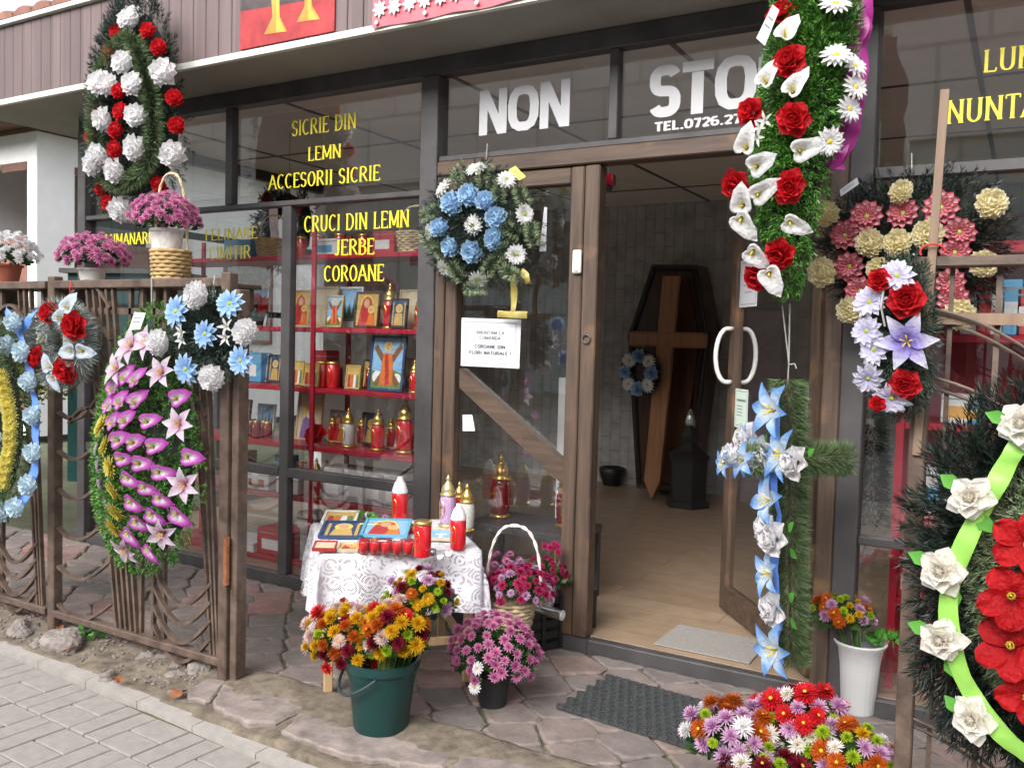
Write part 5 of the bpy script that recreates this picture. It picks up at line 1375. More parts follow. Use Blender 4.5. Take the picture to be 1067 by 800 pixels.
mb = MB(); st = c + np.array([.05, 0, .12]); tp = aty(577, 570, c[1]); mb.tube([st, (st + tp) / 2 + (.01, 0, 0), tp], .003, 5); o = mb.build('stem', 'stem_green', T); o.location = -T.location
for k in range(7): bloom('mini:azalea', T, tp + rng.normal(scale=(.022, .015, .012)), .02, (0, -1, .5))
a, b_ = atz(556, 633, CT + .025), atz(586, 641, CT + .025)
T = thing('foil_roll', 'silver roll of florist foil lying across the crate', 'roll', (a + b_) / 2)
d = unit(b_ - a); a2 = a - d * .1
mb = MB(); mb.tube([a2, b_], .024, 18); mb.tube([b_ + d * .0005, b_ + d * .004], .014, 14, 1)
o = mb.build('roll', ['foil_roll', 'paper'], T); o.location = -T.location

# cut flowers: heads on leafy stems
MIX = ['fuzzy:mum_peach', 'button:mum_green', 'fuzzy:mum_orange', 'mum:mum_dark', 'fuzzy:mum_gold', 'mum:mum_lilac', 'fuzzy:mum_dark', 'mini:mum_gold', 'fuzzy:white_warm', 'button:mum_green']
def bouquet(label, base, c, rx, ry, rz, keys, n, r, group, low=-.1, stems=16, leaves=260, tilt=(0, -.25, .35)):
    T = thing('flower_bouquet', label, 'bouquet', base, 0, group)
    c = np.array(c); base = np.array(base)
    mb = MB()
    for i in range(stems):
        d = rng.normal(size=2) * .35; mb.tube([base + (d[0] * .06, d[1] * .06, 0), (base + c) / 2 + (d[0] * rx * .6, d[1] * ry * .6, 0), c + (d[0] * rx, d[1] * ry, rz * .3)], .0028, 5)
    o = mb.build('stems', 'stem_green', T); o.location = -T.location
    leafblob('leaves', T, c - (0, 0, rz * .25), rx * .85, ry * .85, rz * .8, leaves, .05)
    cl = keys[0]
    for i in range(n):
        z = low + (1 - low) * (i + .5) / n; ph = i * 2.39996; s_ = math.sqrt(max(0, 1 - z * z))
        d = np.array([s_ * math.cos(ph), s_ * math.sin(ph), z])
        if i % 2 == 0 or rng.rand() < .45: cl = keys[rng.randint(len(keys))]
        f = .7 if cl.startswith('mini') else (.72 if cl.startswith('button') else 1.)
        bloom(cl, T, c + d * (rx, ry, rz) * rng.uniform(.82, 1.08), r * f * rng.uniform(.85, 1.15), tuple(d + tilt + rng.normal(scale=.18, size=3)))
    return T
# green bucket in front of the table
BK = np.array([*atz(397, 757, 0)[:2], 0.])
T = thing('bucket', 'dark green plastic bucket with a carrying handle on the paving before the table', 'bucket', BK)
mb = MB(); mb.lathe([(0, .0), (.098, .0), (.104, .012), (.128, .235), (.14, .238), (.142, .27), (.134, .272), (.126, .24), (.1, .012), (0, .010)], n=40)
o = mb.build('bucket', 'bucket_green', T, True); o.modifiers.new('edge', 'EDGE_SPLIT').split_angle = rad(35)
mb = MB(); pts = []
for t in np.linspace(0, 1, 24):
    a = rad(185 + 115 * t) ; rr = .15 + .012 * math.sin(math.pi * t); pts.append((rr * math.cos(a), rr * math.sin(a), .238 - .075 * math.sin(math.pi * t)))
mb.tube(pts, .006, 8); o = mb.build('handle', 'handle_dark', T, True)
BM = ['fuzzy:mum_peach', 'fuzzy:red', 'mum:mum_dark', 'button:mum_green', 'mum:mum_gold', 'mum:mum_lilac', 'mini:mum_gold', 'mum:mum_orange', 'mum:mum_peach', 'mum:mum_gold', 'mum:white_warm']
inB = BK + (0, 0, .1)
c = aty(372, 655, BK[1]); bouquet('mixed autumn chrysanthemums in the left half of the green bucket', inB + (-.03, 0, 0), c + (-.03, 0, -.045), .175, .15, .13, BM, 84, .034, 'bunches in the green bucket', -.5)
c = aty(412, 645, BK[1] - .02); bouquet('orange and bright red chrysanthemums in the right half of the green bucket', inB + (.03, -.02, 0), c + (.0, 0, -.05), .115, .12, .12, ['fuzzy:red', 'fuzzy:mum_orange', 'mum:mum_dark', 'button:mum_green', 'mum:mum_gold', 'mum:mum_gold', 'mum:mum_peach', 'mum:mum_orange'], 56, .033, 'bunches in the green bucket', -.5)
c = aty(440, 622, BK[1] + .12); bouquet('taller bunch with pink and yellow blooms behind, in the green bucket', inB + (.04, .03, 0), c, .13, .11, .10, ['mum:mum_lilac', 'mini:mum_gold', 'button:mum_green', 'fuzzy:mum_gold', 'mum:mum_dark', 'fuzzy:mum_orange'], 44, .029, 'bunches in the green bucket', -.3)
# white vase with a bunch
VZ = np.array([*atz(893, 741, .0)[:2], 0.])
T = thing('flower_vase', 'white ribbed plastic flower vase standing by the right window', 'vase', VZ)
mb = MB(); mb.lathe([(0, 0), (.062, 0), (.066, .01), (.078, .2), (.088, .27), (.103, .288), (.104, .296), (.098, .297), (.082, .27), (.07, .15), (0, .1)], n=72, rib=.012, nrib=24)
o = mb.build('vase', 'pot_grey_white', T, True)
c = aty(877, 640, VZ[1] - .03); VB = bouquet('bunch of pink, orange and cream chrysanthemums leaning left in the white vase', VZ + (0, 0, .13), c + (0, 0, .0), .115, .1, .075, ['mum:mum_lilac', 'fuzzy:mum_orange', 'button:mum_green', 'fuzzy:white_warm', 'mum:mum_lilac', 'mini:mum_gold', 'fuzzy:mum_orange'], 40, .028, None, -.1, 18, 200)
leafblob('fern_leaf', VB, aty(925, 668, VZ[1]), .07, .04, .025, 120, .035, 'leaf_bright')
# bucket of mixed flowers at the bottom edge
B2 = np.array([-.78, -.98, 0.]); B2[:2] = atz(822, 830, .12)[:2]
T = thing('bucket', 'grey plastic bucket under the mixed bouquets at the front of the doorway', 'bucket', B2)
mb = MB(); mb.lathe([(0, .0), (.1, .0), (.125, .22), (.135, .222), (.135, .245), (.128, .246), (.12, .2), (0, .19)], n=40); mb.build('bucket', 'pot_black', T, True)
M2 = ['mum:mum_lilac', 'button:mum_green', 'fuzzy:mum_dark', 'mum:white_warm', 'mum:mum_lilac', 'fuzzy:mum_orange', 'fuzzy:mum_dark', 'mini:white', 'button:mum_green', 'mini:mum_gold']
for lab, px, py, dy, rx, rz, ks, n in (
        ('lilac and white chrysanthemums at the front left of the mixed display', 762, 758, -.05, .14, .10, ['mum:mum_lilac', 'mum:mum_lilac', 'mum:white', 'button:mum_green', 'mum:mum_lilac', 'fuzzy:mum_orange'], 42),
        ('red, cream and lilac chrysanthemums in the middle of the mixed display', 836, 745, .04, .135, .11, ['fuzzy:red', 'mum:mum_dark', 'mum:white_warm', 'mum:mum_lilac', 'button:mum_green', 'mum:mum_lilac', 'button:mum_green', 'fuzzy:red', 'mum:white_warm'], 46),
        ('green and orange chrysanthemums spilling over the right of the mixed display', 885, 780, -.02, .125, .10, ['button:mum_green', 'fuzzy:mum_orange', 'mum:mum_lilac', 'mum:white_warm', 'button:mum_green', 'mum:mum_lilac', 'mini:mum_gold'], 42),
        ('green button and lilac chrysanthemums at the very front of the mixed display', 800, 806, -.14, .14, .09, ['button:mum_green', 'mum:mum_lilac', 'fuzzy:mum_dark', 'mini:mum_gold', 'mum:white_warm', 'button:mum_green'], 42)):
    c = aty(px, py, B2[1] + dy); bouquet(lab, B2 + ((c[0] - B2[0]) * .25, dy * .3, .2), c + (0, 0, -.03), rx, rx * .85, rz, ks, n, .034, 'bunches in the mixed display', -.2)
q = np.array([*atz(915, 715, .0)[:2], 0.]) + (.02, .05, 0)
T = thing('flower_pot', 'small red plastic pot half hidden behind the white vase', 'pot', q)
P('pot_red', (.4, .03, .03), .4); pot(T, q, .05, .065, .12, 'pot_red')

# doormats
q = [np.array(atz(*p, .0)[:2]) for p in ((582, 746), (632, 701), (775, 745), (742, 790))]
cx_, cy_ = np.mean(q, axis=0); ux = unit(np.append((q[3] - q[0]) + (q[2] - q[1]), 0)); a_ = math.atan2(ux[1], ux[0])
T = thing('doormat', 'dark grey rubber ring doormat lying on the paving before the threshold', 'doormat', (cx_ + .03, cy_, .006), a_)
mb = MB(); LX = .70; LY = .44
nx, ny = 17, 11
for j in range(ny):
    for i in range(nx):
        x = -LX / 2 + (i + .5 + .25 * (j % 2 * 2 - 1)) * LX / nx; y = -LY / 2 + (j + .5) * LY / ny
        al = (i + j) % 2
        rx_, ry_ = (.024, .0165) if True else (.0115, .0165)
        v = []
        for r_, z in ((1, 0), (.96, .013), (.58, .013), (.52, .004)): v += [(x + r_ * rx_ * math.cos(t), y + r_ * ry_ * math.sin(t), z) for t in np.linspace(0, 2 * math.pi, 8, endpoint=False)]
        mb.add(v, [(k * 8 + t, k * 8 + (t + 1) % 8, (k + 1) * 8 + (t + 1) % 8, (k + 1) * 8 + t) for k in range(3) for t in range(8)])
mb.box((-LX / 2 + .005, -LY / 2 + .005, .0005), (LX / 2 - .005, LY / 2 - .005, .004))
mb.build('mat', 'rubber_grey', T)
q = [np.array(atz(*p, .075)[:2]) for p in ((668, 676), (697, 652), (797, 668), (768, 696))]
T = thing('doormat', 'flat grey carpet mat lying inside on the wooden floor', 'doormat', (q[0][0], q[0][1], .0705))
mb = MB(); x0, y0 = -1.46, .07
mb.box((-1.45, .075, .0725), (-1.0, .42, .079), 0, .002); o = mb.build('mat', 'mat_grey', T); o.location = -T.location

# ------------------------------------------------------------------ grave lights and pictures: one of each kind, then copies
P('gold', (.62, .42, .12), .28, metal=.85, var=.2, scale=30)
P('gold_pale', (.66, .55, .28), .35, metal=.7, var=.15, scale=30)
P('red_glass', (.56, .01, .018), .15, var=.1, coat=.6)
P('dark_red_glass', (.2, .004, .012), .15, var=.1, coat=.6)
P('purple_glass', (.46, .3, .5), .15, var=.4, scale=50, coat=.6)
P('clear_glass', (.5, .5, .46), .12, var=.35, scale=40, coat=.6)
GLASS('clear_film', (.98, .97, .97), 1.35, .08)
P('white_lid', (.78, .77, .75), .4, var=.05)
P('wax_white', (.74, .72, .68), .5, var=.06)
P('silver_tin', (.5, .5, .5), .25, metal=.8, var=.2)
def lantern(body, lid, label):
    """tall grave light: foot, glass, shouldered lid with a spire; height 1"""
    T = thing('grave_lantern', label, 'grave candle')
    mb = MB(); mb.lathe([(0, 0), (.17, 0), (.17, .04), (.14, .06)], n=18); mb.build('foot', lid, T, True)
    mb = MB(); mb.lathe([(.135, .055), (.15, .1), (.165, .3), (.165, .45), (.14, .58), (.13, .6)], n=18); mb.build('glass', body, T, True)
    mb = MB(); mb.lathe([(.15, .595), (.155, .63), (.12, .66), (.135, .7), (.1, .78), (.055, .85), (.03, .88), (.05, .92), (.02, .97), (0, 1.)], n=18); mb.build('lid', lid, T, True)
    mb = MB(); mb.box((-.012, -.176, .2), (.012, -.166, .5)); mb.box((-.05, -.175, .38), (.05, -.1655, .41))
    mb.tube([(.09 * math.cos(a), -.165 + .02 * abs(math.cos(a)), .34 + .16 * math.sin(a)) for a in np.linspace(-1.3, 1.3, 10)], .01, 5); mb.build('cross', 'gold', T)
    return T
def candle(body, lid, label, cone=True):
    T = thing('grave_candle', label, 'grave candle')
    mb = MB(); mb.lathe([(0, 0), (.17, 0), (.175, .02), (.175, .62), (.16, .64)], n=20); mb.build('glass', body, T, True)
    mb = MB()
    if cone: mb.lathe([(.17, .635), (.178, .66), (.165, .72), (.12, .86), (.06, .94), (.05, 1.), (0, 1.)], n=20)
    else: mb.lathe([(.178, .635), (.185, .65), (.185, .7), (.15, .72), (0, .73)], n=20)
    mb.build('lid', lid, T, True)
    mb = MB(); mb.box((-.012, -.184, .12), (.012, -.176, .5)); mb.box((-.05, -.183, .36), (.05, -.1755, .39))
    mb.tube([(.02 + .09 * math.cos(a), -.17 + .02 * abs(math.cos(a)), .32 + .2 * math.sin(a)) for a in np.linspace(-1.3, 1.3, 10)], .01, 5); mb.build('cross', 'gold', T)
    return T
PROTO = {}
def put_light(kind, p, h, label, group, rz=0.):
    mk = {'lr': lambda l: lantern('red_glass', 'gold', l), 'ld': lambda l: lantern('dark_red_glass', 'gold', l), 'lp': lambda l: lantern('purple_glass', 'gold_pale', l), 'lc': lambda l: lantern('clear_glass', 'gold', l),
          'cw': lambda l: candle('red_glass', 'white_lid', l), 'cg': lambda l: candle('red_glass', 'gold', l, False), 'cd': lambda l: candle('dark_red_glass', 'gold', l, False)}
    if kind not in PROTO:
        T = mk[kind](label); PROTO[kind] = T; T.location = tuple(map(float, p)); T.rotation_euler = (0, 0, rz); T.scale = (h,) * 3; T['group'] = group
        return T
    return dup(PROTO[kind], p, rz, label, group, h)
COLS = {'sky': (.22, .42, .62), 'navy': (.03, .06, .14), 'ochre': (.5, .34, .1), 'orange_robe': (.6, .16, .03), 'red_robe': (.4, .03, .03), 'skin': (.52, .32, .2), 'brown_wood': (.2, .09, .03), 'green_hill': (.12, .22, .08), 'halo': (.7, .52, .1), 'sand': (.55, .47, .33), 'black': (.02, .02, .02), 'white': (.75, .74, .7), 'fir': (.05, .09, .06), 'cyan': (.1, .35, .5), 'purple': (.2, .12, .3)}
for k_, v_ in COLS.items(): P('paint_' + k_, v_, .35, var=.12, scale=40)
def disc(mb, cx, cz, rx, rz, y, mi, n=16): mb.add([(cx + rx * math.cos(a), y, cz + rz * math.sin(a)) for a in np.linspace(0, 2 * math.pi, n, endpoint=False)], [tuple(range(n))], mi)
def picture(W, H, label, kind, frame='wood_coffin', border=.06):
    """framed picture standing on its lower edge, facing -Y"""
    T = thing('framed_picture', label, 'picture'); fb = border * W
    mb = MB()
    for a, b in (((-W / 2, 0), (W / 2, fb)), ((-W / 2, H - fb), (W / 2, H)), ((-W / 2, fb), (-W / 2 + fb, H - fb)), ((W / 2 - fb, fb), (W / 2, H - fb))): mb.box((a[0], -.006, a[1]), (b[0], .008, b[1]))
    mb.build('frame', frame, T)
    mats = ['paint_' + k for k in ('sky', 'ochre', 'halo', 'red_robe', 'skin', 'brown_wood', 'green_hill', 'orange_robe', 'sand', 'fir', 'navy', 'white', 'purple')]
    mb = MB(); x0, x1, z0, z1 = -W / 2 + fb, W / 2 - fb, fb, H - fb; w_, h_ = x1 - x0, z1 - z0
    def R(a, b, c, d, y, mi): mb.add([(x0 + a * w_, y, z0 + b * h_), (x0 + c * w_, y, z0 + b * h_), (x0 + c * w_, y, z0 + d * h_), (x0 + a * w_, y, z0 + d * h_)], [(0, 1, 2, 3)], mi)
    def PL(pts, y, mi): mb.add([(x0 + a * w_, y, z0 + b * h_) for a, b in pts], [tuple(range(len(pts)))], mi)
    def D(a, b, r, y, mi, rz=None): disc(mb, x0 + a * w_, z0 + b * h_, r * w_, (rz or r) * w_, y, mi)
    if kind == 'saint_cross':
        R(0, 0, 1, 1, -.0005, 0); PL([(0, 0), (1, 0), (1, .3), (.7, .38), (.3, .28), (0, .36)], -.001, 6); D(.2, .22, .16, -.0013, 11); D(.85, .2, .14, -.0013, 11)
        PL([(.02, .8), (.12, .88), (.95, .12), (.84, .03)], -.0016, 5); PL([(.98, .82), (.88, .9), (.1, .1), (.2, .02)], -.0019, 5)
        D(.5, .84, .14, -.0022, 2); PL([(.36, .7), (.64, .7), (.7, .4), (.72, .06), (.3, .06), (.32, .4)], -.0025, 7); PL([(.4, .66), (.5, .7), (.62, .1), (.5, .06)], -.0028, 3); D(.5, .83, .075, -.0031, 4, .1)
    elif kind in ('mother', 'mother_blue'):
        R(0, 0, 1, 1, -.0005, 1 if kind == 'mother' else 0); D(.46, .7, .3, -.001, 2); PL([(.1, 0), (.9, 0), (.82, .4), (.66, .82), (.46, .92), (.26, .8), (.16, .4)], -.0014, 3); D(.46, .7, .14, -.0018, 4, .17)
        D(.68, .5, .15, -.0021, 2); D(.68, .5, .09, -.0024, 4); PL([(.5, .02), (.88, .02), (.8, .36), (.6, .38)], -.0022, 7)
    elif kind == 'group':
        R(0, 0, 1, 1, -.0005, 1); R(0, 0, 1, .3, -.001, 8)
        for i, x in enumerate((.2, .42, .64, .84)): PL([(x - .12, .02), (x + .12, .02), (x + .07, .62), (x - .07, .62)], -.0013 - .0002 * i, (3, 7, 11, 6)[i]); D(x, .7, .1, -.0022, 2); D(x, .7, .06, -.0025, 4)
    elif kind == 'bearded':
        R(0, 0, 1, 1, -.0005, 8); D(.5, .66, .3, -.001, 2); PL([(.12, 0), (.88, 0), (.78, .42), (.6, .5), (.4, .5), (.22, .42)], -.0014, 12); D(.5, .66, .15, -.0018, 4, .2); D(.5, .54, .12, -.0021, 11, .13)
    elif kind == 'landscape':
        R(0, 0, 1, 1, -.0005, 0); R(0, 0, 1, .35, -.001, 6)
        for i, (x, hh) in enumerate(((.1, .6), (.28, .75), (.5, .65), (.72, .8), (.9, .6))): PL([(x - .12, .2), (x + .12, .2), (x, hh)], -.0013 - .0002 * i, 9)
        R(0, 0, 1, .12, -.0025, 11)
    elif kind == 'icon_dark':
        R(0, 0, 1, 1, -.0005, 10); D(.5, .68, .24, -.001, 2); PL([(.2, .06), (.8, .06), (.72, .5), (.28, .5)], -.0014, 1); D(.5, .68, .13, -.0018, 4, .16); R(.08, .06, .16, .9, -.0016, 1); R(.84, .06, .92, .9, -.0016, 1)
    elif kind == 'plain':
        R(0, 0, 1, 1, -.0005, 8)
    elif kind == 'photo_cross':
        R(0, 0, 1, 1, -.0005, 0); R(.42, .1, .58, .6, -.001, 11); R(.25, .42, .75, .52, -.0014, 11); R(0, 0, 1, .12, -.0012, 12)
    mb.build('print', mats, T)
    return T
def lie(T, p, rz, tilt=0.):                                   # lay a picture on its back
    T.location = tuple(map(float, p)); T.rotation_euler = (rad(-90) + tilt, 0, rz); return T

# ------------------------------------------------------------------ the little table with its lace cloth
TZ = .585
A_, B_ = np.array([-2.44, -1.10]), np.array([-1.99, -.63]); ux = (B_ - A_) / np.linalg.norm(B_ - A_); uy = np.array([-ux[1], ux[0]]); TL = np.linalg.norm(B_ - A_); TD = .62
tcx = A_ + ux * TL / 2 + uy * TD / 2; ta = math.atan2(ux[1], ux[0])
T = thing('side_table', 'low wooden table standing under the white lace cloth', 'table', (tcx[0], tcx[1], 0), ta)
mb = MB(); mb.box((-TL / 2, -TD / 2, TZ - .022), (TL / 2, TD / 2, TZ - .002), 0, .004); mb.build('tabletop', 'wood_pale', T)
for sx in (-1, 1):
    for sy in (-1, 1):
        mb = MB(); mb.box((sx * (TL / 2 - .03) - .018, sy * (TD / 2 - .03) - .018, 0), (sx * (TL / 2 - .03) + .018, sy * (TD / 2 - .03) + .018, TZ - .0225), 0, .003); mb.build('leg', 'wood_pale', T)
for sx in (-1, 1): mb = MB(); mb.box((sx * (TL / 2 - .03) - .012, -TD / 2 + .05, .14), (sx * (TL / 2 - .03) + .012, TD / 2 - .05, .17)); mb.build('stretcher', 'wood_pale', T)
mb = MB(); mb.box((-TL / 2 + .05, -TD / 2 + .02, .17), (TL / 2 - .05, -TD / 2 + .042, .2)); mb.build('stretcher', 'wood_pale', T)
def lace():
    m, n, b = newmat('lace')
    tc = n.nodes.new('ShaderNodeTexCoord'); mp = n.nodes.new('ShaderNodeMapping'); n.links.new(tc.outputs['UV'], mp.inputs[0])
    # medallions: rings and petals round each cell's middle, a mesh of fine holes between
    vo = n.nodes.new('ShaderNodeTexVoronoi'); vo.inputs['Scale'].default_value = 13; vo.inputs['Randomness'].default_value = .35; n.links.new(mp.outputs[0], vo.inputs['Vector'])
    w1 = n.nodes.new('ShaderNodeMath'); w1.operation = 'MULTIPLY'; w1.inputs[1].default_value = 34; n.links.new(vo.outputs['Distance'], w1.inputs[0])
    w2 = n.nodes.new('ShaderNodeMath'); w2.operation = 'SINE'; n.links.new(w1.outputs[0], w2.inputs[0])
    nz = n.nodes.new('ShaderNodeTexWave'); nz.wave_type = 'RINGS'; nz.inputs['Scale'].default_value = 6; nz.inputs['Distortion'].default_value = 9; nz.inputs['Detail'].default_value = 1; nz.inputs['Detail Scale'].default_value = 3; n.links.new(mp.outputs[0], nz.inputs['Vector'])
    g1 = n.nodes.new('ShaderNodeMath'); g1.operation = 'GREATER_THAN'; g1.inputs[1].default_value = .35; n.links.new(w2.outputs[0], g1.inputs[0])
    g2 = n.nodes.new('ShaderNodeMath'); g2.operation = 'GREATER_THAN'; g2.inputs[1].default_value = .74; n.links.new(nz.outputs['Fac'], g2.inputs[0])
    ck = n.nodes.new('ShaderNodeTexChecker'); ck.inputs['Scale'].default_value = 210; n.links.new(mp.outputs[0], ck.inputs['Vector'])
    m1 = n.nodes.new('ShaderNodeMath'); m1.operation = 'MAXIMUM'; n.links.new(g1.outputs[0], m1.inputs[0]); n.links.new(g2.outputs[0], m1.inputs[1])
    m2 = n.nodes.new('ShaderNodeMath'); m2.operation = 'MAXIMUM'; n.links.new(m1.outputs[0], m2.inputs[0]); n.links.new(ck.outputs['Fac'], m2.inputs[1])
    tr = n.nodes.new('ShaderNodeBsdfTransparent'); mx = n.nodes.new('ShaderNodeMixShader')
    b.inputs['Base Color'].default_value = (.70, .69, .74, 1); b.inputs['Roughness'].default_value = .8
    m4 = n.nodes.new('ShaderNodeMath'); m4.operation = 'MAXIMUM'; m4.inputs[1].default_value = .1; n.links.new(m2.outputs[0], m4.inputs[0])
    n.links.new(m4.outputs[0], mx.inputs[0]); n.links.new(tr.outputs[0], mx.inputs[1]); n.links.new(b.outputs[0], mx.inputs[2])
    n.links.new(mx.outputs[0], n.nodes['Material Output'].inputs['Surface'])
lace()
def cloth():
    N = 61; drop = .27; vs, uv = [], []
    ex, ey = TL / 2 + .012, TD / 2 + .012; SX, SY = ex + drop, ey + drop
    for j in range(N):
        for i in range(N):
            u, v = (i / (N - 1) * 2 - 1) * SX, (j / (N - 1) * 2 - 1) * SY
            ox, oy = max(0, abs(u) - ex), max(0, abs(v) - ey); dr = math.hypot(ox, oy)
            x = math.copysign(min(abs(u), ex), u); y = math.copysign(min(abs(v), ey), v)
            fold = .022 * math.sin((u if oy > ox else v) * 26) * min(1, dr / .15)
            fl = .10 * dr + fold
            if dr > 0: x += (u - x) / dr * fl; y += (v - y) / dr * fl
            z = TZ + .002 - dr * .97
            vs.append((x, y, max(z, TZ - .36))); uv.append((u, v))
    mb = MB(); mb.add(vs, [(j * N + i, j * N + i + 1, (j + 1) * N + i + 1, (j + 1) * N + i) for j in range(N - 1) for i in range(N - 1)])
    me = mb.mesh('tablecloth', 'lace', True); l = me.uv_layers.new(name='uv')
    for p in me.polygons:
        for li in p.loop_indices: l.data[li].uv = uv[me.loops[li].vertex_index]
    o = bpy.data.objects.new('tablecloth', me); COL.objects.link(o); o.location = (tcx[0], tcx[1], 0); o.rotation_euler = (0, 0, ta)
    tag(o, 'white lace tablecloth hanging over the low wooden table', 'tablecloth')
cloth()
TT = TZ + .0035
def on_t(px, py): q = atz(px, py, TT); return np.array([q[0], q[1], TT])
g = 'grave lights on the lace covered table'
for k, px, py, hpx, lab in (('cw', 416, 543, 47, 'red grave candle with a white lid at the back of the table'), ('cw', 477, 571, 47, 'red grave candle with a white lid at the right front corner of the table'),
                            ('lp', 466, 548, 54, 'violet glass grave lantern with a pale gold lid, farthest left in its cluster'), ('lr', 478, 543, 42, 'red lantern with gold lid between the violet and the clear lantern'),
                            ('lc', 486, 553, 50, 'clear glass grave lantern with a gold lid at the table corner'), ('cg', 440, 579, 38, 'slim red grave candle with a flat gold lid beside the candle pack')):
    q = on_t(px, py); put_light(k, q, px2m(hpx, q) / (.73 if k == 'cg' else 1), lab, g, -.3)
q = on_t(402, 576)
T = thing('candle_pack', 'clear wrapped pack of short red candles at the front of the table', 'candle pack', q, ta - rad(14))
s_ = px2m(58, q) / 5
for j in range(2):
    for i in range(5): mb = MB(); mb.lathe([(0, 0), (s_ * .45, 0), (s_ * .46, s_ * .95), (s_ * .4, s_ * 1.05), (0, s_ * 1.05)], ((i - 2) * s_, j * s_, 0), 14); mb.build('candle', 'red_glass', T, True)
mb = MB(); mb.box((-s_ * 2.55, -s_ * .52, .0005), (s_ * 2.55, s_ * 1.52, s_ * 1.12), 0, .004); mb.build('wrapper', 'clear_film', T)
mb = MB(); mb.box((-s_ * .7, -.3 * s_, s_ * 1.125), (.1 * s_, .1 * s_, s_ * 1.135)); mb.box((s_ * .5, .2 * s_, s_ * 1.125), (1.2 * s_, .6 * s_, s_ * 1.135)); mb.build('sticker', 'paper', T)
lay = [('icon_dark', 354, 562, 46, 34, 'dark bordered icon lying on the left of the table', 'paint_navy'), ('mother_blue', 399, 562, 50, 40, 'icon of a mother and child on blue lying in the middle of the table', 'paint_cyan'),
       ('plain', 337, 577, 24, 15, 'small cream picture in a red frame lying at the left front corner of the table', 'paint_red_robe'), ('mother', 362, 576, 22, 14, 'small brown icon lying beside the cream picture', 'paint_sand'),
       ('photo_cross', 458, 565, 28, 22, 'small blue picture with a white cross lying near the right lanterns', 'paint_sand'), ('group', 352, 549, 36, 14, 'pale pink icon lying at the back left of the table', 'paint_white'), ('mother', 428, 556, 22, 18, 'small red framed icon at the back middle of the table', 'paint_red_robe')]
for i, (kd, px, py, wp, hp, lab, fr) in enumerate(lay):
    q = on_t(px, py); W_ = px2m(wp, q) * 1.0
    T = picture(W_, W_ * 1.0 if kd not in ('plain', 'mother') else W_ * .9, lab, kd, fr)
    d = CAM - q; rz = math.atan2(d[0], -d[1]) * .8
    lie(T, q + (0, 0, .01 + .004 * (i % 3)), rz, rad(9))
q = on_t(386, 553); T = thing('price_tag', 'yellow card tag with a dark window lying on the back pictures', 'tag', q + (0, 0, .035), .5)
mb = MB(); mb.box((-.045, -.03, 0), (.045, .03, .003)); mb.build('card', 'tag_yellow', T); mb = MB(); mb.box((-.018, -.012, .0032), (.018, .012, .0045)); mb.build('window', 'black_ink', T)
for i, (px, py, r_, m_, lab) in enumerate(((450, 578, .018, 'silver_tin', 'small silver tin light in front of the blue picture'), (468, 580, .015, 'wax_white', 'small white tea light by the right corner candle'), (459, 583, .014, 'wax_white', 'white tea light between tin and front edge of the table'))):
    q = on_t(px, py); T = thing('tea_light', lab, 'tea light', q, 0, 'small lights on the lace covered table'); mb = MB(); mb.lathe([(0, 0), (r_, 0), (r_ * 1.05, r_ * 1.3), (r_ * .8, r_ * 1.35), (r_ * .75, r_ * 1.1), (0, r_ * 1.1)], n=16); mb.build('cup', m_, T, True); mb = MB(); mb.tube([(0, 0, r_ * 1.1), (0, 0, r_ * 1.6)], .001, 4); mb.build('wick', 'black_ink', T)
q = on_t(378, 543); T = thing('cut_greens', 'small sprig of pale greenery lying at the back of the table', 'sprig', q); leafblob('leaf', T, q + (0, 0, .02), .07, .03, .02, 60, .03, 'leaf_bright'); bloom('mini:white', T, q + (.03, 0, .035), .018, (0, -1, .6)); bloom('mini:mum_lilac', T, q + (.12, .02, .03), .018, (0, -1, .6))
# ------------------------------------------------------------------ notices, posters
def notice(name, pxs, Y, label, rows, mat='paper', border=True, heavy=(), cat='notice'):
    q = [np.array(aty(*p, Y)) for p in pxs]                   # bl, br, tr, tl
    T = thing(name, label, cat, (q[0] + q[1]) / 2, 0)
    L = lambda v: v - np.array(T.location)
    f = lambda u, t, e=0.: L((q[0] * (1 - u) + q[1] * u) * (1 - t) + (q[3] * (1 - u) + q[2] * u) * t + np.array([0, -e, 0]))
    mb = MB(); mb.add([f(0, 0), f(1, 0), f(1, 1), f(0, 1), f(0, 0, -.0012), f(1, 0, -.0012), f(1, 1, -.0012), f(0, 1, -.0012)], [(0, 1, 2, 3), (7, 6, 5, 4), (0, 4, 5, 1), (1, 5, 6, 2), (2, 6, 7, 3), (3, 7, 4, 0)]); mb.build('sheet', mat, T)
    if border:
        mb = MB(); a = .07; n = 24
        for i in range(n):
            for (u0, t0, u1, t1) in ((a + (1 - 2 * a) * i / n, a, a + (1 - 2 * a) * (i + .6) / n, a + .018), (a + (1 - 2 * a) * i / n, 1 - a - .018, a + (1 - 2 * a) * (i + .6) / n, 1 - a), (a, a + (1 - 2 * a) * i / n, a + .014, a + (1 - 2 * a) * (i + .6) / n), (1 - a - .014, a + (1 - 2 * a) * i / n, 1 - a, a + (1 - 2 * a) * (i + .6) / n)):
                mb.add([f(u0, t0, .0006), f(u1, t0, .0006), f(u1, t1, .0006), f(u0, t1, .0006)], [(0, 1, 2, 3)])
        mb.build('border', 'grey_ink', T)
    mb = MB(); H = np.linalg.norm(q[3] - q[0]); W = np.linalg.norm(q[1] - q[0])
    for txt, u0, u1, t0, t1, st in rows:
        o = f(u0, t0, .0008); ux_ = unit(f(1, t0) - f(0, t0)); uz_ = unit(f(u0, 1) - f(u0, 0))
        text_mb(mb, txt, o, ux_, uz_, (u1 - u0) * W, (t1 - t0) * H, st, 0, (0, -1, 0), .00005)
    if rows: mb.build('writing', 'black_ink', T)
    return T
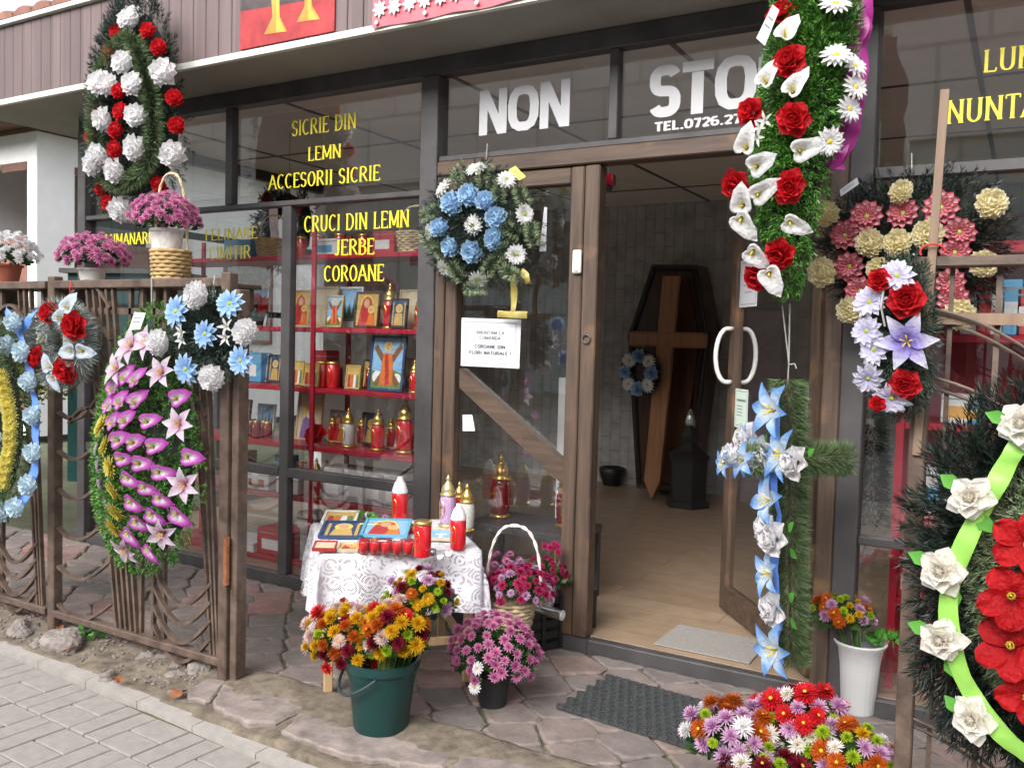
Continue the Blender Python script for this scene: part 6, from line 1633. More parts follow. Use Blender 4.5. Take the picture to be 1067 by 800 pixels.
notice('paper_notice', [(480, 381), (541, 384), (543, 333), (481, 331)], -.034, 'white framed paper notice on the fixed door leaf below the round wreath',
       [('ANUNTAM CA', .26, .74, .67, .75, 'plain'), ('COMANDA', .32, .68, .56, .64, 'plain'), ('COROANE DIN', .24, .76, .38, .46, 'bold'), ('FLORI NATURALE !', .15, .86, .25, .33, 'bold')])
notice('door_tag', [(562, 262), (569, 262), (570, 216), (567, 216)], -.012, 'white door tag with a stop sign peeping out behind the round wreath', [('STOP', .0, .9, .12, .22, 'bold')], border=False, cat='sign')
notice('paper_slip', [(482, 449), (495, 449), (492, 432), (482, 432)], -.012, 'small white slip on the glass below the diagonal brace', [], border=False)
def doornotice(name, u0, u1, z0, z1, label, rows, mat):
    q = [lp(u0, z0, .006), lp(u1, z0, .006), lp(u1, z1, .006), lp(u0, z1, .006)]   # seen from outside the free stile is on the left
    T = thing(name, label, 'notice', q[0]); L = lambda v: v - np.array(T.location); nn = np.array([-ddy, ddx, 0.])
    f = lambda u, t, e=0.: L((q[0] * (1 - u) + q[1] * u) * (1 - t) + (q[3] * (1 - u) + q[2] * u) * t + nn * e)
    mb = MB(); mb.add([f(0, 0), f(1, 0), f(1, 1), f(0, 1), f(0, 0, -.001), f(1, 0, -.001), f(1, 1, -.001), f(0, 1, -.001)], [(0, 1, 2, 3), (7, 6, 5, 4), (0, 4, 5, 1), (1, 5, 6, 2), (2, 6, 7, 3), (3, 7, 4, 0)]); mb.build('sheet', mat, T)
    mb = MB()
    for a, b, c, d in ((.06, .05, .94, .065), (.06, .935, .94, .95), (.06, .065, .075, .935), (.925, .065, .94, .935)) + rows: mb.add([f(a, b, .0006), f(c, b, .0006), f(c, d, .0006), f(a, d, .0006)], [(0, 1, 2, 3)])
    mb.build('writing', 'grey_ink', T)
doornotice('paper_notice', .92, .70, 1.68, 1.92, 'white framed notice high on the glass of the open door', ((.35, .75, .65, .78), (.2, .6, .8, .62), (.2, .45, .8, .47), (.3, .3, .7, .32)), 'paper')
doornotice('paper_notice', .925, .76, 1.06, 1.26, 'pale green certificate on the open door below its handle', ((.15, .68, .85, .74), (.15, .55, .6, .57), (.15, .47, .6, .49), (.15, .39, .6, .41), (.15, .31, .6, .33)), 'paper_green')
# banner with a border of white flowers on the fascia
P('banner_pink', (.62, .13, .16), .4, var=.06, scale=3)
BX0, BX1 = aty(389, 20, FY - .02)[0], .3
T = thing('vinyl_banner', 'pink vinyl banner with a border of white flower shapes on the fascia', 'banner', ((BX0 + BX1) / 2, FY - .02, 2.93)); L = -np.array(T.location)
mb = MB(); n = 60; v = []
for i in range(n + 1):
    x = BX0 + (BX1 - BX0) * i / n; s_ = .008 * math.sin(i * .9)
    for z in (2.925 + .5 * s_ + .008, 3.1, 3.25, 3.40): v.append(np.array([x, FY - .022 - .004 * math.sin(i * 1.3 + z * 9), z]) + L)
mb.add(v, [(i * 4 + j, (i + 1) * 4 + j, (i + 1) * 4 + j + 1, i * 4 + j + 1) for i in range(n) for j in range(3)]); mb.build('sheet', 'banner_pink', T, True)
mb = MB(); k = 0
def bf(x, z, r, y):
    pts = []
    for a in np.linspace(0, 2 * math.pi, 32, endpoint=False): rr = r * (.78 + .22 * math.cos(8 * a)); pts.append(np.array([x + rr * math.cos(a), y, z + rr * math.sin(a)]) + L)
    mb.add(pts, [tuple(range(32))])
x = BX0 + .045
while x < BX1 - .03: bf(x, 3.015, .043, FY - .032 - .0004 * (k % 3)); k += 1; x += .087
for z in (3.10, 3.185, 3.27, 3.355): bf(BX0 + .045, z, .043, FY - .032 - .0004 * (k % 3)); k += 1
mb.build('flower_border', 'white_vinyl', T)
if True:
    pass
for x in np.arange(BX0 + .03, BX1, .28): mb = MB(); mb.tube([(x + L[0], FY - .03 + L[1], 2.955 + L[2]), (x + L[0], FY - .036 + L[1], 2.955 + L[2])], .011, 10); mb.build('eyelet', 'silver_tin', T)
# poster of golden bells on red
q0, q1 = aty(250, 58, FY - .012), aty(348, 40, FY - .012); PX0, PX1 = q0[0], q1[0]
T = thing('poster', 'red poster with two golden bell shapes on the brown fascia', 'poster', ((PX0 + PX1) / 2, FY - .012, 2.965)); L = -np.array(T.location)
P('poster_red', (.36, .02, .03), .35, var=.4, scale=7, col2=(.5, .05, .05)); P('poster_dark', (.07, .05, .05), .35, var=.5, scale=8); P('poster_gold', (.66, .24, .03), .35, var=.35, scale=9, col2=(.72, .36, .07)); P('poster_amber', (.72, .38, .06), .35, var=.2, scale=9)
mb = MB(); w_, h_ = PX1 - PX0, .44
mb.box((PX0 + L[0], 0, 0), (PX1 + L[0], .008, h_)); mb.build('sheet', 'poster_red', T)
mb = MB()
def pp(pts, y, mi): mb.add([(PX0 + L[0] + a * w_, y, b * h_) for a, b in pts], [tuple(range(len(pts)))], mi)
pp([(0, .45), (1, .38), (1, .72), (0, .8)], -.0006, 0)
pp([(.27, .12), (.52, .1), (.44, .28), (.42, .6), (.42, 1), (.3, 1), (.34, .6), (.36, .3)], -.0014, 1); pp([(.62, .18), (.86, .16), (.78, .32), (.76, .6), (.75, 1), (.66, 1), (.69, .6), (.7, .34)], -.0014, 1)
pp([(.28, .62), (.92, .74), (.98, .86), (.7, .96), (.24, .98), (.22, .74)], -.001, 1); pp([(.44, .6), (.66, .62), (.66, .98), (.44, .98)], -.0018, 2); pp([(.40, .12), (.5, .1), (.44, .24), (.42, .9), (.39, .9), (.4, .3)], -.0020, 2); pp([(.74, .18), (.83, .16), (.77, .3), (.75, .9), (.72, .9), (.73, .34)], -.0020, 2)
mb.build('print', ['poster_dark', 'poster_gold', 'poster_amber'], T)

# ------------------------------------------------------------------ left display shelves
SY0, SY1 = .14, .44
T = thing('display_shelf', 'red painted shelving stacked with candles and icons behind the left window', 'shelf', (-3.6, .3, 0)); L = -T.location
LEV = {1: .10, 2: .50, 3: .815, 4: 1.165, 5: 1.525, 6: 1.955}
for k_, z in LEV.items(): mb = MB(); mb.box((-5.0, SY0, z - .028), (-2.84, SY1, z), 0, .003); o = mb.build('shelf_board', 'red_shelf', T); o.location = L
for x in (-4.98, -3.66, -2.87):
    for y in (SY0 - .015, SY1 + .001): mb = MB(); mb.box((x - .015, y, .07), (x + .015, y + .014, 2.1)); o = mb.build('upright', 'red_shelf', T); o.location = L
g = 'goods on the red display shelves'
def on_s(px, lv, y=.26): q = aty(px, 400, y); return np.array([q[0], y, LEV[lv] + .001])
def lamp(kind, px, lv, h, lab, y=.26): put_light(kind, on_s(px, lv, y), h, lab, g, -.4)
lamp('lr', 405, 5, .27, 'tall red grave lantern on the upper red shelf'); lamp('lr', 436, 5, .2, 'red lantern at the right end of the upper red shelf', .22)
lamp('lr', 432, 4, .19, 'red lantern beside the saint with the slanting cross'); lamp('lc', 364, 3, .24, 'clear glass lantern on the middle red shelf'); lamp('lr', 395, 3, .25, 'red lantern left of the largest one on the middle shelf'); lamp('lr', 423, 3, .32, 'largest red lantern with wide foot on the middle red shelf')
lamp('lr', 331, 2, .24, 'red lantern standing on the low shelf left of the grey boxes', .2); lamp('lc', 342, 2, .22, 'clear lantern on the low shelf beside the grey boxes', .3)
for i, (px, lv, lab) in enumerate(((336, 4, 'red cylinder candle left of the red box on the second shelf'), (347, 4, 'red cylinder candle between two small group icons'), (300, 4, 'red cylinder candle at the left of the second shelf'))): lamp('cg', px, lv, .22, lab)
for i, px in enumerate((256, 268, 280)): lamp('cd', px, 3, .15, 'short dark red candle, %s in the tray row of the middle shelf' % ('first', 'second', 'third')[i])
for lv, kd, h_, y_, lab, pxs in ((4, 'cd', .17, .39, 'small dark red candle in the back row of the second red shelf', (312, 330, 352, 374, 386)), (3, 'lr', .2, .39, 'small red lantern in the back row of the middle red shelf', (348, 378, 409, 436)), (5, 'lc', .2, .4, 'clear lantern half hidden behind the pictures on the upper shelf', (348, 394)),
                               (2, 'cd', .24, .41, 'dark red candle behind the cartons of the low shelf', (318, 352, 372, 392, 412)), (6, 'cg', .2, .36, 'red candle on the top red shelf', (312, 330, 352, 376, 396)), (3, 'cd', .13, .36, 'short candle at the back left of the middle shelf', (248, 262, 276)), (1, 'cd', .2, .39, 'dark candle at the back of the lowest shelf', (325, 372, 395))):
    for px in pxs: put_light(kd, on_s(px, lv, y_), h_ * rng.uniform(.94, 1.05), lab, lab.split(' in ')[0].split(' behind ')[0].split(' half ')[0] + 's, back of shelf %d' % lv, -.4)
def pic(kind, px, lv, W, H, lab, frame='wood_coffin', y=.3, rz=0.):
    T = picture(W, H, lab, kind, frame); p = on_s(px, lv, y); T.location = tuple(map(float, p + (0, 0, .004))); T.rotation_euler = (rad(-7), 0, rz); return T
pic('mother', 311, 5, .17, .23, 'pink toned icon behind the window post on the upper shelf', 'wood_pale'); pic('plain', 334, 5, .22, .25, 'pale gold plaque on the upper red shelf', 'wood_pale'); pic('landscape', 361, 5, .2, .25, 'picture of fir trees against a blue sky on the upper shelf', 'paint_white', .34)
pic('mother', 380, 5, .18, .21, 'icon of mother and child in a brown frame on the upper shelf', y=.2); pic('plain', 424, 5, .16, .23, 'plain brown plaque at the right of the upper shelf', 'wood_pale', .34)
pic('saint_cross', 401, 4, .25, .32, 'bright icon of a robed saint before a slanting cross', 'paint_navy', .2)
pic('group', 323, 4, .13, .14, 'small gold icon of a group, left one on the second shelf', 'paint_ochre', .2); pic('group', 367, 4, .11, .14, 'small gold icon of a group next to the bright saint', 'paint_ochre', .2); pic('group', 309, 4, .09, .15, 'narrow gold icon beside the red upright', 'paint_ochre', .24)
pic('bearded', 321, 3, .21, .30, 'large icon of a bearded man on the middle shelf', 'wood_pale', .33); pic('icon_dark', 285, 4, .12, .18, 'dark icon of a standing saint left of the window post', 'wood_coffin'); pic('landscape', 262, 5, .26, .26, 'grey landscape picture on the upper shelf left of the post', 'paint_white', .36)
for kd, px, lv, W_, H_, fr, y_, lab in (('group', 339, 4, .1, .15, 'paint_ochre', .31, 'gold group icon partly behind the red cylinder candle'), ('mother', 385, 4, .12, .17, 'wood_coffin', .36, 'mother icon half hidden left of the bright saint'), ('bearded', 427, 4, .13, .19, 'wood_pale', .38, 'bearded saint icon right of the slanting cross picture'),
        ('mother_blue', 352, 3, .15, .2, 'wood_pale', .37, 'blue mother icon behind the clear lantern'), ('icon_dark', 386, 3, .14, .2, 'wood_coffin', .37, 'dark icon between two red lanterns on the middle shelf'), ('group', 412, 3, .13, .17, 'paint_ochre', .38, 'gold group icon behind the largest red lantern'),
        ('mother', 252, 3, .14, .22, 'wood_coffin', .38, 'mother icon behind the short candles of the tray'), ('landscape', 276, 3, .16, .2, 'paint_white', .40, 'small tree picture at the back of the tray row'), ('bearded', 250, 4, .15, .2, 'wood_pale', .28, 'bearded saint icon at the left end of the second shelf'),
        ('photo_cross', 276, 4, .12, .18, 'paint_white', .33, 'blue picture with a white cross left of the window post'), ('saint_cross', 346, 5, .13, .19, 'paint_ochre', .22, 'small slanting cross icon on the upper shelf'), ('icon_dark', 413, 5, .12, .17, 'wood_coffin', .2, 'dark icon at the right of the upper shelf')):
    pic(kd, px, lv, W_, H_, lab, fr, y_)
def carton(px, lv, W, D, H, mat, lab, y=.28, strip=None, cat='box', name='carton'):
    p = on_s(px, lv, y); T = thing(name, lab, cat, p, 0, g); mb = MB(); mb.box((-W / 2, -D / 2, 0), (W / 2, D / 2, H), 0, .004); mb.build('box', mat, T)
    mb = MB(); mb.box((-W / 2 - .0015, -D / 2 - .0015, H * .82), (W / 2 + .0015, D / 2 + .0015, H * .86)); mb.build('lid_seam', 'grey_ink', T)
    if strip: mb = MB(); mb.box((-W * .35, -D / 2 - .002, H * .2), (W * .3, -D / 2 - .0005, H * .6)); mb.build('print', strip, T)
    return T
P('box_grey', (.42, .41, .40), .6, var=.25, scale=20); P('box_red', (.42, .02, .025), .5, var=.1); P('box_blue', (.08, .3, .52), .5, var=.1); P('box_white', (.66, .65, .64), .5, var=.08); P('box_orange', (.6, .3, .05), .5)
carton(340, 4, .1, .12, .22, 'box_red', 'upright red box on the second red shelf', .36); carton(266, 4, .2, .1, .19, 'box_blue', 'blue box at the left of the second shelf', .34, 'box_white')
for i, (px, lab) in enumerate(((360, 'first grey carton of the row on the low shelf'), (381, 'second grey carton of the row on the low shelf'), (402, 'third grey carton of the row on the low shelf'), (423, 'last grey carton of the row on the low shelf'))): carton(px, 2, .145, .2, .19, 'box_grey', lab, .29, 'box_white')
carton(280, 2, .2, .18, .11, 'box_white', 'white carton with red print on the low shelf', .26, 'box_red'); carton(311, 2, .18, .18, .10, 'box_white', 'white carton with red print next to the red upright', .26, 'box_red')
carton(300, 1, .3, .2, .16, 'box_red', 'wide red carton on the lowest shelf', .28, 'box_white'); carton(350, 1, .36, .2, .2, 'box_grey', 'large grey carton on the lowest shelf', .28, 'box_white'); carton(262, 1, .3, .22, .06, 'box_white', 'flat white tray on the lowest shelf at left', .26, 'box_red')
carton(420, 1, .24, .2, .17, 'box_grey', 'grey carton at the right end of the lowest shelf', .28, 'box_red')
for px, lv, W_, D_, H_, m_, lab, y_, st in ((252, 2, .2, .1, .2, 'box_red', 'red carton behind the white vigil cups', .39, 'box_white'), (300, 2, .12, .1, .2, 'box_blue', 'blue carton behind the red upright on the low shelf', .4, 'box_white'), (330, 1, .16, .14, .26, 'box_white', 'tall white carton on the lowest shelf', .4, 'box_red'), (390, 1, .2, .14, .24, 'box_red', 'tall red carton on the lowest shelf', .4, 'box_white'),
        (345, 6, .2, .16, .1, 'box_white', 'white carton on the top red shelf', .3, 'box_blue'), (405, 6, .16, .16, .13, 'box_red', 'red carton on the top red shelf beside the basket', .3, 'box_white'), (255, 6, .24, .16, .12, 'box_blue', 'blue carton on the top red shelf at left', .3, 'box_white')):
    carton(px, lv, W_, D_, H_, m_, lab, y_, st)
for i, (px, lab) in enumerate(((247, 'left white vigil cup on the low shelf'), (259, 'middle white vigil cup on the low shelf'), (271, 'right white vigil cup on the low shelf'))):
    p = on_s(px, 2, .2); T = thing('vigil_cup', lab, 'candle', p, 0, g); mb = MB(); mb.lathe([(0, 0), (.038, 0), (.045, .05), (.044, .09), (.03, .115), (0, .12)], n=18); mb.build('cup', 'wax_white', T, True); mb = MB(); mb.lathe([(.0455, .035), (.0465, .04), (.0455, .045)], n=18); mb.build('band', 'gold_pale', T, True)
for px, lab, m_ in ((430, 'small wicker basket on the top red shelf', 'wicker_pale'), (283, 'wicker basket on the top red shelf behind the yellow lettering', 'wicker')):
    p = on_s(px, 6, .28); T = thing('wicker_basket', lab, 'basket', p); wicker(T, p, .09, .11, .12, m_); hoop(T, p + (0, 0, .1), .1, .17, .006, m_, .2)
p = on_s(268, 5, .16); T = thing('artificial_rose', 'dark red artificial rose bunch on the upper shelf left of the post', 'artificial flowers', p); pot(T, p, .03, .04, .06, 'pot_black')
for k in range(6): bloom('rose:red', T, p + (.05 * math.cos(k), .03 * math.sin(k), .12 + .02 * (k % 3)), .045, (.3 * math.cos(k), -1, .4))
leafblob('leaves', T, p + (0, 0, .09), .06, .05, .05, 60, .04)
p = on_s(332, 3, .2); T = thing('artificial_rose', 'bright red artificial rose lying on the middle shelf', 'artificial flowers', p); bloom('fullrose:red', T, p + (0, 0, .06), .075, (.1, -1, .4)); mb = MB(); mb.tube([(0, .02, .05), (.1, .04, .005)], .003, 5); mb.build('stem', 'stem_green', T)
# dark wreath hanging inside the left window
W = thing('funeral_wreath', 'dark wreath with a pale ribbon hanging inside behind the left window', 'wreath', (-4.35, .62, 2.2)); pl = ell(-4.33, 2.2, .27, .30, 20, .06); q_ = ell(-4.33, 2.2, .12, .13, 20, .02)
P('ribbon_pale', (.6, .45, .45), .5)
cushion('fir_branches', W, pl, .62, .08, 260, 22, .09, .03, .005, 'fir_black', 1., hole=q_)
ribbon('pale_ribbon', W, [(-4.38, .5, 2.35), (-4.34, .48, 2.2), (-4.36, .5, 2.05)], .08, 'ribbon_pale'); wire('hanging_wire', W, [(-4.35, .62, 2.45), (-4.35, .62, HC)])
for k in range(4): bloom('rose:red', W, np.array([-4.33 + .2 * math.cos(k * 1.6 + .4), .5, 2.2 + .2 * math.sin(k * 1.6 + .4)]), .05)
# low bench with lanterns behind the fixed door leaf
T = thing('display_bench', 'low dark bench with grave lights behind the fixed door leaf', 'bench', (-2.33, .48, .07)); mb = MB(); mb.box((-.33, -.2, .36), (.33, .2, .40), 0, .004); mb.build('benchtop', 'dark_metal', T)
for sx in (-.31, .31):
    for sy in (-.18, .18): mb = MB(); mb.box((sx - .015, sy - .015, 0), (sx + .015, sy + .015, .359)); mb.build('leg', 'dark_metal', T)
for i, (x, k_, h, lab) in enumerate(((-2.56, 'ld', .36, 'tall dark red lantern at the left end of the dark bench'), (-2.14, 'ld', .33, 'dark red lantern right of the white panel on the bench'), (-2.04, 'cd', .3, 'dark red candle at the right end of the dark bench'))): put_light(k_, (x, .5, .471), h, lab, 'grave lights on the dark bench')
T = thing('white_board', 'tall white board standing behind the dark bench', 'board', (-2.25, .80, .07)); mb = MB(); mb.box((-.11, 0, 0), (.11, .02, 1.2)); mb.build('panel', 'white_wall', T); mb = MB(); mb.box((-.06, -.003, .7), (.03, -.0005, .86)); mb.build('picture', 'paint_red_robe', T)

# ------------------------------------------------------------------ inside: coffin, cross, small wreath, lantern, alarm
yb = DEP - .02
cs = [aty(*p, 4.0) for p in ((680, 276), (727, 276), (742, 350), (720, 512), (664, 508), (655, 350))]
cs = [(v[0], v[2]) for v in cs]; cz = min(v[1] for v in cs); cs = [(x, max(.072, z)) for x, z in cs]
T = thing('coffin', 'dark wooden coffin with cross moulding standing upright against the back wall', 'coffin', (np.mean([v[0] for v in cs]), 4.1, .07)); L = -T.location
mb = MB(); mb.prism(cs, 3.98, 4.3); o = mb.build('body', 'wood_coffin', T); o.location = L
cm = np.mean(cs, axis=0); ins = [(cm[0] + (x - cm[0]) * .74, cm[1] + (z - cm[1]) * .86) for x, z in cs]
mb = MB(); mb.prism(ins, 3.93, 3.979); o = mb.build('lid_panel', 'wood_coffin', T); o.location = L
mb = MB(); mid = [(cm[0] + (x - cm[0]) * .9, cm[1] + (z - cm[1]) * .95) for x, z in cs]; mb.tube([(x, 3.972, z) for x, z in mid + [mid[0]]], .022, 6); o = mb.build('moulding', 'pot_black', T); o.location = L
mb = MB(); q = aty(700, 300, 3.92); mb.box((q[0] - .06, 3.915, q[2] - .05), (q[0] + .06, 3.917, q[2] + .05)); o = mb.build('price_note', 'tag_yellow', T); o.location = L
YC = 3.72
a, b_, l_, r_ = aty(698, 288, YC), aty(680, 515, YC), aty(656, 353, YC), aty(737, 354, YC)
T = thing('wooden_cross', 'pale varnished wooden grave cross with pointed foot leaning on the coffin', 'cross', (b_[0], YC, .07)); L = -T.location
mb = MB(); wv = .075; mb.prism([(b_[0], .075), (b_[0] + wv, .25), (a[0] + wv + .02, a[2]), (a[0] - wv + .02, a[2]), (b_[0] - wv, .25)], YC - .03, YC + .02); o = mb.build('upright', 'wood_cross', T); o.location = L
mb = MB(); mb.box((l_[0], YC - .035, l_[2] - .07), (r_[0], YC + .018, l_[2] + .07), 0, .02); o = mb.build('crossbar', 'wood_cross', T); o.location = L
W = thing('funeral_wreath', 'small blue and white wreath hanging on the arm of the wooden cross indoors', 'wreath', aty(668, 388, YC - .08)); q = aty(668, 388, YC - .08); ri = px2m(15, q)
garland('fir_ring', W, [(q[0] + ri * math.cos(t), q[1], q[2] + ri * 1.15 * math.sin(t)) for t in np.linspace(0, 2 * math.pi, 25)], .075, 2600, 0, .006, 'fir_dark')
for k in range(8):
    t = k * math.pi / 4; bloom('daisy:white' if k % 2 else 'rose:skyblue', W, q + np.array([ri * math.cos(t), -.06, ri * 1.15 * math.sin(t)]), .07)
wire('hanging_wire', W, [q + (0, 0, ri * 1.1), q + (0, .03, ri * 1.1 + .12)])
q = np.array([*atz(716, 527, .07)[:2], .0705])
T = thing('floor_lantern', 'black pedestal lantern standing on the shop floor beside the coffin', 'lantern', q)
mb = MB(); mb.lathe([(0, 0), (.2, 0), (.2, .05), (.16, .07), (.17, .4), (.19, .45), (.12, .5), (.07, .56), (.09, .62), (.03, .7), (0, .72)], n=6); mb.build('body', 'pot_black', T); mb = MB(); mb.lathe([(.04, .7), (.05, .74), (.02, .84), (0, .86)], n=12); mb.build('finial', 'silver_tin', T, True)
q = np.array([*atz(637, 505, .07)[:2], .0705]); T = thing('floor_vase', 'dark low bowl on the floor left of the coffin', 'bowl', q); mb = MB(); mb.lathe([(0, 0), (.08, 0), (.12, .1), (.13, .17), (.11, .18), (.1, .1), (0, .06)], n=20); mb.build('bowl', 'pot_black', T, True)
q = aty(634, 188, .3); T = thing('alarm_siren', 'dark red alarm box under the ceiling inside the doorway', 'alarm', (q[0], .3, q[2])); mb = MB(); mb.box((-.03, -.02, -.03), (.03, .03, .03), 0, .006); mb.build('housing', 'dark_red_glass', T); mb = MB(); mb.tube([(0, .0, .03), (0, .0, HC - q[2])], .008, 6); mb.build('stem', 'dark_metal', T); mb = MB(); mb.lathe([(.02, -.05), (.025, -.031)], n=12); mb.build('horn', 'pot_black', T)
# plastic wrapped stack beyond the open door
T = thing('wrapped_board', 'pale board in clear wrap leaning on the back wall right of the coffin', 'board', (-2.05, 4.2, .07)); mb = MB(); mb.box((-.16, -.03, 0), (.16, .03, 1.75), 0, .01); mb.build('board', 'box_grey', T); mb = MB(); mb.box((-.165, -.036, .0), (.165, .036, 1.76), 0, .02); mb.build('wrap', 'lantern_glass', T)
T = thing('coffin', 'second coffin lid standing at the right inside the shop', 'coffin', (1.6, 4.1, .07)); mb = MB(); mb.prism([(-.2, 0), (.2, 0), (.34, 1.5), (.18, 2.0), (-.18, 2.0), (-.34, 1.5)], .0, .28); mb.build('body', 'wood_coffin', T); mb = MB(); mb.prism([(-.14, .1), (.14, .1), (.25, 1.45), (.13, 1.9), (-.13, 1.9), (-.25, 1.45)], -.04, -.001); mb.build('lid_panel', 'wood_cross', T)

# ------------------------------------------------------------------ right display shelves
RZ = {1: aty(1000, 440, .3)[2], 2: aty(1030, 350, .3)[2]}; print('right shelf z', RZ)
x0 = aty(936, 500, .3)[0]
T = thing('display_shelf', 'red shelving with books and packets behind the right window', 'shelf', (x0 + .9, .3, .07)); L = -T.location
for z in (.45, .8, RZ[1], RZ[2], 1.9): mb = MB(); mb.box((x0, .16, z - .03), (1.15, .44, z), 0, .003); o = mb.build('shelf_board', 'red_shelf', T); o.location = L
for x in (x0, 1.12):
    for y in (.14, .441): mb = MB(); mb.box((x, y, .07), (x + .03, y + .015, 2.0)); o = mb.build('upright', 'red_shelf', T); o.location = L
mb = MB(); mb.box((x0 + .031, .45, .07), (1.119, .456, 1.95)); o = mb.build('back_panel', 'red_shelf', T); o.location = L
LEV.update({11: RZ[1], 12: RZ[2], 13: .8, 14: .45}); g = 'goods on the right red shelves'
for px, lv, W_, H_, m_, lab, st in ((1008, 12, .07, .16, 'box_grey', 'thin grey book on the right upper shelf', None), (1022, 12, .06, .2, 'box_red', 'red book standing on the right upper shelf', None), (1036, 12, .05, .17, 'box_white', 'white box between red and blue books on the right shelf', 'box_red'), (1050, 12, .07, .22, 'box_blue', 'blue and white packet at the right of the upper shelf', 'box_white'), (1064, 12, .06, .19, 'box_red', 'last red packet on the right upper shelf', 'box_white'),
                                ((1000), 11, .12, .12, 'box_white', 'white packet with orange print on the right lower shelf', 'box_orange'), (1018, 11, .06, .1, 'box_blue', 'blue box on the right lower shelf', 'box_orange'), (975, 13, .16, .2, 'box_grey', 'grey carton low behind the right window', 'box_blue'), (1010, 13, .12, .15, 'box_orange', 'orange carton low behind the right window', 'box_white'), (960, 14, .1, .16, 'box_red', 'red carton on the lowest right shelf', 'box_white')):
    carton(px, lv, W_, .14, H_, m_, lab, .26, st)
# evergreen garland hanging inside the right pane
W = thing('hanging_garland', 'dark blue and black tinsel garland hanging inside the right window', 'garland', (-.52, .2, 1.5)); c0, c1 = aty(905, 400, .2), aty(908, 545, .2)
garland('tinsel', W, [c0 + (0, 0, .35), c0, (c0 + c1) / 2 + (.01, 0, 0), c1], .08, 4200, 0, .005, 'fir_black'); P('tinsel_blue', (.03, .06, .2), .4); wire('hook', W, [c0 + (0, 0, .35), c0 + (0, 0, 1.1)])

# ------------------------------------------------------------------ soil edge: rubble, leaves, weeds
for i, (px, py, sz, lab) in enumerate(((20, 655, .16, 'flat brownish stone at the far left of the fence foot'), (88, 655, .10, 'round grey stone under the left of the fence panel'), (62, 668, .22, 'big flat pale stone at the foot of the left fence post'), (110, 660, .09, 'brown lump of stone next to the green weed'), (128, 664, .09, 'grey stone lying behind the green weed'), (150, 682, .09, 'squared concrete block propping the fence rail'),
                                     (165, 684, .08, 'narrow concrete block beside the squared prop'), (182, 690, .10, 'broken brick under the fence rail'), (205, 695, .15, 'long flat stone under the corner of the fence'), (108, 700, .07, 'small crumbly stone in the bare soil'), (178, 700, .08, 'lumpy grey stone in front of the broken brick'), (35, 668, .08, 'small stone in front of the far left stone'))):
    q = atz(px, py, .0); T = thing('rubble_stone', lab, 'stone', (q[0], q[1] + .02, -.03), rng.uniform(0, 3), 'rubble along the fence foot'); mb = MB(); d = unit(rng.normal(size=(40, 3))); 
    import bmesh
    bm = bmesh.new(); bmesh.ops.create_icosphere(bm, subdivisions=4, radius=1)
    h_ = rng.normal(size=3) * 2
    for v in bm.verts: v.co *= 1 + .22 * math.sin(v.co.x * 3 + h_[0]) * math.cos(v.co.y * 2.6 + h_[1]) + .1 * math.sin(v.co.z * 7 + h_[2]) + .05 * math.sin(v.co.x * 13 + v.co.z * 9) * math.sin(v.co.y * 15 + h_[0]); v.co.x *= sz * .55; v.co.y *= sz * .4; v.co.z *= sz * .42
    me = bpy.data.meshes.new('stone'); bm.to_mesh(me); bm.free(); me.materials.append(MATS['rubble']); link(me, 'stone', T)
P('dry_leaf', (.26, .085, .035), .7, var=.3, scale=30)
for i, (px, py, s_, lab) in enumerate(((75, 675, .05, 'big orange dry leaf on the soil'), (59, 654, .035, 'small orange leaf near the left fence post'), (186, 723, .04, 'rusty leaf beside the small pale slab'), (122, 709, .03, 'tiny brown leaf by the kerb edging'))):
    q = atz(px, py, -.005); T = thing('dry_leaf', lab, 'leaf', (q[0], q[1], 0), rng.uniform(0, 6), 'fallen leaves on the soil'); mb = MB(); v = []
    for a in np.linspace(0, 2 * math.pi, 22, endpoint=False): r_ = s_ * (.75 + .25 * math.cos(5 * a)); v.append((r_ * math.cos(a), r_ * math.sin(a), .004 + .012 * math.sin(2 * a)))
    v.append((0, 0, .012)); mb.add(v, [(k, (k + 1) % 22, 22) for k in range(22)]); mb.build('blade', 'dry_leaf', T, True)
q = np.array(atz(93, 664, -.01)); T = thing('weed', 'small green weed growing in the soil below the fence', 'plant', q); leafblob('leaf', T, q + (0, 0, .02), .05, .05, .04, 40, .05, 'leaf_bright')
# pebbles and crumbs in the soil strip
mb = MB()
for i in range(700):
    x, y = rng.uniform(-5.5, -2.3), rng.uniform(-1.37, -1.12); r_ = rng.uniform(.003, .010); z = -.03 + .03 * max(0, min(1, (y + 1.36) / .25))
    mb.lathe([(0, -r_ * .6), (r_ * rng.uniform(.7, 1.1), -.1 * r_), (r_ * .7, r_ * .5), (0, r_ * .6)], (x, y, z + .004), 6)
o = mb.build('soil_crumbs', 'rubble'); tag(o, 'loose pebbles and crumbs in the soil along the fence', 'pebbles', kind='stuff')

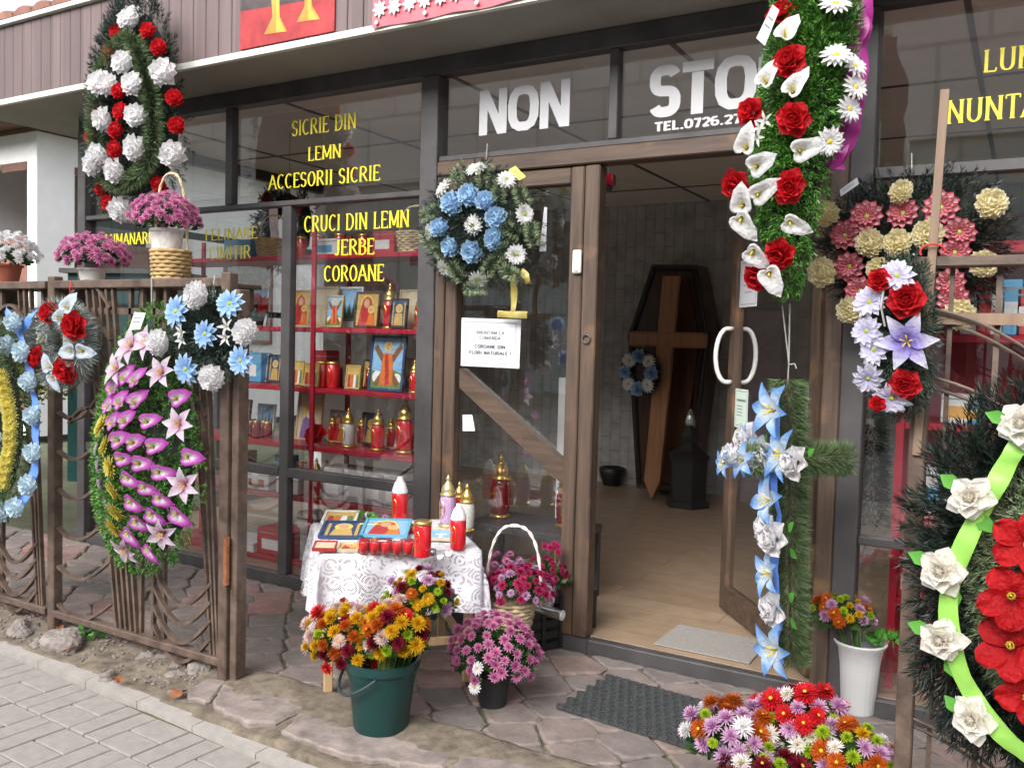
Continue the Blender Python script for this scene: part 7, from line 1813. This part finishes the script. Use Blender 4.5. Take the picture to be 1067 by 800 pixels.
# ------------------------------------------------------------------ left neighbour: white house with a corner porch
HX, HY = -11.6, 3.3
T = thing('white_house', 'white neighbouring house with an open corner porch and brown panels', 'house', (HX, HY, 0)); L = -T.location
def hb(a, b, name, mat, par=None): mb = MB(); mb.box(a, b, 0, .005); o = mb.build(name, mat, par or T); o.location = L if par is None else (0, 0, 0); return o
zt = 4.12; ow = aty(0, 172, HY)[2]; zs = aty(20, 245, HY)[2]
hb((HX - .22, HY, 0), (HX, HY + .55, zt), 'corner_pillar', 'white_wall')
hb((HX - 7, HY + .0015, ow), (HX - .2215, HY + .28, zt), 'wall', 'white_wall'); hb((HX - .28, HY + .5515, ow), (HX - .0015, HY + 13, zt), 'wall', 'white_wall')
hb((HX - 7, HY + .04, .3), (HX - .2215, HY + .2, zs), 'panel', 'panel_brown'); hb((HX - .2, HY + .5515, .3), (HX - .04, HY + 1.9, zs), 'panel', 'panel_brown')
hb((HX - 7, HY + .0025, 0), (HX - .2215, HY + .28, .299), 'plinth', 'white_wall'); hb((HX - .26, HY + 1.9015, 0), (HX - .0025, HY + 13, ow - .0015), 'wall', 'white_wall')
hb((HX - .8, HY - .01, ow - .12), (HX - .2225, HY + .02, ow - .002), 'lintel_trim', 'eave_brown'); hb((HX - .01, HY + .553, ow - .12), (HX + .02, HY + 1.9, ow - .002), 'lintel_trim', 'eave_brown')
hb((HX - 7, HY + 2.6, 0), (HX - .27, HY + 2.75, zt), 'porch_wall', 'white_wall'); hb((HX - 2.8, HY + .3, 0), (HX - 2.6, HY + 2.59, zt), 'porch_wall', 'white_wall')
hb((HX - 1.5, HY + 2.57, .3), (HX - .6, HY + 2.598, 3.1), 'door', 'eave_brown')
hb((HX - 7, HY + .002, zt + .002), (HX - .002, HY + 13, zt + .06), 'porch_ceiling', 'eave_brown')
mb = MB(); v = [(HX - 7, HY - .7, zt - .1), (HX + .55, HY - .7, zt - .1), (HX + .55, HY + 13, zt - .1), (HX - 7, HY + 13, zt - .1), (HX - 7, HY + 5, zt + 2), (HX - 4, HY + 5, zt + 2)]
mb.box((HX - 7, HY - .7, zt + .065), (HX + .55, HY + 13.2, zt + .28)); o = mb.build('eave', 'eave_brown', T); o.location = L
mb = MB(); mb.add([(HX - 7, HY - .75, zt + .283), (HX + .6, HY - .75, zt + .283), (HX + .6, HY + 13.2, zt + .283), (HX - 7, HY + 13.2, zt + .283), (HX - 7, HY + 6, zt + 1.6), (HX - 3.4, HY + 6, zt + 1.6)], [(0, 1, 5, 4), (1, 2, 5), (2, 3, 4, 5), (0, 3, 2, 1)]); o = mb.build('roof', 'roof_tile', T); o.location = L
for k in range(4):
    y = HY + 3.2 + k * 2.4; mb = MB(); mb.box((HX - .002, y, 1.3), (HX + .03, y + 1.1, 2.7)); o = mb.build('window', 'panel_brown', T); o.location = L
    mb = MB(); mb.box((HX + .0305, y + .07, 1.37), (HX + .034, y + 1.03, 2.63)); p_ = mb.build('pane', 'box_grey', o)
# yard: green bin and shrubs, low wall
q = np.array([-8.2, 2.3, 0]); T = thing('garden_shed', 'narrow dark green garden shed standing in the yard beyond the shop', 'shed', (q[0], q[1], -.1), .3)
mb = MB(); mb.box((-.5, -.4, 0), (.5, .4, 2.15)); mb.build('wall', 'bucket_green', T); mb = MB(); mb.box((-.56, -.46, 2.152), (.56, .46, 2.2)); mb.build('roof', 'dark_metal', T); mb = MB(); mb.box((-.34, -.425, .05), (.34, -.402, 1.95)); d_ = mb.build('door', 'bucket_green', T); mb = MB(); mb.box((.24, -.45, 1.0), (.27, -.427, 1.12)); mb.build('handle', 'dark_metal', d_)
for i, (x, y, h, r_, lab) in enumerate(((-6.6, -.3, 1.45, .45, 'yellowing shrub in the yard just behind the left fence panel'), (-7.6, .2, 1.7, .6, 'rounded yellow green shrub beyond the shop corner'), (-9.0, 1.2, 1.6, .7, 'loose shrub before the white porch pillar'), (-6.7, 1.6, 1.1, .5, 'shrub seen through the side glazing of the shop'), (-7.4, -.9, 1.3, .5, 'low shrub behind the blue ribbon wreath'), (-9.8, .6, 1.2, .7, 'shrub in front of the porch parapet'))):
    T = thing('garden_shrub', lab, 'shrub', (x, y, -.1), 0, 'shrubs in the yard'); leafblob('foliage', T, (x, y, h * .6), r_, r_, h * .6, 1500, .07, 'garden_leaf', .2)
    mb = MB()
    for k in range(5): a = k * 1.257; mb.tube([(0, 0, 0), (r_ * .2 * math.cos(a), r_ * .2 * math.sin(a), h * .5), (r_ * .5 * math.cos(a), r_ * .5 * math.sin(a), h * .95)], [.02, .013, .006], 6)
    mb.build('branches', 'straw', T)
# the far side of the road, which the panes mirror
T = thing('office_block', 'long grey and teal building across the road, mirrored in the shop panes', 'building', (0, -20, -.1)); mb = MB(); mb.box((-45, -6, 6.75), (30, -.02, 10.5)); mb.build('upper_wall', 'tower_upper', T); mb = MB(); mb.box((-45, -6, 0), (30, 0, 6.7)); mb.build('lower_wall', 'tower_lower', T); mb = MB(); mb.box((-45, -6, 6.701), (30, .25, 6.749)); mb.build('string_course', 'drip_metal', T)
for i in range(16): mb = MB(); mb.box((-44 + i * 4.5, .001, 3.4), (-42 + i * 4.5, .05, 5.2)); mb.build('window', 'dark_room', T)
